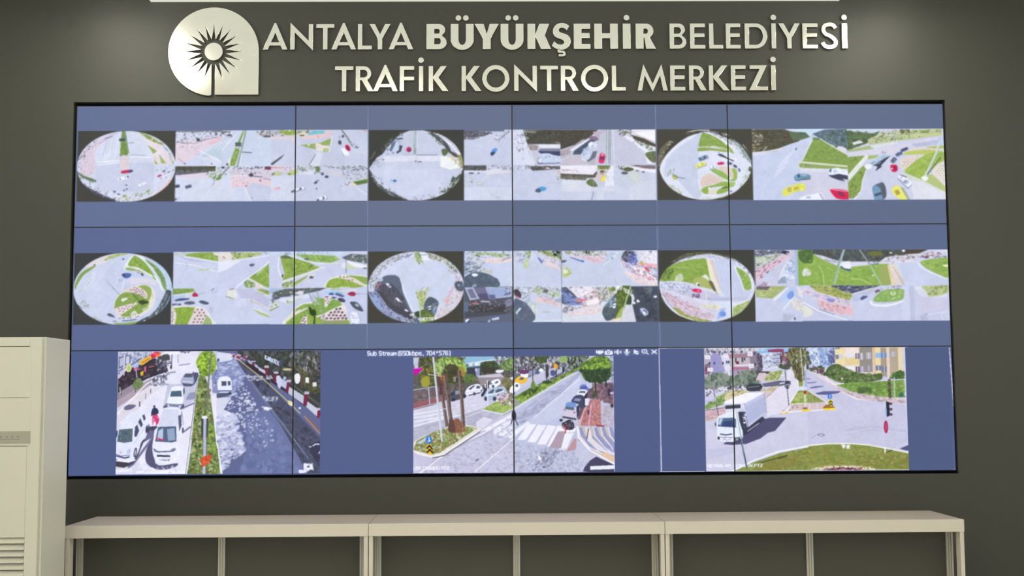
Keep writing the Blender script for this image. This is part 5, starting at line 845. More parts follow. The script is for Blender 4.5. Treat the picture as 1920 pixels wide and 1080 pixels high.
    v.P((110,114,132),(1270,40),(1660,35),(1660,80),(1440,90),(1280,130)); v.K([(84,88,104),(170,176,190),WH,(60,64,80)],50,((1275,40),(1640,40),(1500,90),(1280,120)),(10,28),.3,-8); v.P((206,216,206),(1280,125),(1640,80),(1540,160),(1280,240)); v.K([(170,186,160),(120,124,90),(226,226,220),(90,80,90)],60,((1280,130),(1620,85),(1400,250),(1280,290)),(10,30),.3,-25); v.P((236,200,216),(1280,300),(1500,190),(1700,80),(1700,130),(1560,230),(1400,330),(1280,460)); v.K([(226,180,200),(200,190,226),(150,120,150),(90,70,100)],60,((1280,300),(1500,200),(1680,110),(1560,250),(1300,480)),(10,30),.25,-35); v.S((44,50,70),(1620,70),(1660,45),(1720,60),(1690,95)); v.P((206,210,236),(1400,350),(1660,200),(1560,440),(1300,480))
    v.P((226,232,250),(1600,320),(1660,220),(1770,140),(1740,300),(1690,460),(1560,470)); v.P((150,164,190),(1570,430),(1620,380),(1690,400),(1680,460),(1560,470)); v.K([(150,170,210),WH,(110,130,170),(190,206,236)],80,((1600,400),(1680,220),(1780,120),(1760,380),(1700,460)),(10,26),.5,-70); v.B((176,196,232),1785,35,1826,500); v.K([WH,(120,150,200)],40,((1690,200),(1800,60),(1780,420),(1720,460)),(8,22),.5,-80); v.K([(120,60,80),(90,70,90),(200,160,190)],20,((1290,460),(1440,440),(1400,500),(1290,500)),(8,22),.3,-10); v.K([(190,180,210),(236,200,220)],26,((1680,60),(1790,50),(1790,150),(1700,170)),(8,24),.4,60)
    v.B((140,186,70),1826,35,1940,500); v.S((84,120,60),(1840,60),(1900,40),(1940,60),(1940,190),(1880,190),(1840,140)); v.S((220,226,220),(1880,320),(1920,280),(1940,300),(1940,360),(1890,370))
    v.clip = (1416,536,1507,604)
    v.B((208,214,242),1255,495,1940,970)
    v.P((174,190,110),(1280,520),(1500,500),(1690,500),(1600,580),(1500,660),(1290,640)); v.K([(150,170,90),(206,214,170),(196,206,130)],50,((1290,520),(1660,510),(1500,650),(1290,630)),(12,34),.3,0); v.P((110,100,110),(1300,500),(1480,500),(1440,550),(1300,540)); v.P((232,236,246),(1500,670),(1700,520),(1720,520),(1540,690)); v.P((196,212,248),(1540,690),(1720,520),(1780,500),(1790,620),(1680,720)); v.S((130,160,236),(1690,620),(1730,570),(1775,570),(1770,650),(1710,665)); v.P((236,232,240),(1820,500),(1940,600),(1940,700),(1840,620)); v.L(WH,12,(1640,800),(1780,640),(1860,720),(1940,790)); v.P((232,228,232),(1740,690),(1830,660),(1940,780),(1940,860),(1770,800)); v.K([(200,190,200),(236,236,240),(200,206,180)],40,((1730,700),(1830,670),(1930,780),(1900,850),(1760,790)),(10,28),.3,35); v.S((90,96,110),(1770,910),(1785,900),(1795,930),(1780,935)); v.P((190,196,220),(1640,850),(1800,860),(1700,960),(1620,960)); v.L((130,136,160),12,(1880,950),(1940,955))
    v = View(1506,464,6.857,(1506,468,1779,535.6))
    v.B((146,188,74),-10,20,1120,500)
    v.B((206,214,242),1100,20,1880,500)
    v.P((80,86,84),(120,28),(1500,28),(1300,100),(1080,120),(1000,180),(600,190),(440,170),(130,90)); v.K([(64,70,64),(96,104,84),(110,116,120),(70,80,100)],130,((130,35),(1460,35),(1060,120),(960,180),(600,185),(440,160)),(14,40),.45); v.S((110,116,60),(860,60),(960,50),(1040,80),(960,110),(860,100)); v.P((78,72,64),(1300,28),(1620,28),(1500,80),(1300,90))
    v.P((222,222,244),(140,90),(250,110),(480,190),(600,180),(860,180),(980,190),(1060,130),(1500,80),(1860,30),(1860,120),(1520,150),(1480,200),(980,215),(620,250),(430,240),(200,130)); v.K([(150,150,190),(240,240,255),(196,196,226)],50,((150,95),(460,190),(430,230),(200,130)),(8,24),.35,20); v.K(BUSY + [(150,90,120),(200,170,110)],130,((1000,200),(1080,120),(1400,80),(1840,40),(1850,120),(1500,140),(1400,180),(1100,200)),(9,30),.3,-8)
    v.S((84,122,60),(-10,30),(100,30),(130,100),(120,200),(60,210),(-10,190)); v.K([(64,96,50),(120,160,80)],26,((0,40),(120,40),(110,200),(0,190)),(12,30)); v.S((224,230,224),(0,290),(50,270),(95,320),(90,360),(0,370)); v.K([WH,(150,170,160)],12,((0,290),(90,300),(90,360),(0,365)),(8,20),.4,60)
    v.K([(170,206,90),(126,170,60)],90,((20,220),(140,110),(420,240),(1060,240),(1100,480),(20,480)),(18,50),.25,10); v.L((186,214,120),12,(200,230),(250,320),(265,490)); v.L((190,216,110),14,(610,400),(740,410),(870,480)); v.L((110,150,60),6,(230,380),(236,480)); v.P((160,182,90),(1060,230),(1100,225),(1150,480),(960,485),(980,250)); v.E((236,242,190),900,360,18,10,-30)
    v.S((236,240,250),(480,210),(600,195),(605,290),(480,250)); v.S((70,90,130),(480,255),(540,240),(612,280),(600,312),(530,290)); v.P((240,244,255),(490,240),(560,230),(610,265),(600,285),(530,275)); v.K([(90,96,130),WH],16,((860,180),(970,180),(970,220),(870,225)),(8,22),.4,-10); v.L((90,110,130),9,(860,222),(970,212))
    v.L((150,172,190),26,(535,30),(450,240)); v.L((150,186,150),24,(450,240),(390,490)); v.L((150,160,170),18,(735,30),(860,220)); v.L((160,200,150),24,(860,220),(1000,490)); v.L((200,214,226),8,(542,30),(400,480))
    v.P((236,220,190),(1085,225),(1190,220),(1290,480),(1130,488)); v.P((232,222,226),(1120,220),(1160,220),(1260,480),(1190,485)); v.L((150,130,120),5,(1160,250),(1285,480)); v.L((206,190,120),8,(1090,230),(1140,400)); v.P((206,214,242),(1190,210),(1480,200),(1560,300),(1850,410),(1850,490),(1300,485)); v.L((226,230,246),12,(1210,230),(1330,480)); v.S((150,190,80),(1510,200),(1600,160),(1750,145),(1870,150),(1870,390),(1740,350),(1600,280)); v.K([(120,170,60),(176,206,100)],34,((1530,200),(1840,160),(1840,370),(1640,290)),(14,40),.3,10); v.L(WH,12,(1480,205),(1560,290),(1740,370),(1850,410)); v.E((236,246,190),1845,240,50,16); v.K([(110,60,80),(90,100,130),(80,90,90)],16,((1530,120),(1640,100),(1840,110),(1840,135),(1560,140)),(14,34),.3,-3); v.E(WH,1300,45,22,16); v.E((236,246,210),1135,70,18,10)
    v.clip = (1506,535.6,1782,602.5)
    v.B((207,213,240),-10,490,1900,960)
    v.P((170,184,90),(90,495),(380,495),(620,560),(640,640),(560,720),(200,590)); v.K([(150,160,70),(190,200,120),(110,120,60),(206,190,160)],90,((100,500),(380,500),(620,560),(600,700),(250,590)),(12,36),.3,18); v.P((78,84,104),(360,495),(1000,490),(860,540),(640,600),(500,560)); v.K([(60,66,86),(190,190,220),(120,126,160)],60,((370,498),(980,492),(640,600),(480,550)),(10,30),.3,-12)
    v.P((226,216,232),(-10,520),(100,550),(640,700),(640,780),(560,760),(200,690),(-10,590)); v.K([(206,170,206),(190,196,236),(240,220,236),(130,130,200)],80,((0,540),(160,580),(620,700),(600,750),(200,660),(0,590)),(10,34),.25,18); v.P((236,196,210),(190,670),(420,730),(640,780),(640,880),(440,860),(220,780)); v.K([(226,160,180),(170,130,140),(236,210,220),(150,160,150)],50,((190,700),(480,760),(620,800),(500,870),(220,790)),(10,32),.25,15); v.P((140,144,210),(310,655),(420,670),(390,715),(320,700)); v.L(WH,12,(-10,700),(200,820),(560,940)); v.S((230,232,224),(-10,750),(90,790),(130,850),(40,900),(-10,880)); v.L((110,110,130),6,(210,800),(400,870))
    v.P((196,202,232),(640,600),(900,530),(930,560),(830,620),(700,700),(640,690)); v.L((70,76,110),12,(630,570),(780,540)); v.L((236,238,250),12,(640,600),(900,525)); v.P((190,206,130),(840,550),(910,530),(900,545),(850,560)); v.S((84,92,140),(740,660),(780,625),(840,630),(810,655),(760,678)); v.P((110,90,110),(930,560),(980,540),(1010,560),(940,590)); v.S((140,190,90),(910,670),(980,590),(1080,545),(1300,545),(1305,650),(1200,695),(1040,705),(940,700)); v.K([(110,170,70),(170,206,110),(206,226,160)],40,((940,670),(1080,560),(1290,560),(1290,640),(1060,700)),(12,34),.3,-10); v.E((220,240,190),1165,590,36,28); v.E((150,190,110),1165,585,16,18); v.S(WH,(880,690),(920,730),(1100,735),(1280,690),(1320,640),(1300,700),(1100,760),(900,750),(860,700)); v.K(BUSY,60,((980,540),(1100,500),(1330,500),(1300,535),(1060,545)),(9,26),.35,-8)
    v.B((196,202,230),1360,500,1440,960); v.P((214,220,244),(1320,500),(1370,500),(1380,960),(1260,960)); v.P((226,228,246),(1440,500),(1540,500),(1640,640),(1860,580),(1870,640),(1640,690),(1500,620)); v.S((186,204,130),(1540,505),(1700,495),(1865,495),(1865,590),(1650,640),(1590,570)); v.K([(150,176,90),(206,214,170),(120,130,100)],50,((1550,505),(1855,498),(1855,580),(1650,630)),(12,34),.3,-6); v.P((212,212,238),(1480,640),(1860,650),(1870,800),(1520,860)); v.P((190,196,224),(1500,880),(1600,850),(1560,950),(1500,955)); v.L((232,234,250),9,(1620,870),(1870,830)); v.L((232,236,252),7,(1780,880),(1800,950)); v.K([(170,176,210),(190,196,230)],12,((1520,880),(1600,850),(1600,940),(1520,940)),(10,26),.3,60)
def mosaic(v,c,x0,y0,x1,y1,n,a=.5):
    v.K(c,n,((x0,y0),(x1,y0),(x1,y1),(x0,y1)),(6,14),.5,a=a)


def feed_31():
    # street seen from a pole: units of the left half,then of the right half
    v = View(206,650,4.39,(218.5,657,411,889.5))
    v.B((222,222,244),0,20,900,1060)
    v.P((232,232,250),(400,30),(720,30),(720,300),(640,1060),(300,1060),(50,560),(300,300))
    # houses and shops,top left
    v.P((200,204,232),(60,35),(440,35),(60,300)); v.K([(84,90,130),(240,244,255),(150,160,196),(180,200,230),(110,116,160)],120,((62,36),(400,36),(200,150),(62,240)),(8,22),.3,80)
    v.P((110,112,150),(62,80),(160,60),(160,130),(62,180)); v.P((190,196,226),(70,90),(100,82),(100,150),(70,160)); v.P((210,214,240),(120,76),(150,70),(150,130),(120,140)); v.L((236,240,255),9,(108,60),(108,180)); v.L((90,94,130),8,(62,196),(190,130),(250,90))
    v.P((56,50,60),(60,260),(130,190),(330,100),(440,60),(470,200),(300,260),(60,400)); v.K([(90,70,80),(40,38,46),(130,110,120),(70,60,100)],90,((64,270),(180,190),(420,90),(450,200),(280,250),(64,390)),(8,22))
    v.P((236,190,60),(240,110),(320,66),(328,100),(262,146),(240,150)); v.L((200,90,60),7,(250,130),(318,90)); v.P((220,50,60),(325,60),(360,36),(400,40),(395,70),(350,90),(332,96)); v.P((240,120,70),(360,60),(410,44),(405,70),(370,80)); v.P((236,80,150),(340,45),(372,40),(370,60),(345,66))
    v.P((184,196,240),(180,140),(220,120),(228,160),(190,178)); v.P((226,80,150),(185,180),(230,165),(230,180),(192,198)); v.P((210,100,140),(270,165),(290,155),(290,200),(274,205)); v.P((230,190,50),(243,205),(268,195),(266,230),(246,238)); v.L((236,130,120),6,(310,165),(355,155)); v.E((222,232,160),145,170,25,36); v.E((190,200,120),147,172,14,22); v.P((206,200,232),(60,230),(105,190),(108,215),(66,262)); v.L((230,200,230),9,(105,170),(108,230))
    v.L((236,236,255),6,(205,180),(215,250)); v.K([(60,66,84),(236,240,255),(90,96,120),(150,150,180)],60,((360,90),(480,60),(500,130),(440,190),(380,190)),(7,20)); v.L((70,72,90),8,(452,70),(452,215)); v.L((80,84,100),7,(500,60),(498,150)); v.E((76,80,84),450,82,34,28); v.E((70,74,90),494,165,9,18); v.L((110,114,140),4,(548,55),(552,130)); v.L((150,156,190),9,(560,150),(650,138)); v.L((120,120,150),12,(420,145),(500,130)); v.L((160,160,190),14,(470,215),(530,205))
    v.K([(50, 54, 90), (200, 200, 226), (110, 110, 140)], 24, ((560, 32), (650, 32), (640, 50), (560, 50)), (6, 14)); text(v, '11:15:15', 430, 55, 22, (246, 248, 255), 7, 130); v.K([WH, (150, 160, 200)], 24, ((70, 36), (330, 36), (330, 60), (70, 56)), (6, 14), .5, 90)
    # pavement
    v.P((176,160,176),(60,400),(330,260),(420,250),(60,500)); v.P((150,140,156),(55,380),(190,300),(230,330),(55,440)); v.P((232,226,240),(50,545),(300,330),(420,330),(300,420),(240,500),(200,540),(50,640)); v.L((246,246,255),9,(50,560),(300,300),(500,220)); v.L((60,56,64),9,(80,340),(88,390)); v.L((230,226,236),7,(76,330),(82,380)); v.K([(80,84,110),(236,236,250),(60,66,96)],90,((320,260),(490,210),(430,320),(330,320)),(7,20),.5,60); v.S((110,106,140),(112,500),(150,475),(210,480),(180,510),(130,520)); v.L((76,76,100),8,(242,450),(242,490)); v.L((100,100,130),6,(290,380),(290,430)); v.L((100,100,130),6,(330,345),(331,380)); v.L((170,170,200),14,(420,300),(560,330))
    v.S((112,136,84),(180,310),(215,260),(240,255),(268,300),(240,340),(205,350)); v.K([(84,104,60),(150,170,110)],20,((190,320),(225,260),(265,300),(220,345)),(7,15)); v.L((90,84,80),6,(205,340),(203,375))
    # road marks and shadows
    v.P((206,206,234),(470,310),(700,300),(690,440),(600,520),(420,560)); v.L((246,246,255),8,(720,200),(690,440),(620,1050)); v.L((120,116,150),5,(712,260),(672,640),(628,1050)); v.P((150,156,186),(630,410),(650,380),(710,370),(700,430),(620,440)); v.L((120,120,160),12,(600,505),(690,465)); v.L((130,128,165),14,(610,700),(665,660)); v.L((236,236,252),10,(430,500),(250,1000)); v.L((120,118,156),20,(360,740),(200,960),(160,990)); v.L((240,240,255),8,(375,720),(280,960)); v.P((110,108,146),(300,690),(370,670),(360,740),(260,800),(230,850))
    # cars
    v.S((84,86,120),(590,250),(600,320),(680,318),(720,240),(700,210)); v.S((176,184,214),(575,290),(600,230),(640,215),(672,230),(685,290),(660,315),(600,310)); v.P((84,92,112),(600,250),(612,222),(668,222),(672,250)); v.L((70,76,100),9,(590,305),(670,312)); v.L((90,96,130),8,(678,205),(690,290)); v.L((236,240,250),5,(590,285),(670,290))
    v.S((206,210,238),(455,500),(470,420),(500,340),(560,322),(600,325),(622,380),(605,480),(585,510),(480,500)); v.S(WH,(470,440),(492,370),(510,328),(590,326),(596,360),(600,440),(580,470),(480,470)); v.P((80,100,126),(490,410),(500,365),(582,362),(588,410)); v.P((80,90,110),(596,350),(608,330),(610,380),(600,400)); v.L((70,76,110),8,(490,485),(560,490)); v.L((90,96,140),6,(455,470),(590,480)); v.S((84,86,118),(575,515),(600,470),(606,500))
    v.S((90,92,124),(430,560),(440,490),(470,480),(460,520))
    # van in front
    v.S((90,88,122),(310,960),(300,860),(350,760),(400,700),(380,960),(560,960),(520,1000),(400,1010)); v.P((84,84,116),(560,500),(590,540),(605,640),(600,720),(560,780),(570,600)); v.S((236,238,255),(352,820),(372,700),(410,560),(440,505),(560,505),(588,560),(604,660),(600,720),(578,800),(580,890),(540,945),(420,955),(370,920)); v.P((222,226,250),(410,580),(440,515),(560,515),(580,580),(560,650),(400,655)); v.P((84,104,136),(374,780),(396,660),(545,655),(550,780),(510,790)); v.P((190,206,236),(400,690),(440,670),(440,760),(390,770)); v.P((150,170,200),(470,680),(530,670),(540,770),(480,775)); v.L((216,60,110),12,(385,755),(445,768)); v.P((90,96,126),(560,570),(585,560),(590,650),(570,700)); v.L((90,96,140),10,(365,845),(400,866),(500,862),(540,840)); v.L((236,240,255),4,(400,850),(500,850)); v.P((60,64,90),(390,890),(500,895),(500,910),(392,906)); v.P((200,206,236),(410,925),(495,928),(495,942),(412,940)); v.K([(60,64,90)],9,((415,926),(490,928),(490,940),(415,938)),(4,7)); v.S((120,126,160),(505,850),(535,835),(545,850),(515,868)); v.S((120,126,160),(362,838),(378,845),(392,868),(370,862)); v.L((250,250,255),9,(380,935),(480,958),(560,915)); v.E((80,86,116),600,690,8,26)
    # left van
    v.S((76,72,96),(40,920),(100,960),(200,960),(290,760),(330,680),(300,640),(240,860),(180,930)); v.S((230,234,254),(42,860),(52,770),(80,680),(130,580),(200,530),(270,530),(300,590),(316,650),(300,740),(260,790),(210,920),(160,945),(60,925)); v.P((90,108,122),(62,780),(78,680),(190,672),(186,780),(120,790)); v.K([(60,74,80),(150,170,180)],12,((75,690),(185,685),(180,775),(70,775)),(8,24),.2,85); v.P((76,84,110),(204,740),(206,660),(226,640),(242,690),(222,740)); v.P((76,84,110),(232,620),(250,585),(272,640),(258,665)); v.P((76,84,110),(264,565),(282,555),(294,590),(280,612)); v.L((200,204,230),5,(200,800),(305,640)); v.E((70,76,96),214,870,13,42,8); v.E((180,186,210),214,870,7,26,8); v.E((60,66,90),304,680,10,32,6); v.L((76,82,120),12,(50,895),(130,915),(165,905)); v.L((120,126,160),6,(45,880),(100,898),(170,890)); v.E((200,206,236),95,868,12,10); v.L((246,246,255),10,(60,935),(160,948),(215,930)); v.S((196,204,236),(145,855),(175,840),(172,872),(150,880)); v.S((64,72,120),(48,700),(66,690),(62,740),(50,735)); v.P((70,66,76),(40,940),(150,955),(170,975),(120,995),(60,985),(40,970))
    # rider
    v.S((74,72,104),(320,660),(390,655),(360,690),(325,680)); v.S((214,60,120),(352,640),(350,570),(375,555),(402,580),(400,620),(380,650)); v.K([(240,190,220),(230,40,80)],14,((355,570),(400,575),(395,640),(358,635)),(6,15)); v.S((52,58,92),(338,560),(345,515),(365,500),(392,515),(396,550),(360,560)); v.E((66,62,90),362,490,9,10); v.E((236,236,255),368,635,12,18); v.L((60,64,80),7,(340,540),(343,572))
    # hedge between the carriageways
    v.P((110,134,70),(722,235),(770,230),(810,330),(850,600),(890,900),(900,1060),(640,1060),(668,860),(690,560)); v.K([(80,104,50),(150,178,90),(60,80,44),(170,190,110),(130,110,70),(190,200,140)],330,((724,240),(768,235),(808,330),(848,600),(888,900),(898,1055),(645,1055),(670,860),(692,560)),(9,24),.6,a=.75); v.K([(160,200,60),(120,170,40)],30,((800,640),(860,660),(870,880),(820,860)),(12,26)); v.L((236,238,255),8,(828,380),(898,950)); v.P((236,236,252),(835,400),(905,380),(905,900),(880,760)); v.P((140,144,190),(830,200),(905,180),(905,390),(840,380)); v.K([(200,206,236),(110,116,160),(90,90,120)],40,((825,60),(905,60),(905,390),(830,300)),(7,20)); v.P((200,206,240),(850,30),(905,30),(905,130),(850,110))
    v.S((140,184,44),(700,130),(730,60),(770,32),(830,34),(862,90),(856,200),(800,240),(740,235),(725,190)); v.K([(176,220,40),(110,160,40),(196,236,70),(90,130,40)],130,((712,130),(760,40),(840,40),(856,180),(790,235),(735,220)),(9,24),a=.8); v.L((120,124,120),14,(826,40),(806,280),(796,520)); v.P((60,70,70),(750,590),(808,590),(806,750),(752,750)); v.L((190,196,226),22,(778,585),(782,900),(778,1060)); v.E((236,236,255),778,584,26,14); v.L((110,116,130),6,(794,600),(796,900)); v.S((214,84,50),(750,930),(780,905),(830,893),(834,930),(800,975),(765,985)); v.K([(240,120,90),(180,60,40)],14,((760,930),(825,905),(800,965),(770,970)),(7,16)); v.L((240,240,255),6,(740,950),(756,975))
    text(v, 'JAKARAMPA', 30, 1030, 22, (244, 246, 255), 6, 165); v.L((246, 246, 255), 14, (230, 1030), (620, 1034)); v.K([(220, 214, 240), WH], 30, ((200, 985), (620, 985), (610, 1050), (60, 1050)), (8, 30), .3)
    # right half: the other carriageway in the shade of trees
    v = View(405,650,4.39,(405,657,600,889.5))
    v.P((98,106,150),(0,30),(860,30),(860,1060),(0,1060))
    v.P((222,224,246),(0,420),(120,420),(60,520),(150,560),(20,760),(0,800)); v.P((140,150,196),(0,90),(130,80),(260,200),(200,300),(120,420),(0,420)); v.P((226,228,250),(0,40),(150,60),(120,110),(0,130))
    v.K([(214,218,246),(170,176,216),(236,238,255)],330,((0,560),(150,560),(240,860),(120,960),(40,1050),(20,900),(0,700)),(12,34),.5,-15,.6); v.K([(206,212,244),(236,238,255)],130,((60,500),(200,230),(350,520),(350,740),(200,700)),(8,22),.5,-20,.7); v.K([(196,204,240),(120,130,176)],90,((0,130),(150,120),(240,250),(120,380),(130,260),(0,230)),(10,28),.4,-10); v.P((110,120,166),(230,560),(420,520),(620,760),(740,1060),(200,1060),(260,800)); v.K([(124,134,180),(98,108,156)],90,((260,620),(430,540),(700,1040),(220,1050)),(18,50)); v.K([(190,200,236),(226,230,252)],40,((240,560),(380,540),(500,760),(360,860),(280,740)),(7,18),.6)
    v.P((78,82,108),(160,110),(240,120),(860,760),(860,1060),(760,1060),(480,560),(230,220)); v.K([(66,68,90),(94,98,126),(60,60,76)],130,((240,180),(860,760),(860,1050),(790,1050),(480,540)),(12,34),.4,45); v.L((150,156,186),5,(230,220),(480,560),(760,930)); v.L((120,126,160),4,(250,230),(740,900))
    v.P((60,62,66),(160,30),(860,30),(860,560),(700,480),(420,230),(300,130),(200,90)); v.K([(44,46,46),(84,88,90),(70,78,60),(104,108,120)],240,((200,36),(855,36),(855,380),(620,280),(420,180)),(12,34),.6,70); v.K([(130,134,160),(160,150,140),(90,84,60),(180,180,190)],70,((560,40),(850,40),(850,240),(620,210)),(8,30),.3,80); v.K([WH,(110,60,90),(180,100,130)],40,((100,60),(240,70),(250,120),(150,100)),(7,18)); v.K([(90,100,40),(120,110,60)],30,((620,180),(700,170),(850,380),(780,420)),(10,26))
    text(v, 'KARATEK', 398, 104, 32, (214, 222, 255), 8, 118, .45); v.P((70, 84, 130), (520, 110), (540, 120), (535, 170), (522, 160))
    v.L((52,44,60),40,(240,140),(420,250),(620,390),(850,560)); v.P((206,210,236),(335,165),(400,200),(400,228),(345,195)); v.P((170,176,206),(255,105),(290,125),(285,150),(255,130)); v.P((190,196,226),(310,140),(335,155),(335,180),(312,165)); v.P((196,204,240),(485,240),(580,290),(570,355),(480,290)); v.P((200,204,226),(590,330),(720,410),(715,480),(590,390)); v.P((206,210,230),(740,450),(838,520),(830,585),(738,500)); v.L((110,110,120),5,(600,300),(850,480)); v.L((110,110,84),6,(640,330),(855,500))
    for a,b,w in (((408,165),(410,235),22),((487,215),(480,290),20),((593,285),(580,375),22),((742,385),(732,485),26),((846,520),(838,590),22),((300,120),(300,160),10),((175,70),(178,110),10)):
        v.L((128,36,70),w,a,b); v.L((200,196,216),w * .9,(a[0] - 14,a[1]),(a[0] + 16,a[1] + 2))
    v.S((214,218,244),(490,250),(520,245),(535,300),(520,350),(500,320)); v.E((190,196,226),560,262,14,14); v.S((56,56,76),(405,270),(425,250),(438,290),(425,340),(410,320)); v.S((60,62,84),(320,270),(350,262),(352,320),(335,340)); v.K([WH,(180,186,220)],40,((240,240),(380,240),(370,280),(260,280)),(7,20),.3,-10); v.K([WH,(150,156,200)],40,((380,410),(500,420),(500,450),(400,450)),(7,20),.3,0); v.K([WH],16,((380,500),(460,510),(450,530),(400,525)),(9,22),.4,0); v.K([(240,240,250)],12,((400,240),(470,240),(460,275),(400,270)),(6,13))
    v.L((206,190,130),8,(170,100),(400,285),(560,430),(690,555)); v.L((200,140,80),9,(722,578),(858,728)); v.L((170,100,60),5,(760,600),(858,700)); v.E((246,240,190),610,472,30,16,40); v.E((220,200,130),600,465,12,7); v.E(WH,686,512,10,9); v.L((76,70,70),30,(800,200),(850,230)); v.S((236,240,240),(640,240),(670,222),(688,250),(680,300),(650,305)); v.P((236,240,240),(730,258),(758,256),(760,305),(732,300)); v.P((236,240,230),(790,300),(820,296),(825,330),(792,335)); v.E((206,200,150),580,190,40,10); v.L((90,76,70),20,(700,240),(700,340)); v.L((84,72,64),16,(770,250),(775,390))
    v.S((60,60,84),(770,830),(830,790),(858,800),(858,920),(830,960),(790,900)); v.L((220,224,244),10,(795,825),(820,810),(850,812)); v.L((200,204,230),9,(845,890),(856,870)); v.E((180,186,216),775,832,12,7); v.K([(230,236,255),(250,252,255)],70,((720,970),(790,975),(800,1020),(740,1040)),(8,20)); v.S((235,240,255),(680,1035),(690,1020),(740,1030),(735,1045),(690,1048)); v.E((90,96,140),760,995,12,8)
    v.S((84,88,116),(0,390),(120,385),(110,400),(40,420),(0,420)); v.S((236,240,255),(5,300),(15,262),(40,246),(90,246),(118,275),(124,340),(118,372),(60,380),(15,370)); v.P((74,82,112),(38,285),(78,285),(78,322),(40,324)); v.P((74,82,112),(90,285),(112,285),(114,318),(92,322)); v.L((96,104,160),12,(14,366),(120,366)); v.E((60,64,90),108,384,12,12); v.P((236,238,250),(0,760),(20,820),(60,1060),(40,1060),(0,900)); v.P((110,140,60),(0,800),(14,850),(40,1060),(0,1060)); v.K([(150,180,80),(70,100,40)],26,((0,820),(16,860),(36,1050),(0,1050)),(8,18)); v.S((90,96,120),(0,100),(16,96),(18,118),(0,124))


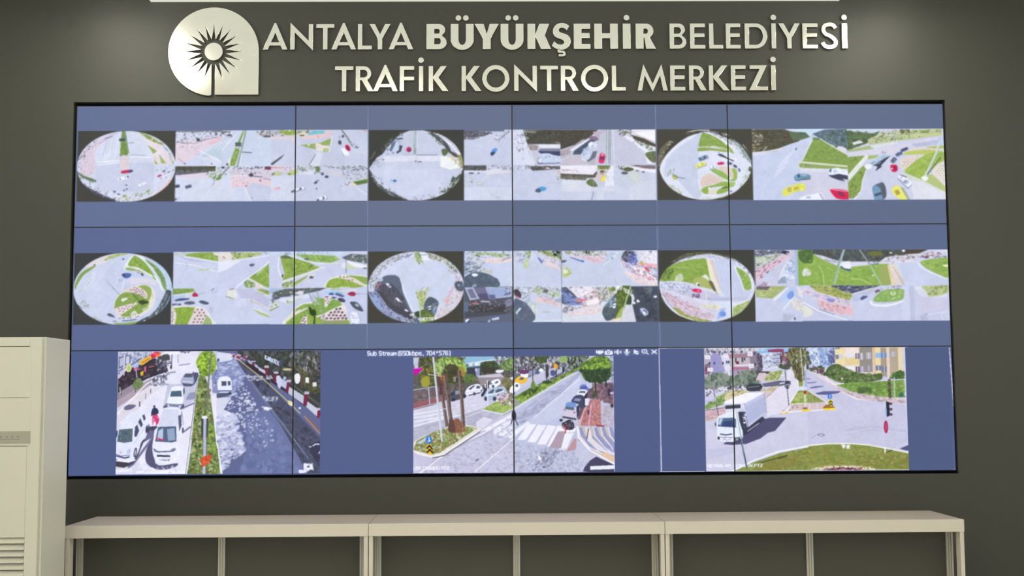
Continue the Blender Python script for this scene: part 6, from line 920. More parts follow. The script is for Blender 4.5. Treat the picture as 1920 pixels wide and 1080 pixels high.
def feed_32():
    w = View(0,0,1)
    text(w, 'Sub Stream(650kbps, 704*576)', 688.8, 666.3, 7.8, (236, 240, 255), 1.75, 157)
    i = View(1100,650,13.24)
    W_ = (232,238,255)
    i.B(W_,232,92,262,168); i.B(W_,280,92,375,188); i.B(W_,375,96,396,168); i.B(W_,400,92,426,160); i.B(W_,262,120,285,150)
    i.S(W_,(460,105),(500,105),(525,82),(570,82),(590,105),(640,105),(645,195),(460,198),n=3); i.E((110,120,170),545,145,38,34); i.E(W_,548,145,20,18)
    i.P(W_,(690,105),(730,105),(795,70),(795,205),(730,165),(690,165)); i.P((110,120,170),(712,120),(745,120),(745,152),(712,152)); i.L(W_,20,(815,108),(868,165)); i.L(W_,20,(868,108),(815,165))
    i.S(W_,(970,75),(1000,55),(1030,75),(1030,150),(1000,165),(970,150)); i.L(W_,18,(935,120),(950,165),(1000,190),(1050,165),(1070,120)); i.L(W_,16,(1000,180),(1000,212)); i.L(W_,14,(960,212),(1045,212))
    i.P(W_,(1170,75),(1310,130),(1240,150),(1260,190),(1225,200),(1205,160),(1170,195)); i.E(W_,1270,175,30,22); i.E((110,120,170),1250,152,14,12)
    i.E(W_,1437,120,75,62); i.E((104,112,164),1437,120,48,40); i.L(W_,16,(1410,120),(1465,120)); i.L(W_,16,(1437,95),(1437,145)); i.L(W_,24,(1490,160),(1540,200))
    i.L(W_,32,(1620,90),(1740,178)); i.L(W_,32,(1740,90),(1620,178))
    v = View(765,650,4.39,(774.3,668,962.5,886.5))
    v.B((206,204,232),30,70,900,1050)
    # background: trees,shops
    v.P((96, 92, 92), (40, 80), (900, 80), (900, 330), (600, 330), (40, 540)); v.K([(70, 72, 70), (120, 112, 110), (90, 104, 60), (130, 120, 130)], 200, ((45, 230), (900, 230), (900, 330), (560, 330), (45, 480)), (9, 26)); v.P((206, 210, 236), (40, 85), (85, 85), (80, 170), (60, 180), (40, 130)); v.P((150, 196, 226), (430, 80), (715, 80), (710, 115), (560, 130), (470, 140)); v.L((226, 238, 244), 9, (470, 142), (700, 108)); v.P((96, 130, 156), (480, 140), (600, 128), (600, 165), (480, 175)); text(v, 'SUEFANAY', 498, 160, 26, (236, 244, 255), 6, 100, -.06); v.P((60, 66, 76), (470, 175), (600, 168), (600, 240), (500, 240)); v.P((150, 156, 200), (552, 180), (590, 175), (590, 240), (560, 240)); v.E((206, 210, 240), 560, 190, 10, 14)
    v.K([WH,(90,100,130),(150,170,190)],80,((715,80),(900,80),(900,130),(760,160),(715,130)),(8,24),.5,90)
    v.K([(70,90,50),(104,134,70),(50,60,44),(90,80,50)],200,((90,85),(470,85),(450,300),(110,310)),(10,30),.5,-60,.8); v.P((84,80,66),(110,180),(330,200),(300,320),(120,330)); v.K([(110,124,50),(60,70,40),(140,130,60)],80,((100,90),(220,90),(220,330),(110,320)),(9,26),.5,80,.8); v.S((160,160,60),(110,270),(150,240),(175,260),(170,320),(115,325)); v.S((66,70,50),(330,140),(430,120),(470,200),(430,280),(350,290)); v.K([(58,62,44),(90,80,60)],50,((280,130),(430,130),(440,280),(300,280)),(12,34)); v.P((200,200,226),(80,85),(90,85),(80,150),(45,170))
    v.K([(160,200,100),(120,160,60),(196,226,130),(90,120,50)],170,((225,200),(230,110),(290,88),(330,100),(300,160),(260,240)),(9,34),.22,75,.8); v.K([(170,206,84),(130,170,60),(200,230,110),(96,130,56)],200,((310,90),(400,85),(470,140),(470,230),(440,200),(380,130),(330,130)),(9,36),.22,50,.8); v.K([(180,130,60),(150,140,70)],30,((410,170),(470,180),(465,240),(430,240)),(8,24),.3,80)
    v.S((196,10,170),(40,180),(80,172),(118,178),(100,200),(60,230),(42,215)); v.L((240,120,210),6,(40,178),(110,172)); v.L((190,170,120),6,(90,215),(130,178)); v.S((96,130,66),(450,260),(500,225),(550,240),(550,285),(480,295)); v.K([(70,100,50),(120,150,70)],30,((455,265),(540,240),(545,285),(480,290)),(8,22))
    v.S((62,84,58),(590,170),(620,130),(670,120),(730,130),(745,180),(720,215),(620,215)); v.K([(50,70,44),(80,96,60),(60,60,56)],70,((595,175),(640,130),(730,140),(735,200),(620,215)),(12,30)); v.P((66,62,58),(600,170),(735,175),(720,215),(620,215)); v.L((56,50,50),9,(630,210),(630,260)); v.L((60,56,56),8,(697,210),(697,265)); v.L((56,50,50),7,(678,210),(680,250)); v.L((60,56,56),9,(764,190),(762,255)); v.P((206,200,220),(560,240),(760,220),(800,260),(590,260)); v.P((150,140,150),(570,255),(800,250),(800,330),(600,320)); v.S((116,150,90),(760,150),(800,110),(870,100),(905,130),(905,190),(840,200),(780,190)); v.K([(90,130,60),(170,200,130),(70,100,60),(150,190,80)],90,((765,150),(830,105),(905,110),(905,190),(800,195)),(9,24)); v.L((76,70,60),7,(830,190),(830,250)); v.S((238,240,250),(720,200),(745,190),(790,195),(770,215),(730,215))
    v.L((150,130,110),5,(372,250),(372,290)); v.L((190,180,170),5,(370,250),(405,250)); v.L((226,232,250),8,(385,255),(385,285)); v.S((128,124,100),(770,300),(790,260),(850,260),(860,320),(830,400),(800,340)); v.K([(110,110,70),(90,84,60),(150,140,110)],40,((775,300),(800,260),(855,280),(830,380)),(9,22))
    # near side: pavement,crossing road
    v.P((150,96,106),(40,430),(220,400),(330,420),(240,460),(40,520)); v.P((110,98,102),(40,350),(230,330),(330,400),(190,430),(40,460)); v.K([(120,108,112),(150,130,136),(96,84,90)],60,((42,350),(300,350),(330,410),(42,450)),(12,32),.3,-5); v.L((170,176,200),8,(40,355),(225,325)); v.L((200,206,226),8,(168,340),(178,470)); v.L((196,190,206),7,(42,512),(280,450)); v.P((218,218,240),(40,520),(300,455),(640,380),(640,520),(460,590),(40,660)); v.K(BUSY[4:6] + [(196,196,222)],60,((50,540),(600,420),(600,520),(60,650)),(12,40),.15,-10)
    for y in (555,585,615):
        v.L((236,238,252),10,(46,y),(300,y - 40))
    v.P((190,190,214),(40,665),(330,590),(620,510),(780,560),(600,670),(300,760),(180,720),(60,790),(40,780)); v.K([(176,176,204),(206,204,228),(160,160,190)],150,((42,680),(600,530),(760,570),(560,680),(60,780)),(8,26),.25,-12)
    v.L((240,242,255),8,(40,655),(240,600),(460,560)); v.L((230,232,250),6,(440,590),(640,520)); v.P((238,236,250),(600,690),(840,560),(900,520),(900,560),(640,700)); v.P((226,224,244),(560,620),(620,580),(700,600),(620,670),(560,680))
    for k in range(3):
        v.P((240,240,255),(670 + k * 60,710 + k * 18),(820 + k * 40,610 + k * 26),(860 + k * 34,620 + k * 26),(720 + k * 60,722 + k * 18))
    v.K([(176,178,206),(206,206,230),(160,162,190),(222,222,242)],460,((240,900),(600,700),(900,560),(900,1040),(60,1040)),(9,26),.3,20,.45); v.L((244,244,255),9,(90,1040),(280,900),(640,700),(800,600)); v.L((240,240,255),8,(545,1030),(900,730)); v.L((180,180,206),14,(330,860),(700,690)); v.S((120,120,150),(548,935),(580,918),(570,940)); v.L((150,150,180),5,(330,830),(460,760))
    # parked cars
    v.P((70,66,70),(610,340),(660,290),(700,280),(640,380)); v.S((84,84,100),(335,420),(350,380),(400,355),(440,365),(475,395),(470,420),(400,440),(350,450)); v.P((60,62,80),(350,385),(390,362),(380,395),(350,405)); v.P((150,156,176),(385,365),(420,360),(430,385),(390,395)); v.E((50,50,66),375,435,14,14); v.E((50,50,66),462,408,12,14)
    v.S((238,240,255),(470,385),(480,350),(520,318),(580,308),(608,335),(612,370),(560,395),(500,400)); v.P((70,76,96),(495,350),(540,318),(550,322),(515,355)); v.P((80,90,110),(560,345),(565,322),(595,325),(590,345)); v.E((84,88,110),545,388,12,13); v.E((80,84,110),606,365,8,12); v.L((206,210,236),5,(475,380),(600,360)); v.L((70,72,90),8,(500,400),(610,375))
    v.S(WH,(668,330),(680,290),(720,270),(750,270),(762,305),(720,335),(690,342)); v.P((90,96,110),(712,305),(722,288),(745,282),(740,300)); v.E((70,70,90),700,328,10,13); v.E((110,114,140),680,305,12,9)
    v.S((180,200,226),(618,400),(640,370),(700,340),(770,330),(800,355),(790,395),(720,435),(640,445)); v.P((84,96,116),(650,385),(700,350),(712,355),(695,385)); v.P((84,96,116),(720,365),(740,350),(780,348),(775,370),(725,390)); v.L((240,244,255),9,(640,400),(700,395),(790,365)); v.E((60,66,84),640,430,15,17); v.E((60,66,84),712,430,15,18); v.S(WH,(592,395),(610,365),(630,370),(610,420)); v.S((56,60,84),(600,395),(625,360),(640,330),(645,310),(640,370),(612,415)); v.E(WH,636,315,6,9); v.E(WH,636,332,6,8); v.L((236,240,255),7,(652,280),(655,490))
    v.S(WH,(835,370),(850,330),(905,305),(905,380),(860,385)); v.P((84,92,110),(880,330),(905,320),(905,345),(880,345)); v.P((226,180,60),(870,285),(905,275),(905,295),(875,300)); v.P((230,230,246),(840,255),(905,240),(905,270),(850,275))
    # grass island with bush
    v.P((160,186,90),(610,515),(720,455),(905,380),(905,490),(780,550)); v.K([(130,170,60),(180,206,100)],70,((620,512),(720,460),(900,400),(900,480),(780,545)),(9,26),.4,-15); v.K([(236,200,220),WH,(120,110,110),(150,80,110),(110,130,90)],110,((725,460),(740,400),(860,390),(905,420),(860,490),(760,480)),(7,20),.6,a=.8); v.L((236,236,240),7,(608,520),(780,560),(905,490)); v.L((110,104,100),4,(780,566),(905,500))
    # big island with palms
    v.S((236,232,226),(42,850),(60,770),(240,690),(420,640),(590,672),(560,710),(280,890),(200,905),(100,890)); v.P((150,164,96),(45,840),(70,770),(230,690),(420,645),(570,670),(480,730),(260,870),(190,885),(60,850)); v.K([(120,150,60),(230,226,200),(100,120,60),(176,190,110),(160,110,90)],330,((50,835),(80,775),(240,695),(420,650),(560,672),(260,865),(190,880),(70,850)),(7,18),.6,a=.75); v.L((244,244,255),10,(45,860),(190,905),(280,885),(590,690)); v.L((120,112,120),9,(200,912),(300,892),(590,700)); v.P((200,206,226),(70,790),(150,740),(160,760),(100,800)); v.S((140,96,76),(350,700),(370,610),(410,590),(450,640),(470,690),(400,710)); v.K([(110,80,60),(170,120,90)],50,((355,700),(400,600),(460,650),(460,700)),(7,22),.3,80)
    for pts,wd in ((((262,240),(285,420),(318,650)),26),(((300,240),(330,430),(362,690)),30),(((420,200),(440,420),(455,650)),28)):
        v.L((96,80,76),wd,*pts); v.L((140,120,118),wd * .35,*[(x - 7,y) for x,y in pts]); v.K([(70,56,54),(130,108,100)],40,(pts[0],pts[1],pts[2],(pts[2][0] + wd * .5,pts[2][1]),(pts[1][0] + wd * .5,pts[1][1]),(pts[0][0] + wd * .5,pts[0][1])),(5,11))
    v.S((100,70,66),(330,690),(340,600),(370,600),(390,690),(360,705)); v.L((96,60,66),26,(265,250),(272,390)); v.K([(150,84,50),(190,120,70)],20,((250,230),(300,230),(290,300),(260,290)),(6,18),.3,70); v.L((196,206,226),16,(207,85),(240,420),(280,780)); v.L((236,240,250),5,(203,85),(236,420),(274,770)); v.L((226,220,196),6,(165,225),(212,232),(275,242)); v.P((176,170,196),(290,505),(312,505),(312,518),(290,518))
    v.E((50,120,220),170,765,26,34); v.L((236,240,255),8,(170,742),(175,778)); v.L((236,240,255),8,(160,780),(182,768)); v.P((236,190,50),(153,800),(190,800),(204,885),(156,880)); v.L((40,36,30),12,(155,835),(175,810),(198,838)); v.L((40,36,30),12,(157,868),(178,842),(202,872))
    v.S((40,44,60),(852,570),(860,530),(880,530),(890,570),(885,600),(860,600)); v.L((60,60,84),8,(860,595),(846,635)); v.L((60,60,84),8,(880,595),(895,630))
    text(v, 'LER CADDESI PTZ', 42, 1006, 22, (248, 248, 255), 6, 300)
    # right part
    v = View(960,650,4.39,(962.5,668,1151.8,886.5))
    v.B((196,202,232),0,70,850,1050)
    v.P((110,112,130),(0,80),(620,80),(560,200),(300,290),(20,400),(0,300)); v.K(BUSY + [(60,70,60),(90,104,70),(50,50,70),(90,60,80)],330,((5,80),(560,80),(560,180),(420,220),(270,180),(60,220),(5,200)),(8,24),.6,90); v.P((196,200,228),(20,370),(160,300),(330,210),(420,180),(420,210),(200,320),(30,400)); v.P((206,206,232),(130,260),(270,200),(380,170),(380,220),(60,350),(60,300)); v.P((50,64,50),(190,85),(290,85),(290,130),(240,140),(190,110)); v.K([(84,104,60),(60,80,50)],44,((190,85),(300,85),(280,135),(210,130)),(9,22)); v.S((150,190,90),(390,110),(430,80),(465,100),(450,130),(410,130)); v.K([(40,44,50),(90,110,60),(150,160,150)],110,((450,80),(640,80),(580,160),(470,190)),(8,22),.4,85)
    v.S((236,190,60),(20,290),(50,250),(100,245),(125,270),(110,300),(60,305)); v.P((90,96,130),(60,275),(70,255),(100,255),(95,275)); v.S(WH,(0,330),(20,300),(55,300),(68,340),(40,365),(0,375)); v.P((84,92,110),(25,330),(35,310),(50,312),(50,335)); v.S(WH,(70,240),(90,215),(130,220),(135,245),(120,260)); v.S((150,156,190),(135,225),(150,200),(190,195),(200,225),(150,240)); v.S((90,96,140),(190,220),(210,195),(228,215),(215,230)); v.E((110,60,110),100,210,40,18); v.S(WH,(220,200),(240,180),(262,195),(250,215)); v.S((80,90,150),(318,210),(335,195),(360,205),(355,240),(325,240)); v.P((60,64,80),(278,170),(300,160),(305,240),(285,280),(278,240)); v.L((84,80,76),7,(172,120),(172,290)); v.L((200,196,190),7,(315,130),(312,280)); v.L((60,56,60),9,(370,130),(366,255)); v.S((240,170,50),(345,160),(358,140),(380,160),(365,190)); v.E((50,56,76),425,195,9,26)
    v.P((140,178,60),(20,410),(160,340),(330,280),(430,230),(560,170),(565,185),(420,265),(260,360),(20,500)); v.K([(110,150,50),(170,206,70),(90,120,50)],180,((22,415),(160,345),(330,285),(560,172),(420,262),(260,355),(22,490)),(9,26),.45,-25,.75); v.K([(70,90,50),(50,76,40)],30,((80,380),(220,330),(220,370),(100,410)),(9,22)); v.S((110,150,60),(155,340),(165,290),(185,290),(195,340),(180,355)); v.E((60,80,50),290,295,40,14); v.L((240,240,214),7,(20,515),(260,372),(420,275),(600,190)); v.S((150,160,150),(0,470),(20,430),(60,450),(60,480),(10,500))
    v.P((180,184,216),(20,600),(250,440),(420,330),(560,200),(590,210),(560,330),(400,560),(60,640)); v.P((206,212,240),(250,520),(420,380),(575,230),(570,330),(430,560),(260,640),(80,640)); v.K([(170,174,206),(196,200,228),(150,152,186)],180,((30,560),(260,400),(480,270),(400,400),(200,560),(60,640)),(12,36),.25,-32,.5); v.L((232,236,252),6,(180,590),(300,480),(560,270)); v.L((226,230,250),5,(30,620),(210,560),(420,400))
    for k in range(6):
        x = 40 + k * 82
        v.P((240,240,255),(x + 90,640 + k * 4),(x + 160,640 + k * 10),(x + 70,770 + k * 20),(x,770 + k * 18)) if k < 5 else v.P((240,240,255),(470,700),(510,705),(440,860),(375,865))
    v.P((238,238,252),(20,690),(130,620),(150,630),(22,740)); v.P((176,156,176),(300,840),(380,700),(440,700),(400,840)); v.P((190,150,160),(440,870),(510,760),(560,770),(520,850)); v.K([(150,154,180),(170,172,200),(226,226,244),(190,192,216)],420,((20,800),(560,860),(760,960),(600,1040),(20,1040)),(8,22),.45,a=.55); v.K([(110,114,140),(150,152,176)],110,((150,1030),(260,840),(400,860),(300,1000)),(7,20),.4,-30,.6)
    # right side: pavement,trees,cars
    v.P((126,100,116),(560,330),(640,310),(838,300),(838,500),(730,440),(630,430),(560,560)); v.K([(104,80,96),(150,120,130),(90,80,100)],110,((640,320),(835,320),(835,480),(640,430)),(12,34),.5); v.P((186,124,130),(650,440),(730,440),(735,660),(560,655),(600,520)); v.K([(206,140,130),(160,100,110),(190,160,160)],120,((650,445),(725,445),(730,655),(570,650),(610,520)),(8,22)); v.P((196,190,212),(738,500),(838,480),(838,690),(740,665)); v.K([(170,160,180),(206,200,220)],50,((740,470),(838,480),(838,680),(745,660)),(10,26)); v.L((226,170,150),9,(610,505),(575,570),(540,660)); v.P((206,196,196),(545,660),(840,690),(840,960),(660,890),(540,760))
    for k in range(5):
        x = 560 + k * 62
        v.L((150,154,196),34,(x,680),(x + 20,740),(x + 90,820),(min(x + 200,838),870)); v.L((240,240,255),7,(x - 16,670),(x,740),(x + 70,830),(min(x + 180,838),890))
    v.L((244,244,255),14,(535,660),(545,750),(640,860),(838,970)); v.P((236,200,170),(735,880),(780,880),(838,920),(838,960),(740,900)); v.P((232,226,236),(600,670),(640,670),(660,760),(760,850),(838,880),(838,900),(700,860),(620,780)); v.P((72,70,100),(580,1030),(590,1000),(640,940),(690,910),(830,975),(838,1040),(640,1040)); v.P((236,240,250),(638,988),(842,980),(842,1012),(640,1018)); v.P((150,80,90),(690,645),(760,655),(760,668),(700,664)); v.P((204,206,232),(530,760),(600,850),(690,905),(600,960),(520,900))
    v.S((92,136,50),(565,200),(570,150),(640,110),(700,82),(780,85),(825,140),(815,250),(740,300),(620,290),(580,240)); v.K([(130,176,50),(160,206,60),(70,100,50)],230,((575,190),(650,110),(780,90),(820,160),(780,190),(600,200)),(9,24),a=.75); v.K([(50,70,50),(66,90,56),(44,56,50)],230,((570,200),(815,190),(810,260),(740,300),(620,290)),(9,26),a=.8); v.L((66,62,56),14,(685,290),(690,390)); v.L((180,176,160),6,(676,300),(680,370)); v.S((76,84,60),(660,400),(690,380),(705,410),(670,425)); v.L((40,36,50),10,(778,280),(776,330)); v.K([(150,156,170),(90,96,110)],30,((815,80),(838,80),(838,300),(815,280)),(7,20)); v.S((56,52,76),(790,370),(805,350),(820,370),(815,410),(795,405)); v.P((206,190,236),(808,380),(838,378),(838,396),(812,400)); v.S((56,56,70),(810,490),(825,475),(838,495),(825,510))
    v.S((110,130,200),(565,340),(570,320),(620,318),(640,350),(625,370),(575,365)); v.S((80,92,170),(572,338),(620,332),(618,350),(575,352)); v.S((206,210,240),(610,310),(660,312),(660,345),(630,345)); v.S(WH,(535,400),(555,362),(610,360),(625,390),(610,430),(545,425)); v.P((84,104,124),(550,385),(560,370),(605,372),(606,388)); v.S((70,74,104),(490,460),(520,410),(580,405),(600,440),(590,510),(560,515),(550,480)); v.P((140,150,190),(505,450),(520,430),(570,432),(560,455)); v.S((56,56,80),(590,430),(625,380),(620,430),(600,510)); v.P((236,236,255),(602,432),(632,430),(632,488),(600,486))
    v.S((214,210,236),(413,560),(425,500),(450,465),(510,465),(545,490),(550,560),(520,600),(430,595)); v.S((120,156,220),(440,490),(460,462),(520,468),(525,500),(480,500)); v.P((90,110,130),(436,518),(440,495),(512,505),(510,530)); v.L((226,210,230),16,(425,550),(530,560)); v.L((150,60,90),6,(425,520),(440,530)); v.L((160,60,90),6,(505,550),(522,545)); v.L((70,66,80),14,(418,583),(525,602)); v.P((60,62,90),(530,500),(556,480),(556,560),(535,600)); v.P((110,84,110),(560,520),(600,500),(560,600),(540,610))
    v.S((56,50,66),(410,640),(440,620),(470,605),(500,620),(512,670),(480,690),(420,680)); v.K([(110,104,130),(40,36,50),(200,190,200)],40,((410,630),(500,615),(505,680),(420,680)),(6,16)); v.E((60,60,80),403,610,14,12); v.L((206,50,60),9,(440,655),(438,715)); v.L((236,190,220),8,(655,475),(620,740)); v.L((110,90,80),8,(628,680),(614,765)); v.S((90,70,80),(620,530),(636,528),(632,570),(622,560)); v.L((200,210,190),5,(455,715),(510,712))
    v.L((60,60,84),8,(4,560),(8,600)); v.L((60,60,84),7,(20,590),(48,650)); v.S((50,52,70),(0,540),(20,530),(32,560),(30,600),(0,600)); v.P((248,248,255),(213,895),(248,925),(232,926),(240,944),(232,947),(224,930),(213,938))


def feed_33():
    v = View(1316,645,4.39,(1322,652,1515,884.5))
    v.B((212,212,238),20,20,900,1050)
    # flats
    v.P((190,184,200),(25,35),(480,35),(480,260),(430,300),(25,300)); v.K([(80,84,120),(236,230,244),(150,140,160),(200,200,226)],130,((28,36),(470,36),(470,90),(28,90)),(7,20),.4,90); v.P((156,154,204),(80,90),(130,70),(170,110),(170,160),(200,230),(90,240)); v.P((222,222,246),(165,90),(240,90),(240,280),(205,230)); v.P((164,130,150),(230,84),(420,80),(420,110),(240,118)); v.P((200,190,196),(262,118),(400,112),(400,165),(262,175)); v.P((176,120,146),(262,190),(400,190),(400,212),(262,218)); v.P((170,160,190),(262,218),(400,214),(400,300),(262,300)); v.P((140,130,150),(400,60),(470,60),(480,260),(420,260)); v.P((130,116,140),(30,170),(80,150),(80,240),(30,240)); v.P((120,66,96),(34,190),(54,190),(50,250),(34,250))
    for x0,y0,x1,y1 in ((36,92,80,122),(52,195,98,226),(192,82,226,110),(205,183,243,214),(388,62,430,100),(398,165,440,200)):
        v.B((246,236,250),x0,y0,x1,y1); v.B((222,216,236),x0 + 10,y0 + 8,x1 - 10,y1 - 8)
    for x,y in ((62,65),(96,62),(112,66),(160,62),(200,60),(72,160),(112,160),(182,160),(214,150),(230,150),(60,240),(250,60),(340,64),(446,80),(450,170),(310,235),(290,128),(345,125),(362,125),(345,142)):
        v.B((70,74,104),x - 6,y - 12,x + 6,y + 10)
    v.E((130,30,70),304,155,13,12); v.E((60,100,90),290,145,8,8); v.L((240,236,250),9,(280,178),(400,176)); v.L((150,120,150),10,(25,225),(60,240)); v.K([(240,240,255),(120,110,150)],30,((160,230),(240,230),(240,270),(170,270)),(6,18),.3,90)
    v.P((150,196,240),(470,35),(740,35),(700,90),(470,76)); v.P((150,70,110),(555,50),(640,40),(690,44),(690,72),(560,68)); v.P((226,232,252),(500,80),(660,70),(660,190),(570,215),(510,215)); v.P((206,210,230),(590,75),(660,72),(660,180),(600,190)); v.K([(150,160,190),(110,120,150),(180,186,214)],90,((505,85),(655,78),(655,180),(515,210)),(6,15),.5,0); v.P((84,84,104),(470,76),(510,100),(510,220),(470,230)); v.K([(110,80,110),(150,140,160),(60,60,76)],34,((468,80),(510,90),(510,215),(470,225)),(7,18))
    for y in (92,124,156):
        v.L((104,112,150),6,(600,y),(655,y - 3))
    v.S((74,90,70),(640,190),(680,150),(720,150),(740,200),(700,215)); v.K([(60,76,56),(96,112,90)],30,((645,190),(690,150),(730,160),(735,205)),(8,20)); v.P((90,66,86),(655,80),(740,60),(750,190),(660,180)); v.K([(90,110,96),(150,80,100),(200,190,206)],40,((660,90),(745,70),(745,180),(670,170)),(8,22))
    v.K([(90,110,96),(76,92,84),(130,144,130),(150,156,150)],260,((30,270),(120,240),(260,270),(350,220),(470,230),(480,320),(340,350),(30,360)),(12,34),.6,a=.7); v.P((70,68,74),(460,225),(570,230),(580,248),(480,250)); v.P((226,206,216),(450,300),(480,240),(540,240),(510,300)); v.P((190,196,130),(520,290),(560,240),(640,220),(680,230),(640,300),(530,312)); v.K([(150,180,80),(206,196,150),(120,150,70)],60,((525,300),(560,245),(670,225),(640,300)),(9,26),.4,-15); v.P((106,104,130),(500,330),(640,305),(740,310),(740,345),(520,356)); v.P((60,64,76),(370,360),(390,330),(490,330),(510,350),(490,390),(380,395)); v.L((130,140,150),7,(385,360),(480,350)); v.K([(50,50,66),(240,236,246),(120,110,130)],60,((30,350),(110,360),(300,340),(360,370),(300,390),(110,400),(34,440)),(8,22),.5)
    v.P((214,200,170),(130,440),(260,380),(400,390),(380,420),(190,480),(150,500)); v.K([(226,206,160),(170,190,120),(150,140,110),(236,226,200)],90,((110,440),(260,380),(400,385),(250,450),(150,490)),(9,26),.4,-15); v.P((140,170,90),(30,500),(120,440),(200,400),(180,500),(40,540)); v.K([(96,140,60),(190,206,150),(120,160,80)],90,((34,500),(180,410),(185,490),(40,535)),(9,26),.4,-20); v.P((200,190,236),(30,468),(110,452),(112,468),(30,484)); v.P((216,184,196),(32,555),(190,520),(190,590),(34,635)); v.K([(190,150,166),(226,206,216)],50,((34,555),(188,525),(188,590),(34,625)),(10,30),.2,-8); v.L((206,190,130),7,(34,634),(130,605)); v.L((120,90,110),5,(32,548),(188,525)); v.L((90,96,120),7,(104,400),(116,470),(137,590)); v.L((220,226,246),5,(112,440),(118,480)); v.S((220,206,206),(495,390),(560,370),(640,350),(580,440),(530,450)); v.K([(200,160,150),(180,190,120)],26,((490,380),(560,365),(640,350),(600,400)),(9,24),.3,-10); v.L((150,130,140),4,(612,368),(600,395),(525,450))
    # road up to the palm
    v.P((232,228,246),(540,450),(620,370),(690,340),(720,220),(780,220),(800,360),(730,490),(660,570),(540,600)); v.P((240,238,252),(720,490),(800,370),(785,230),(800,240),(806,380),(740,500)); v.P((96,94,126),(640,310),(740,308),(740,340),(650,335)); v.L(WH,7,(660,265),(690,262)); v.L(WH,9,(650,330),(690,322)); v.L((236,236,255),5,(690,225),(640,300)); v.L((110,116,130),8,(695,220),(712,400),(724,550)); v.S((54,58,76),(690,350),(700,320),(725,325),(725,370),(700,370)); v.K([(50,56,70),(190,196,220)],14,((690,330),(735,330),(732,375),(700,375)),(6,13)); v.E((60,56,70),715,315,14,9)
    v.K([(96,104,60),(130,134,84),(60,70,50),(150,150,110),(84,70,56)],300,((720,100),(740,36),(900,36),(900,130),(860,160),(850,300),(790,290),(760,200)),(8,32),.3,80,.85); v.L((96,90,66),26,(815,220),(822,340)); v.P((140,170,70),(806,320),(840,310),(840,350),(808,354)); v.L((206,206,200),8,(828,40),(846,330)); v.P((170,186,226),(856,240),(880,200),(905,230),(905,360),(860,370)); v.L((236,240,255),6,(875,260),(905,262)); v.L((110,130,180),6,(870,300),(905,300)); v.P((150,182,80),(735,495),(800,390),(905,385),(905,500)); v.K([(120,160,60),(176,200,100),(200,196,130)],80,((745,490),(800,395),(900,390),(900,495)),(9,26),.35,-10); v.B((222,230,250),812,358,905,384); v.P((180,50,50),(845,390),(868,390),(866,418),(846,418)); v.L((226,230,226),11,(856,420),(856,480)); v.P((226,200,200),(730,500),(905,496),(905,545),(660,560),(690,540)); v.K([(200,180,190),(240,236,240),(130,120,120)],30,((700,540),(740,505),(900,500),(900,540)),(8,26),.3,-3); v.L((240,240,226),7,(735,498),(905,492)); v.L((240,206,70),14,(655,573),(715,565)); v.L((240,206,70),15,(826,556),(905,546)); v.L((236,236,246),12,(715,566),(826,556)); v.S((90,84,60),(670,552),(700,545),(730,548),(700,558)); v.S((130,110,80),(830,535),(860,526),(890,536),(860,542)); v.P((236,232,250),(655,575),(740,500),(715,560))
    # lorry
    v.P((82,80,116),(170,825),(330,700),(500,625),(560,610),(698,610),(600,720),(540,735),(480,780),(360,825),(240,832)); v.P((60,60,84),(330,700),(500,600),(520,620),(380,740),(330,760))
    v.P((242,242,255),(185,478),(360,405),(515,402),(352,490),(200,500)); v.P((200,204,236),(352,492),(520,404),(532,575),(378,690)); v.P((186,192,228),(360,520),(520,440),(524,560),(380,660)); v.L((236,236,255),6,(352,492),(518,404)); v.L((206,208,226),7,(532,400),(536,575)); v.L((150,156,190),5,(520,406),(530,570)); v.L((120,124,150),6,(352,492),(380,690)); v.P((228,226,246),(188,495),(330,492),(352,492),(370,600),(320,570),(200,575)); v.L((60,66,84),30,(200,522),(315,515)); v.L((130,136,150),7,(200,508),(310,500)); v.P((206,214,226),(310,540),(352,530),(360,600),(330,580))
    v.S((232,238,252),(122,700),(125,620),(160,585),(270,560),(310,590),(330,690),(328,790),(240,808),(150,798),(125,750)); v.P((84,108,146),(130,680),(142,612),(260,608),(280,620),(280,690)); v.P((200,216,240),(135,660),(146,616),(175,612),(150,670)); v.P((56,72,120),(180,640),(250,630),(270,685),(160,680)); v.P((56,62,82),(300,560),(345,560),(372,690),(330,710),(310,640)); v.K([(200,200,236),(60,64,90)],20,((330,560),(365,570),(372,680),(345,690)),(7,16)); v.E((236,236,255),350,608,10,7); v.E((236,236,255),352,650,10,7); v.L((84,92,130),11,(148,742),(195,750),(245,742)); v.L((130,110,150),6,(150,768),(250,772)); v.L((236,240,255),14,(150,786),(250,790)); v.K([(70,74,100)],10,((160,780),(240,785),(240,795),(160,792)),(4,8)); v.E((60,64,90),136,775,10,14); v.P((66,70,90),(265,770),(330,765),(328,800),(268,810)); v.E((150,156,170),286,785,12,13); v.L((70,74,100),9,(110,650),(112,675)); v.E((200,204,226),515,596,13,11); v.L((190,194,220),7,(375,720),(470,655))
    v.L((200,212,222),13,(288,565),(318,780)); v.L((84,100,116),13,(322,800),(362,1020)); v.L((150,176,180),5,(300,640),(352,960))
    v.P((150,156,196),(40,870),(260,840),(250,900),(60,950),(40,960),a=.15)
    v.L(WH,12,(240,1045),(420,960),(620,890),(905,840)); v.P((138,156,70),(250,1050),(420,975),(640,900),(905,850),(905,1050)); v.K([(120,140,56),(160,176,84),(130,120,60),(150,150,80)],260,((280,1045),(430,980),(650,905),(900,858),(900,1045)),(10,30),.4,-10,.55); v.P((134,120,70),(420,1040),(560,960),(800,900),(800,1000),(560,1045),a=.5); v.L((84,90,50),10,(480,980),(600,945),(700,918)); v.L((84,90,50),16,(620,945),(690,925))
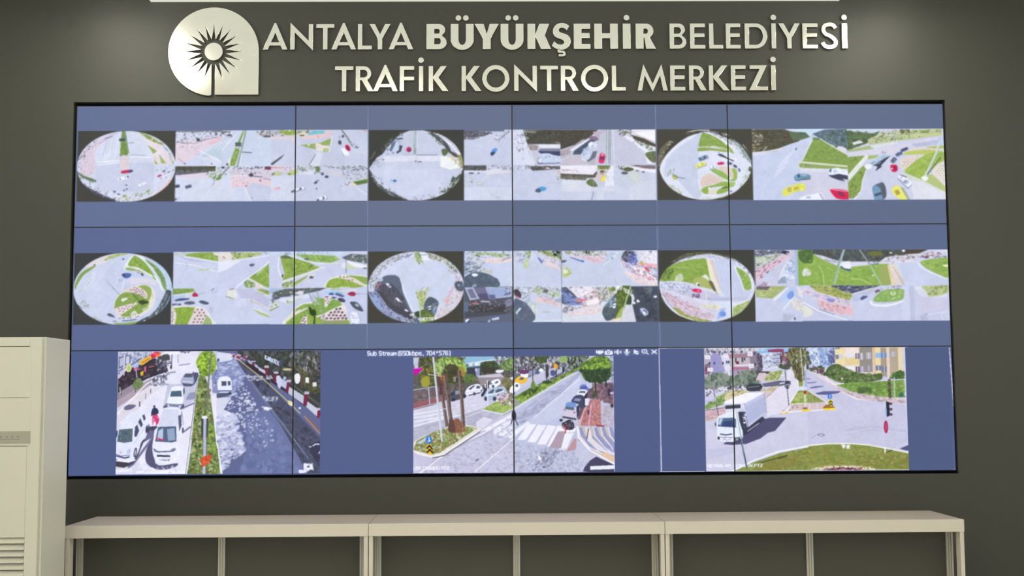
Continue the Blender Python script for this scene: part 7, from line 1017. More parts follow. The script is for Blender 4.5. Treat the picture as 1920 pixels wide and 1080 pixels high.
    text(v, 'HEYNALAM TEM BEN.PTZ', 38, 1012, 22, (244, 244, 255), 6, 460); v.L((84, 100, 116), 13, (340, 900), (362, 1020)); text(v, '2021 04 05 MON 11:15:37', 150, 56, 18, (240, 240, 250), 5, 390, a=.8)
    v = View(1510,645,4.39,(1515,652,1703,884.5))
    v.B((212,212,238),0,20,860,1050)
    v.P((190,204,240),(0,30),(265,30),(265,200),(60,200),(0,220)); v.P((226,234,252),(50,40),(140,40),(130,180),(70,160)); v.P((150,176,220),(130,40),(200,40),(200,170),(135,190)); v.P((96,104,150),(200,60),(262,60),(262,170),(205,180)); v.K([(90,110,170),(236,242,255),(130,160,210)],140,((50,36),(262,36),(262,170),(100,190),(60,120)),(6,16),.5,90)
    v.P((232,212,200),(262,30),(825,30),(825,240),(640,260),(350,230),(262,190)); v.P((244,226,180),(262,36),(342,40),(342,180),(270,170)); v.P((244,230,226),(346,36),(464,36),(464,240),(350,230)); v.P((236,214,160),(346,110),(464,100),(464,180),(350,180)); v.P((150,144,140),(466,30),(572,30),(572,240),(466,240)); v.P((220,190,160),(572,30),(640,30),(640,260),(590,250)); v.P((240,226,180),(595,36),(642,36),(642,250),(600,240)); v.P((170,156,140),(642,36),(690,36),(690,280),(642,270)); v.P((180,166,150),(715,36),(786,36),(786,250),(715,280)); v.P((240,220,186),(786,36),(822,36),(824,240),(786,250))
    for x0,y0,x1,y1,c in ((268,95,290,130,(84,86,100)),(295,90,325,125,(196,206,240)),(355,85,415,118,(226,230,250)),(430,82,465,130,(130,130,150)),(470,80,495,135,(190,180,200)),(520,75,565,130,(180,180,190)),(600,80,640,120,(150,190,240)),(645,78,690,120,(110,140,200)),(355,190,415,225,(236,238,252)),(430,190,466,245,(110,104,130)),(470,190,500,240,(170,160,190)),(598,185,645,225,(120,130,160)),(720,70,770,110,(176,176,190)),(268,30,300,45,(110,110,130)),(520,185,560,225,(150,144,160)),(650,190,690,240,(120,120,150))):
        v.B(c,x0,y0,x1,y1); v.L((240,240,250),4,((x0 + x1) / 2,y0),((x0 + x1) / 2,y1))
    v.K([(70,90,60),(96,116,70),(60,76,60),(110,60,84)],60,((0,60),(40,60),(60,180),(180,200),(180,270),(60,220),(0,190)),(10,26),a=.8); v.S((78,100,60),(180,250),(210,190),(280,170),(340,200),(400,230),(560,260),(640,250),(640,300),(520,320),(330,330),(220,290)); v.K([(60,84,50),(110,136,76),(84,110,60),(130,150,90)],230,((185,255),(260,175),(350,210),(420,240),(630,260),(630,300),(330,330),(230,290)),(9,26),a=.75); v.K([(84,130,50),(60,90,50)],70,((740,260),(800,230),(828,240),(828,290),(700,290)),(9,26),a=.8); v.E((236,200,190),316,292,9,9)
    v.P((124,170,70),(262,345),(400,320),(560,320),(830,305),(830,450),(690,450),(540,430),(400,400)); v.K([(100,150,60),(150,196,80),(110,140,60)],260,((280,345),(560,322),(828,310),(828,440),(560,425),(400,395)),(10,28),.4,-5,.65); v.K([(70,104,50),(90,120,60)],60,((430,370),(560,370),(550,410),(450,410)),(9,24),.6,60)
    v.P((230,220,232),(60,230),(180,270),(270,340),(260,370),(180,330),(70,260)); v.P((222,200,212),(160,300),(280,370),(420,410),(600,440),(830,460),(830,500),(600,490),(430,460),(300,400)); v.K([(200,180,190),(236,220,226),(150,140,140)],90,((260,360),(430,415),(828,460),(828,495),(560,480),(400,440)),(9,30),.2,8); v.L((240,238,246),8,(180,290),(250,340),(330,330)); v.L((246,246,255),7,(300,400),(430,460),(620,495),(832,505))
    v.P((206,206,234),(0,210),(60,240),(180,320),(300,400),(430,465),(832,505),(850,800),(700,880),(350,830),(0,840),(0,570),(250,545),(180,480),(40,390),(0,380)); v.P((130,134,180),(0,285),(60,290),(50,297),(0,295)); v.P((110,116,170),(40,365),(90,352),(165,352),(140,362),(60,372)); v.P((96,98,150),(90,410),(160,395),(300,395),(280,412),(180,425),(110,422)); v.P((120,124,176),(20,322),(110,316),(90,326),(30,330)); v.P((200,206,238),(0,350),(40,350),(40,385),(0,384))
    v.P((196,198,226),(330,720),(400,690),(560,680),(830,720),(840,760),(660,720),(380,730)); v.L((222,224,246),5,(320,740),(560,700),(836,750)); v.S((130,134,160),(95,752),(130,742),(160,755),(130,768)); v.E((206,206,232),128,756,18,7); v.L((160,164,190),5,(50,780),(85,755)); v.P((84,86,126),(775,870),(848,842),(850,890),(800,880))
    v.P((150,160,90),(0,390),(40,395),(170,485),(0,492)); v.K([(120,150,60),(176,170,120)],30,((0,395),(40,400),(160,480),(0,488)),(8,22),.4); v.P((222,200,206),(0,495),(175,490),(250,535),(150,545),(0,540)); v.S((160,110,60),(150,530),(190,505),(250,530),(180,545)); v.L((244,220,60),16,(0,552),(48,550)); v.L((244,220,60),16,(152,545),(252,541)); v.L((236,232,246),10,(50,555),(150,548)); v.L((240,236,230),8,(35,392),(175,480),(190,500)); v.L((236,236,240),5,(40,497),(45,540)); v.L((236,236,240),5,(100,497),(105,530))
    v.P((180,50,60),(0,392),(16,392),(15,418),(0,418))
    v.E((60,120,220),210,440,19,21); v.L((240,244,255),6,(210,428),(212,452)); v.P((240,220,60),(198,465),(230,462),(232,518),(202,518)); v.L((40,40,30),8,(200,492),(215,475),(231,490)); v.L((40,40,30),8,(202,513),(216,498),(232,512))
    v.L((236,222,206),8,(703,30),(700,300)); v.L((90,84,76),20,(708,300),(708,450)); v.K([(60,76,50),(120,100,90)],26,((695,300),(722,300),(722,450),(695,450)),(7,18)); v.L((200,206,214),9,(749,285),(745,490)); v.S((60,110,100),(780,440),(800,405),(820,420),(815,445))
    v.P((206,218,244),(654,480),(674,478),(676,605),(658,610)); v.P((150,196,244),(660,540),(672,540),(672,600),(660,600)); v.P((46,44,60),(674,480),(700,488),(702,600),(676,610))
    for y in (500,545,588):
        v.P((60,44,60),(698,y - 10),(724,y - 6),(722,y + 12),(700,y + 12)); v.E((110,84,100),706,y + 4,7,8)
    v.L((206,200,236),9,(666,605),(656,860)); v.L((236,236,246),13,(652,860),(654,905)); v.E((176,40,90),667,692,18,52); v.E((206,90,130),668,692,9,34,0,.6); v.L((80,70,60),8,(662,900),(712,878))
    v.P((140,154,66),(0,850),(180,832),(380,832),(520,845),(700,880),(852,912),(852,1050),(0,1050)); v.P((122,120,60),(400,920),(852,930),(852,1040),(420,1020),a=.6); v.K([(120,140,50),(160,176,80),(136,120,64),(150,160,70)],420,((0,860),(380,842),(700,890),(850,925),(850,1040),(0,1040)),(9,28),.4,0,.5); v.L((246,246,236),9,(0,843),(180,827),(380,827),(520,840),(700,874),(852,906)); v.K([(240,236,246),WH],20,((300,840),(360,840),(358,866),(302,864)),(8,20)); v.L((80,70,60),8,(662,905),(712,882)); v.L((236,236,246),11,(652,870),(654,905))
    v.S((150,150,84),(0,1040),(120,1005),(400,1000),(580,1030),(640,1050),(300,1055)); v.K([(244,244,240),(226,210,220),(240,220,190)],170,((30,1035),(160,1010),(440,1010),(580,1035),(560,1045),(100,1045)),(6,13),a=.85); v.K([(120,60,80),(60,50,60),(190,110,130)],80,((130,1040),(250,1022),(460,1028),(440,1045),(180,1045)),(7,18),.4,0,.85); v.K([(230,200,180),(240,240,230)],16,((420,860),(830,930),(820,1020),(460,960)),(5,10))
    # frame of the selected window
    w = View(0,0,1)
    w.L((226,232,252),1.6,(1237.5,652),(1380,651.4),(1786.5,650.6)); w.L((226,232,252),1.7,(1237.6,652),(1238.6,884.6)); w.L((222,226,244),1.7,(1238.6,884.6),(1796,883.2)); w.L((222,226,248),1.7,(1786.5,650.6),(1796,883.6))


def soften():
    """the displays show compressed video: nothing in it is razor sharp,flat areas carry a faint grain"""
    global CV
    rng = np.random.RandomState(5)
    H,W = CV.shape[:2]
    g = 0
    for cell,amp in ((5,0.010),(14,0.010),(40,0.010)):
        n = rng.randn(H // cell + 2,W // cell + 2).astype(np.float32)
        yy,xx = np.arange(H) / cell,np.arange(W) / cell
        i,j = yy.astype(int),xx.astype(int)
        fy,fx = (yy - i)[:,None],(xx - j)[None,:]
        g = g + amp * ((n[i][:,j] * (1 - fx) + n[i][:,j + 1] * fx) * (1 - fy) + (n[i + 1][:,j] * (1 - fx) + n[i + 1][:,j + 1] * fx) * fy)
    lum = CV.mean(2)
    live = ((lum > 135) | (lum < 95)).astype(np.float32)
    CV *= (1 + g * live)[:,:,None]
    green = np.clip((CV[:,:,1] - CV[:,:,2] - 25) / 40,0,1) * np.clip((CV[:,:,1] - CV[:,:,0]) / 15,0,1) * 0.22
    CV = CV * (1 - green[:,:,None]) + lum[:,:,None] * green[:,:,None]
    CV *= np.where((lum > 190) & (lum < 238),0.975,1.0)[:,:,None]

    def blur(a,k):
        k = np.array(k,np.float32); k /= k.sum(); h = len(k) // 2
        for ax in (0,1):
            o = np.zeros_like(a)
            for q,w_ in enumerate(k):
                o += w_ * np.roll(a,q - h,ax)
            a = o
        return a
    CV = blur(CV,(1,2,3,2,1))
    top = (640 - CY0) * SS
    CV[:top] = CV[:top] * .35 + blur(CV[:top],(1,2,3,4,3,2,1)) * .65
# ------------------------------------------------------------------ display array
backdrop()
for f_ in (feed_11, feed_12, feed_13, feed_21, feed_22, feed_23, feed_31, feed_32, feed_33):
    f_()
soften()


def to_linear(c):
    c = np.clip(c / 255.0, 0, 1)
    return np.where(c <= 0.04045, c / 12.92, ((c + 0.055) / 1.055) ** 2.4)


def sample(px, py):
    x = np.clip((px - CX0) * SS - 0.5, 0, CV.shape[1] - 1.001)
    y = np.clip((py - CY0) * SS - 0.5, 0, CV.shape[0] - 1.001)
    i, j = x.astype(int), y.astype(int)
    fx, fy = (x - i)[:, None], (y - j)[:, None]
    return (CV[j, i] * (1 - fx) + CV[j, i + 1] * fx) * (1 - fy) + (CV[j + 1, i] * (1 - fx) + CV[j + 1, i + 1] * fx) * fy


def project(X):
    q = (X - CL) @ RMT
    return np.stack([960 + FL * q[:, 0] / -q[:, 2], 540 - FL * q[:, 1] / -q[:, 2]], 1)


# where the corners of the twelve displays fall in the picture drawn above
REFP = np.array([[(140.5, 197), (554.7, 200), (959.9, 199), (1363, 198), (1769.8, 192)],
                 [(136.4, 425), (552.3, 425), (961.3, 423.8), (1367.9, 422.3), (1776, 419.5)],
                 [(131.5, 656.5), (549.9, 655.5), (962.7, 653.6), (1373.3, 651.5), (1786.3, 650)],
                 [(127, 895.5), (547.2, 890.5), (964, 887.7), (1378, 885), (1796.6, 884.5)]])
WC = np.array([[(XB[k], 0, ZR[r]) for k in range(5)] for r in range(4)])
RES = REFP - project(WC.reshape(-1, 3)).reshape(4, 5, 2)


def unpix(px, py):
    """picture position -> (x, z) on the display plane, following the drawing's own corners"""
    qx, qy = px, py
    for _ in range(3):
        p = at(qx, qy, 0.0)
        u = np.interp(p.x, XB, range(5)); w = np.interp(-p.z, [-z for z in ZR], range(4))
        i, j = min(int(u), 3), min(int(w), 2)
        a, b = u - i, w - j
        r = (RES[j, i] * (1 - a) + RES[j, i + 1] * a) * (1 - b) + (RES[j + 1, i] * (1 - a) + RES[j + 1, i + 1] * a) * b
        qx, qy = px - r[0], py - r[1]
    p = at(qx, qy, 0.0)
    return p.x, p.z


M_view = bpy.data.materials.new('display_picture')
M_view.use_nodes = True
_b = M_view.node_tree.nodes['Principled BSDF']
_a = M_view.node_tree.nodes.new('ShaderNodeAttribute')
_a.attribute_name = 'picture'
M_view.node_tree.links.new(_a.outputs['Color'], _b.inputs['Emission Color'])
_b.inputs['Emission Strength'].default_value = 1.0
_b.inputs['Base Color'].default_value = (0.004, 0.004, 0.004, 1)
_b.inputs['Roughness'].default_value = 0.5
_b.inputs['Specular IOR Level'].default_value = 0.12


def screen_mat(c):
    l = to_linear(np.array(c, float))
    m = mat('display_backdrop', (0.004, 0.004, 0.004), 0.5, spec=0.12, emit=tuple(l), es=1.0)
    return m


DISP = {}
LAB = [['top left display of the video wall, under the sign\'s round emblem', 'upper row display, second from the left',
        'upper row display, third from the left', 'top right display of the video wall, with green roundabout views'],
       ['middle row display at the left edge, with a dotted flower bed view', 'middle row display, second from the left',
        'middle row display, third from the left', 'middle row display at the right edge, with grassy junction views'],
       ['bottom left display, showing two white vans in a street', 'bottom row display, second from the left, with palm trees',
        'bottom row display, third from the left, with a zebra crossing', 'bottom right display, with a traffic light and round verge']]
for r in range(3):
    for k in range(4):
        x0, x1, z1, z0 = XB[k], XB[k + 1], ZR[r], ZR[r + 1]
        t = empty('display', ((x0 + x1) / 2, 0.04, z0))
        tag(t, LAB[r][k], 'display', 'video wall displays')
        bx, bz, e = 0.0035, 0.0029, 0.0002
        obj('bezel', [(x0 + e, 0, z0 + e, x0 + bx, .07, z1 - e), (x1 - bx, 0, z0 + e, x1 - e, .07, z1 - e),
                      (x0 + bx, 0, z0 + e, x1 - bx, .07, z0 + bz), (x0 + bx, 0, z1 - bz, x1 - bx, .07, z1 - e)], M_bezel, t)
        px, py = (REFP[r, k] + REFP[r + 1, k + 1]) / 2
        tint = {0: [(104, 117, 156), (107, 118, 148), (98, 111, 142), (99, 112, 144)],
                1: [(96, 109, 152), (102, 117, 152), (95, 109, 142), (96, 110, 148)],
                2: [(83, 98, 146), (87, 100, 146), (84, 97, 143), (82, 96, 138)]}[r][k]
        s = obj('screen', [(x0 + bx, .001, z0 + bz, x1 - bx, .04, z1 - bz)], screen_mat([q * .955 for q in tint]), t)
        DISP[r, k] = (s, x0 + bx, x1 - bx, z0 + bz, z1 - bz)

F_, S_, V_ = 'fisheye_view', 'panorama_view', 'street_view'
VIEWS = [(0, F_, 141.5, 244.4, 327, 377.6), (0, S_, 327, 245, 507.4, 312.2), (0, S_, 507.4, 245, 689.5, 312.2), (0, S_, 327, 312.2, 507.4, 378), (0, S_, 507.4, 312.2, 689.5, 378),
         (0, F_, 691, 245.4, 870, 377.4), (0, S_, 870, 245, 1051, 311.2), (0, S_, 1051, 245, 1229.4, 311.2), (0, S_, 870, 311.2, 1051, 377), (0, S_, 1051, 311.2, 1230.4, 377),
         (0, F_, 1232, 244, 1411, 376.3), (0, S_, 1411, 242.4, 1589.6, 376), (0, S_, 1589.6, 240.3, 1772.8, 374.5),
         (1, F_, 136.5, 473, 323.4, 608), (1, S_, 323.4, 471.5, 504.8, 539.8), (1, S_, 504.8, 471.5, 688.3, 539.8), (1, S_, 323.4, 539.8, 504.8, 608), (1, S_, 504.8, 539.8, 688.3, 608),
         (1, F_, 689.5, 471.5, 869.7, 606), (1, S_, 870.5, 470.6, 1052.7, 537), (1, S_, 1052.7, 470.4, 1233.2, 536.7), (1, S_, 870.5, 537, 1052.7, 604.8), (1, S_, 1052.7, 536.7, 1233.6, 604.6),
         (1, F_, 1235, 469.5, 1416.2, 604), (1, S_, 1416.2, 468.6, 1595, 536), (1, S_, 1595, 468, 1779, 536), (1, S_, 1416.2, 536, 1599, 603.6), (1, S_, 1599, 536, 1781, 602.4),
         (2, V_, 218.5, 657.8, 600, 889.3), (2, V_, 774.3, 668, 1151.8, 886), (2, V_, 1322, 652.8, 1703, 883.6),
         (2, 'window_caption', 687.5, 657.5, 848, 668), (2, 'window_icons', 1115, 654.6, 1236.4, 667.5),
         (0, 'window_border', 688.4, 200, 690.8, 423.4), (1, 'window_border', 687.4, 427, 689.4, 653.5), (0, 'window_border', 1229, 199, 1232, 421.5), (1, 'window_border', 1232.6, 425, 1237.4, 650.8),
         (2, 'window_border', 1236.4, 652.8, 1239.8, 883), (2, 'window_border', 1785, 652.8, 1797, 882.6), (2, 'window_border', 1237, 883.1, 1322, 885.6), (2, 'window_border', 1322, 883.6, 1796, 885.4), (2, 'window_border', 1237, 650.9, 1785, 652.8)]


def picture(row, name, a, b, c, d):
    """one picture window: a rectangle on the display plane, cut at the joints between displays"""
    cs = [unpix(a, b), unpix(c, b), unpix(a, d), unpix(c, d)]
    X0, X1 = (cs[0][0] + cs[2][0]) / 2, (cs[1][0] + cs[3][0]) / 2
    Z1, Z0 = (cs[0][1] + cs[1][1]) / 2, (cs[2][1] + cs[3][1]) / 2
    for k in range(4):
        s, dx0, dx1, dz0, dz1 = DISP[row, k]
        x0, x1, z0, z1 = max(X0, dx0), min(X1, dx1), max(Z0, dz0), min(Z1, dz1)
        if x1 - x0 < 0.004 or z1 - z0 < 0.001:
            continue
        step = 0.0026 if row < 2 else 0.0024
        nx, nz = max(2, int((x1 - x0) / step)), max(2, int((z1 - z0) / step))
        gx, gz = np.linspace(x0, x1, nx + 1), np.linspace(z0, z1, nz + 1)
        XX, ZZ = np.meshgrid(gx, gz)
        px = a + (XX - X0) / (X1 - X0) * (c - a)
        py = b + (Z1 - ZZ) / (Z1 - Z0) * (d - b)
        lift = 0.0004 if name != 'window_border' else 0.0001
        co = np.stack([XX.ravel(), np.full(XX.size, lift), ZZ.ravel()], 1)
        i = np.arange(nz)[:, None] * (nx + 1) + np.arange(nx)[None, :]
        q = np.stack([i, i + 1, i + nx + 2, i + nx + 1], -1).reshape(-1)
        me = bpy.data.meshes.new(name)
        me.vertices.add(len(co))
        par = s.parent.location
        me.vertices.foreach_set('co', (co - np.array(par)).ravel())
        me.loops.add(len(q)); me.polygons.add(len(q) // 4)
        me.loops.foreach_set('vertex_index', q)
        me.polygons.foreach_set('loop_start', np.arange(0, len(q), 4))
        me.polygons.foreach_set('loop_total', np.full(len(q) // 4, 4))
        me.update()
        at_ = me.color_attributes.new('picture', 'FLOAT_COLOR', 'POINT')
        cc = np.ones((len(co), 4), np.float32)
        cc[:, :3] = to_linear(sample(px.ravel(), py.ravel()))
        at_.data.foreach_set('color', cc.ravel())
        me.materials.append(M_view)
        o = link(bpy.data.objects.new(name, me))
        o.parent = s
    return


for v_ in VIEWS:
    picture(*v_)
del CV

# ------------------------------------------------------------------ the sign: letters and emblem of polished metal
def arc(cx, cy, rx, ry, a0, a1, n=14):
    return [(cx + rx * math.cos(math.radians(a0 + (a1 - a0) * i / n)), cy + ry * math.sin(math.radians(a0 + (a1 - a0) * i / n))) for i in range(n + 1)]


def isect(p, d, q, e):
    k = d[0] * e[1] - d[1] * e[0]
    t = ((q[0] - p[0]) * e[1] - (q[1] - p[1]) * e[0]) / k
    return (p[0] + d[0] * t, p[1] + d[1] * t)


def spline(c):
    n = []
    for i in range(len(c) - 1):
        p0, p1, p2, p3 = c[max(i - 1, 0)], c[i], c[i + 1], c[min(i + 2, len(c) - 1)]
        for j in range(6):
            u = j / 6
            n.append(tuple(0.5 * (2 * p1[k] + (p2[k] - p0[k]) * u + (2 * p0[k] - 5 * p1[k] + 4 * p2[k] - p3[k]) * u * u + (3 * p1[k] - p0[k] - 3 * p2[k] + p3[k]) * u ** 3) for k in (0, 1)))
    n.append(c[-1])
    return n


def ribbon(c, t):
    n = spline(c)
    L_, R_ = [], []
    for i in range(len(n)):
        a, b = n[max(i - 1, 0)], n[min(i + 1, len(n) - 1)]
        dx, dy = b[0] - a[0], b[1] - a[1]
        l = math.hypot(dx, dy)
        L_.append((n[i][0] - dy / l * t / 2, n[i][1] + dx / l * t / 2))
        R_.append((n[i][0] + dy / l * t / 2, n[i][1] - dx / l * t / 2))
    return L_ + R_[::-1]


def glyph(ch, w, bold):
    """outline loops of a capital of height 1 and width w"""
    v, h, s = (0.305, 0.20, 0.34) if bold else (0.172, 0.148, 0.195)
    if ch == 'A':
        H = 1.05; e = 0.035
        xl = lambda y: s + y * (w / 2 - e) / H
        yi = H * (w / 2 - s) / (w / 2 - e)
        return [[(0, 0), (w / 2 - e, H), (w / 2 + e, H), (w, 0), (w - s, 0), (w - xl(.16), .16), (xl(.16), .16), (s, 0)],
                [(xl(.29), .29), (w - xl(.29), .29), (w / 2, yi)]]
    if ch == 'N':
        m = -0.90 / w
        return [[(0, 0), (0, 1.07), (w - v, 1.07 + m * (w - v)), (w - v, 1), (w, 1), (w, -.05), (v, -.05 - m * (w - v)), (v, 0)]]
    if ch == 'T':
        return [[((w - v) / 2, 0), ((w - v) / 2, 1 - h), (0, 1 - h), (0, 1), (w, 1), (w, 1 - h), ((w + v) / 2, 1 - h), ((w + v) / 2, 0)]]
    if ch == 'L':
        return [[(0, 0), (0, 1), (v, 1), (v, h), (w, h), (w, 0)]]
    if ch == 'I':
        return [[(0, 0), (0, 1), (w, 1), (w, 0)]]
    if ch == 'E':
        c = .5 - h / 2 + .03
        return [[(0, 0), (0, 1), (w, 1), (w, 1 - h), (v, 1 - h), (v, c + h), (w * .96, c + h), (w * .96, c), (v, c), (v, h), (w, h), (w, 0)]]
    if ch == 'F':
        c = .43
        return [[(0, 0), (0, 1), (w, 1), (w, 1 - h), (v, 1 - h), (v, c + h), (w, c + h), (w, c), (v, c), (v, 0)]]
    if ch == 'H':
        c = .5 - h / 2 + .02
        return [[(0, 0), (0, 1), (v, 1), (v, c + h), (w - v, c + h), (w - v, 1), (w, 1), (w, 0), (w - v, 0), (w - v, c), (v, c), (v, 0)]]
    if ch == 'Y':
        return [[((w - v) / 2, 0), ((w - v) / 2, .42), (0, 1), (s + .02, 1), (w / 2, .60), (w - s - .02, 1), (w, 1), ((w + v) / 2, .42), ((w + v) / 2, 0)]]
    if ch == 'Z':
        return [[(0, 0), (w, 0), (w, h), (s + .1, h), (w - .02, 1), (.04, 1), (.04, 1 - h), (w - s - .12, 1 - h)]]
    if ch == 'K':
        s2 = s * 1.22 if not bold else s * 1.15
        tr = w - .06
        d1 = (tr - s2 - v, 1 - .58); d2 = (w - s2 - v, -.50)
        X = isect((tr, 1), d1, (w, 0), d2)
        return [[(0, 0), (0, 1), (v, 1), (v, .58), (tr - s2, 1), (tr, 1), X, (w, 0), (w - s2, 0), (v, .50), (v, 0)]]
    if ch == 'M':
        return [[(0, 0), (.2 * w, 1.06), (.5 * w, .27), (.8 * w, 1.06), (w, 0), (.85 * w, 0), (.755 * w, .60), (.5 * w, -.05), (.245 * w, .60), (.15 * w, 0)]]
    if ch == 'O':
        return [arc(w / 2, .5, w / 2, .535, 0, 354, 59), arc(w / 2, .5, w / 2 - v, .535 - v, 0, 354, 59)]
    if ch == 'D':
        r = w - .42
        return [[(0, 0), (0, 1)] + arc(.42, .5, r, .5, 90, -90, 24), [(v, h), (v, 1 - h)] + arc(.42, .5, r - v, .5 - h, 90, -90, 24)]
    if ch == 'B':
        y = .535
        a, b = w * .93 - .25, w - .28
        return [[(0, 0), (0, 1)] + arc(a, (1 + y) / 2, .25, (1 - y) / 2, 90, -60, 12) + arc(b, y / 2, .28, y / 2, 62, -90, 14),
                [(v, y + h * .42), (v, 1 - h)] + arc(a - .02, (1 - h + y + h * .42) / 2, max(.25 - v * .8, .06), (1 - h - y - h * .42) / 2, 90, -90, 10),
                [(v, h), (v, y - h * .5)] + arc(b - .02, (h + y - h * .5) / 2, max(.28 - v * .75, .07), (y - h * 1.5) / 2, 90, -90, 10)]
    if ch == 'R':
        y = .42; k = w * (.88 if bold else .86)
        r = (1 - y) / 2
        a = k - r
        return [[(0, 0), (0, 1)] + arc(a, 1 - r, r, r, 90, -62, 14) + [(w, 0), (w - s * 1.15, 0), (v + (.03 if bold else .06), y + .02), (v, y + .02), (v, 0)],
                [(v, y + h * .9), (v, 1 - h)] + arc(a, (1 - h + y + h * .9) / 2, max(r - v * .85, .07), (1 - h - y - h * .9) / 2, 90, -90, 12)]
    if ch == 'U':
        ry = .42
        return [[(0, 1), (v, 1)] + arc(w / 2, ry - .03, w / 2 - v, ry - h, 180, 360, 18) + [(w - v, 1), (w, 1)] + arc(w / 2, ry - .03, w / 2, ry, 0, -180, 22)]
    if ch == 'S' and bold:
        up = [(.93, .92), (.75, 1.0), (.52, 1.035), (.25, .97), (.09, .81), (.07, .66), (.16, .50), (.36, .42), (.56, .36), (.65, .28), (.60, .20), (.46, .17), (.28, .21), (.13, .31)]
        lo = [(0, .13), (.18, .03), (.44, -.035), (.72, .0), (.92, .12), (1.0, .30), (.95, .46), (.82, .56), (.62, .62), (.44, .67), (.38, .74), (.42, .81), (.54, .84), (.68, .81), (.80, .73)]
        return [[(x * w, y) for x, y in spline(up) + spline(lo)]]
    if ch == 'S':
        t = .155
        q = t / 2
        c = [(w - q * .9, .80), (w * .76, 1 - q), (w * .52, 1.03 - q), (w * .26, .97 - q * .9), (q + .04, .74), (w * .30, .58), (w * .62, .475), (w - q, .28), (w * .80, q + .03), (w * .50, q - .03), (w * .24, q + .03), (q * .9, .24)]
        return [ribbon(c, t)]
    if ch == 'cedilla':
        return [ribbon([(w * .42, .0), (w * .36, -.10), (w * .62, -.12), (w * .64, -.24), (w * .36, -.25)], .085)]


def plate(name, loops, org, sx, sz, depth, y, parent=None, bevel=0.0012, m=None):
    """outline loops -> bevelled metal plate standing on the wall; org = (x, z) of the outline's origin"""
    cu = bpy.data.curves.new(name, 'CURVE')
    cu.dimensions = '2D'
    cu.fill_mode = 'BOTH'
    cu.extrude = depth / 2 - bevel
    cu.bevel_depth = bevel
    cu.bevel_resolution = 1
    cu.offset = -bevel
    for lp in loops:
        sp = cu.splines.new('POLY')
        sp.points.add(len(lp) - 1)
        for i, (a, b) in enumerate(lp):
            sp.points[i].co = (a * sx, b * sz, 0, 1)
        sp.use_cyclic_u = True
    tmp = link(bpy.data.objects.new('tmp', cu))
    dg = bpy.context.evaluated_depsgraph_get()
    me = bpy.data.meshes.new_from_object(tmp.evaluated_get(dg))
    bpy.data.objects.remove(tmp)
    bpy.data.curves.remove(cu)
    me.name = name
    me.transform(Matrix.Rotation(math.pi / 2, 4, 'X'))
    me.transform(Matrix.Translation((0, y - depth / 2, 0)))
    me.materials.clear()
    me.materials.append(m or M_metal)
    o = link(bpy.data.objects.new(name, me))
    if parent:
        o.parent = parent
        me.transform(Matrix.Translation((org[0] - parent.location.x, -parent.location.y, org[1] - parent.location.z)))
    else:
        me.transform(Matrix.Translation((0, -y, 0)))
        o.location = (org[0], y, org[1])
    return o


LY = WALLY - 0.002
LD = 0.016


def letter(ch, xa, xb, base_px, top_px, line, word, nth):
    bold = word == 'middle word of the upper line'
    c0, c1 = at(xa, base_px, LY - LD), at(xb, base_px, LY - LD)
    H = LH[line]
    zb = LB[line]
    w = (c1.x - c0.x) / H
    basec = {'Ü': 'U', 'İ': 'I', 'Ş': 'S'}.get(ch, ch)
    label = 'silver metal letter %s, %s, in the %s' % (ch, nth, word)
    grp = 'metal letters of the %s line of the sign' % line
    if basec == ch:
        o = plate('sign_letter', glyph(ch, w, bold), (c0.x, zb), H, H, LD, LY)
        tag(o, label, 'letter', grp)
        return
    t = empty('sign_letter', (c0.x, LY, zb))
    tag(t, label, 'letter', grp)
    plate('letter_body', glyph(basec, w, bold), (c0.x, zb), H, H, LD, LY, t)
    if ch == 'Ş':
        plate('cedilla', glyph('cedilla', w, bold), (c0.x, zb), H, H, LD, LY, t, bevel=0.0008)
    else:
        r = .112 if ch == 'İ' else .11
        for cx in ((w / 2,) if ch == 'İ' else (w / 2 - .145, w / 2 + .145)):
            plate('dot', [arc(cx, 1.235, r, r, 0, 345, 23)], (c0.x, zb), H, H, LD, LY, t)


NTH = ['first', 'second', 'third', 'fourth', 'fifth', 'sixth', 'seventh', 'eighth', 'ninth', 'tenth', 'eleventh']
WORDS = [('upper', 'first word of the upper line', 'ANTALYA', [(492.6, 538.7), (544.1, 586.9), (592.8, 626.7), (621.3, 667.3), (670.8, 697.1), (692.5, 732.3), (728.8, 774.6)]),
         ('upper', 'middle word of the upper line', 'BÜYÜKŞEHİR', [(799.5, 837.4), (845, 888.3), (889.7, 935.7), (938.7, 981.8), (989.1, 1033.2), (1034.6, 1070.4), (1076, 1107.2), (1114.5, 1158.9), (1168.1, 1182.8), (1192.2, 1230.4)]),
         ('upper', 'last word of the upper line', 'BELEDİYESİ', [(1255.9, 1287.1), (1294.2, 1322.5), (1330, 1356.2), (1361.5, 1388.8), (1396.9, 1439.4), (1447.2, 1455.7), (1460.3, 1501), (1505.3, 1534), (1539.3, 1571.2), (1579.3, 1589.6)]),
         ('lower', 'first word of the lower line', 'TRAFİK', [(628, 662.2), (666.8, 700.6), (699, 745.9), (749.4, 776.5), (785.4, 793.5), (803.8, 840.9)]),
         ('lower', 'middle word of the lower line', 'KONTROL', [(865.6, 902.7), (904.3, 955.2), (964.2, 1007), (1012.9, 1046.5), (1051.7, 1085.2), (1089.6, 1140.5), (1147.5, 1173.3)]),
         ('lower', 'last word of the lower line', 'MERKEZİ', [(1195.5, 1252.1), (1257, 1285), (1292.4, 1325), (1329.6, 1367.9), (1371, 1398.7), (1404.7, 1440.1), (1446.5, 1455.3)])]
LB = {'upper': at(1040, 91.7, LY - LD).z, 'lower': at(1040, 170.2, LY - LD).z}
LH = {'upper': at(1040, 44.4, LY - LD).z - LB['upper'], 'lower': at(1040, 123.2, LY - LD).z - LB['lower']}
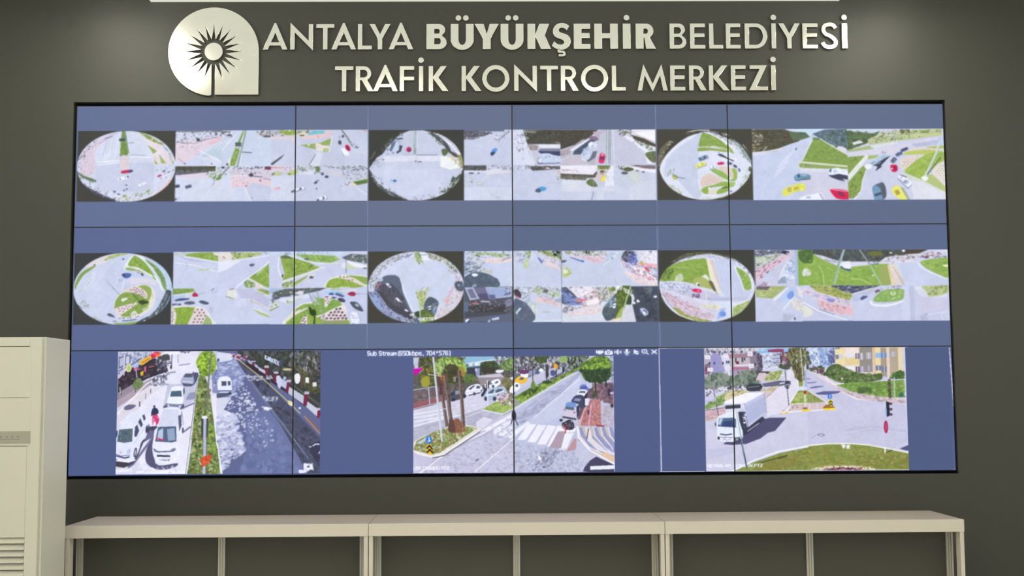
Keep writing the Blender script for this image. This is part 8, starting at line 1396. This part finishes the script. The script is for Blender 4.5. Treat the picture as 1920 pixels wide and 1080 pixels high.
for line, word, txt, xs in WORDS:
    for n_, (ch, (xa, xb)) in enumerate(zip(txt, xs)):
        letter(ch, xa, xb, 92 if line == 'upper' else 170, 0, line, word, NTH[n_])

# emblem: round plate with a squared lower right corner and a sunburst cut out of it
ec = at(400.4, 96.6, LY - LD)
eu = (at(485.3, 96.6, LY - LD).x - at(315.4, 96.6, LY - LD).x) / 170.0      # metres per picture unit
R_o, R_a, R_s, sw = 85.0, 24.5, 55.5, 3.1
cut = [(-sw, -math.sqrt(R_a ** 2 - sw ** 2))]
for i in range(1, 20):                                                       # 19 rays, clockwise from the stem
    a = math.radians(-90 - 18 * i)
    hw = 0.125
    cut += [(R_a * math.cos(a + hw), R_a * math.sin(a + hw)), ((R_a + .5) * math.cos(a + hw * 1.05), (R_a + .5) * math.sin(a + hw * 1.05)),
            (R_s * math.cos(a), R_s * math.sin(a)), ((R_a + .5) * math.cos(a - hw * 1.05), (R_a + .5) * math.sin(a - hw * 1.05)), (R_a * math.cos(a - hw), R_a * math.sin(a - hw))]
cut.append((sw, -math.sqrt(R_a ** 2 - sw ** 2)))
BT = -82.6
outer = [(sw, BT), (R_o, BT), (R_o, 0)] + arc(0, 0, R_o, R_o, 0, 270 - 5, 60)[1:] + [(-sw, BT - .3)]
em = empty('emblem', (ec.x, LY, ec.z))
tag(em, 'large round silver sunburst emblem with one square corner, left of the sign lettering', 'emblem')
plate('emblem_plate', [outer + cut], (ec.x, ec.z), eu, eu, LD, LY, em, bevel=0.001)
plate('emblem_disc', [arc(0, 0, 17, 17, 0, 352, 44)], (ec.x, ec.z), eu, eu, LD, LY, em, bevel=0.001)

# ------------------------------------------------------------------ three console tables under the displays
TY0, TY1 = -0.53, WALLY - 0.01
tl, tr = at(122, 985, TY0), at(1808, 975.5, TY0)
tz = (tl.z + tr.z) / 2
fz = (at(122, 1008, TY0).z + at(1808, 999, TY0).z) / 2
xs_ = [tl.x, at(690.6, 983, TY0).x, at(1246.6, 977, TY0).x, tr.x]
for i in range(3):
    x0, x1 = xs_[i] + .0012, xs_[i + 1] - .0012
    t = empty('console_table', ((x0 + x1) / 2, (TY0 + TY1) / 2, 0))
    tag(t, ['cream console table under the displays, beside the white floor unit', 'cream console table in the middle of the row of three',
            'cream console table at the right end of the row'][i], 'table', 'console tables in front of the wall')
    obj('tabletop', [(x0, TY0 + .018, fz + .004, x1, TY1, tz)], M_top, t, bevel=.001)
    obj('front_edge', [(x0, TY0, fz, x1, TY0 + .018, tz + .0004)], M_edge, t, bevel=.0012)
    for sx in (0, 1):
        a, b = (x0 + .001, x0 + .021) if sx == 0 else (x1 - .021, x1 - .001)
        obj('leg', [(a, TY0 + .005, 0, b, TY0 + .065, fz)], M_edge, t, bevel=.001)
    py0 = TY0 + .115
    posts = [x0 + .036, (x0 + x1) / 2, x1 - .036]
    for c in posts:
        hw = .0175
        g = .0045
        obj('post', [(c - hw, py0, 0, c - hw + .009, py0 + .03, fz + .004), (c - hw + .009, py0 + g, 0, c - .004, py0 + .03, fz + .004), (c - .004, py0, 0, c + .004, py0 + .03, fz + .004),
                     (c + .004, py0 + g, 0, c + hw - .009, py0 + .03, fz + .004), (c + hw - .009, py0, 0, c + hw, py0 + .03, fz + .004)], M_alu, t)['label'] = 'grooved grey aluminium post'
    for a, b in ((posts[0], posts[1]), (posts[1], posts[2])):
        obj('panel', [(a + .0175, py0 + .012, 0.02, b - .0175, py0 + .022, fz + .004)], M_dark, t)['label'] = 'dark olive infill panel'
    obj('rear_rail', [(x0 + .01, TY1 - .03, fz - .035, x1 - .01, TY1 - .01, fz + .004)], M_alu, t)

# ------------------------------------------------------------------ floor standing air conditioner at the left edge
AY0, AY1 = -0.99, -0.64
c = at(84, 631.5, AY0)
ax1, az1 = c.x, c.z
ax0 = ax1 - 0.54
ac = empty('air_conditioner', ((ax0 + ax1) / 2, (AY0 + AY1) / 2, 0))
tag(ac, 'tall white floor standing air conditioner with louvred grille, at the left edge', 'air conditioner')
obj('cabinet', [(ax0, AY0 + .022, 0, ax1, AY1, az1)], M_ac, ac, bevel=.004, seg=3)
ix = at(59.5, 700, AY0).x
il = ax0 + (ax1 - ix)
pz = at(60, 649, AY0).z
sz1, sz0 = at(40, 808.5, AY0).z, at(40, 832, AY0).z
gz1 = at(40, 1008, AY0).z
gx1 = at(45.5, 1010, AY0).x
gx0 = ax0 + (ax1 - gx1)
gz0 = 0.20
FY = AY0 + .003
obj('front_fascia', [(ax0 + .004, AY0, 0.06, gx0, AY0 + .02, az1 - .003), (gx1, AY0, 0.06, ax1 - .012, AY0 + .02, az1 - .003),
                     (gx0, AY0, pz, gx1, AY0 + .02, az1 - .003), (gx0, AY0, 0.06, gx1, AY0 + .02, gz0), (gx0, AY0, gz1, gx1, AY0 + .02, sz0 - .012)], M_ac, ac, bevel=.002)
zl = at(20, 746, AY0).z
obj('front_panel', [(gx0 + .001, FY - .004, zl + .001, ix, FY + .014, pz - .003), (gx0 + .001, FY - .004, sz0 - .010, ix, FY + .014, zl - .0005)], M_ac, ac, bevel=.0016)
st = obj('display_strip', [(il, FY - .0055, sz0, at(57, 820, AY0).x, FY, sz1)], M_acg, ac)
st['label'] = 'grey display strip'
mx = at(37, 824, AY0)
obj('marking', [(mx.x - .26, FY - .0063, at(20, 824.6, AY0).z, mx.x, FY - .0054, at(20, 823.2, AY0).z)] +
    [(mx.x - .012 - i * .026, FY - .0063, at(20, 821.5, AY0).z, mx.x - .004 - i * .026, FY - .0054, at(20, 817.5, AY0).z) for i in range(9)], M_mark, st)
# grille: recessed back, slanted louvres
gr = obj('air_grille', [(gx0, AY0 + .014, gz0, gx1, AY0 + .021, gz1)], M_acd, ac)
bm = bmesh.new()
z = gz1 - .002
while z > gz0 + .03:
    q = [(gx0 + .002, AY0 + .014, z), (gx1 - .001, AY0 + .014, z), (gx1 - .001, AY0 - .001, z - .021), (gx0 + .002, AY0 - .001, z - .021)]
    lo = [(p[0], p[1] + .001, p[2] - .004) for p in q]
    va = [bm.verts.new(p) for p in q]; vb = [bm.verts.new(p) for p in lo]
    bm.faces.new(va); bm.faces.new(vb[::-1])
    for i in range(4):
        bm.faces.new((va[i], vb[i], vb[(i + 1) % 4], va[(i + 1) % 4]))
    z -= .0300
bmesh.ops.recalc_face_normals(bm, faces=bm.faces)
bmesh.ops.translate(bm, verts=bm.verts, vec=-Vector(ac.location))
me = bpy.data.meshes.new('louvre_blades'); bm.to_mesh(me); bm.free(); me.materials.append(M_ac)
lv = link(bpy.data.objects.new('louvre_blades', me)); lv.parent = gr
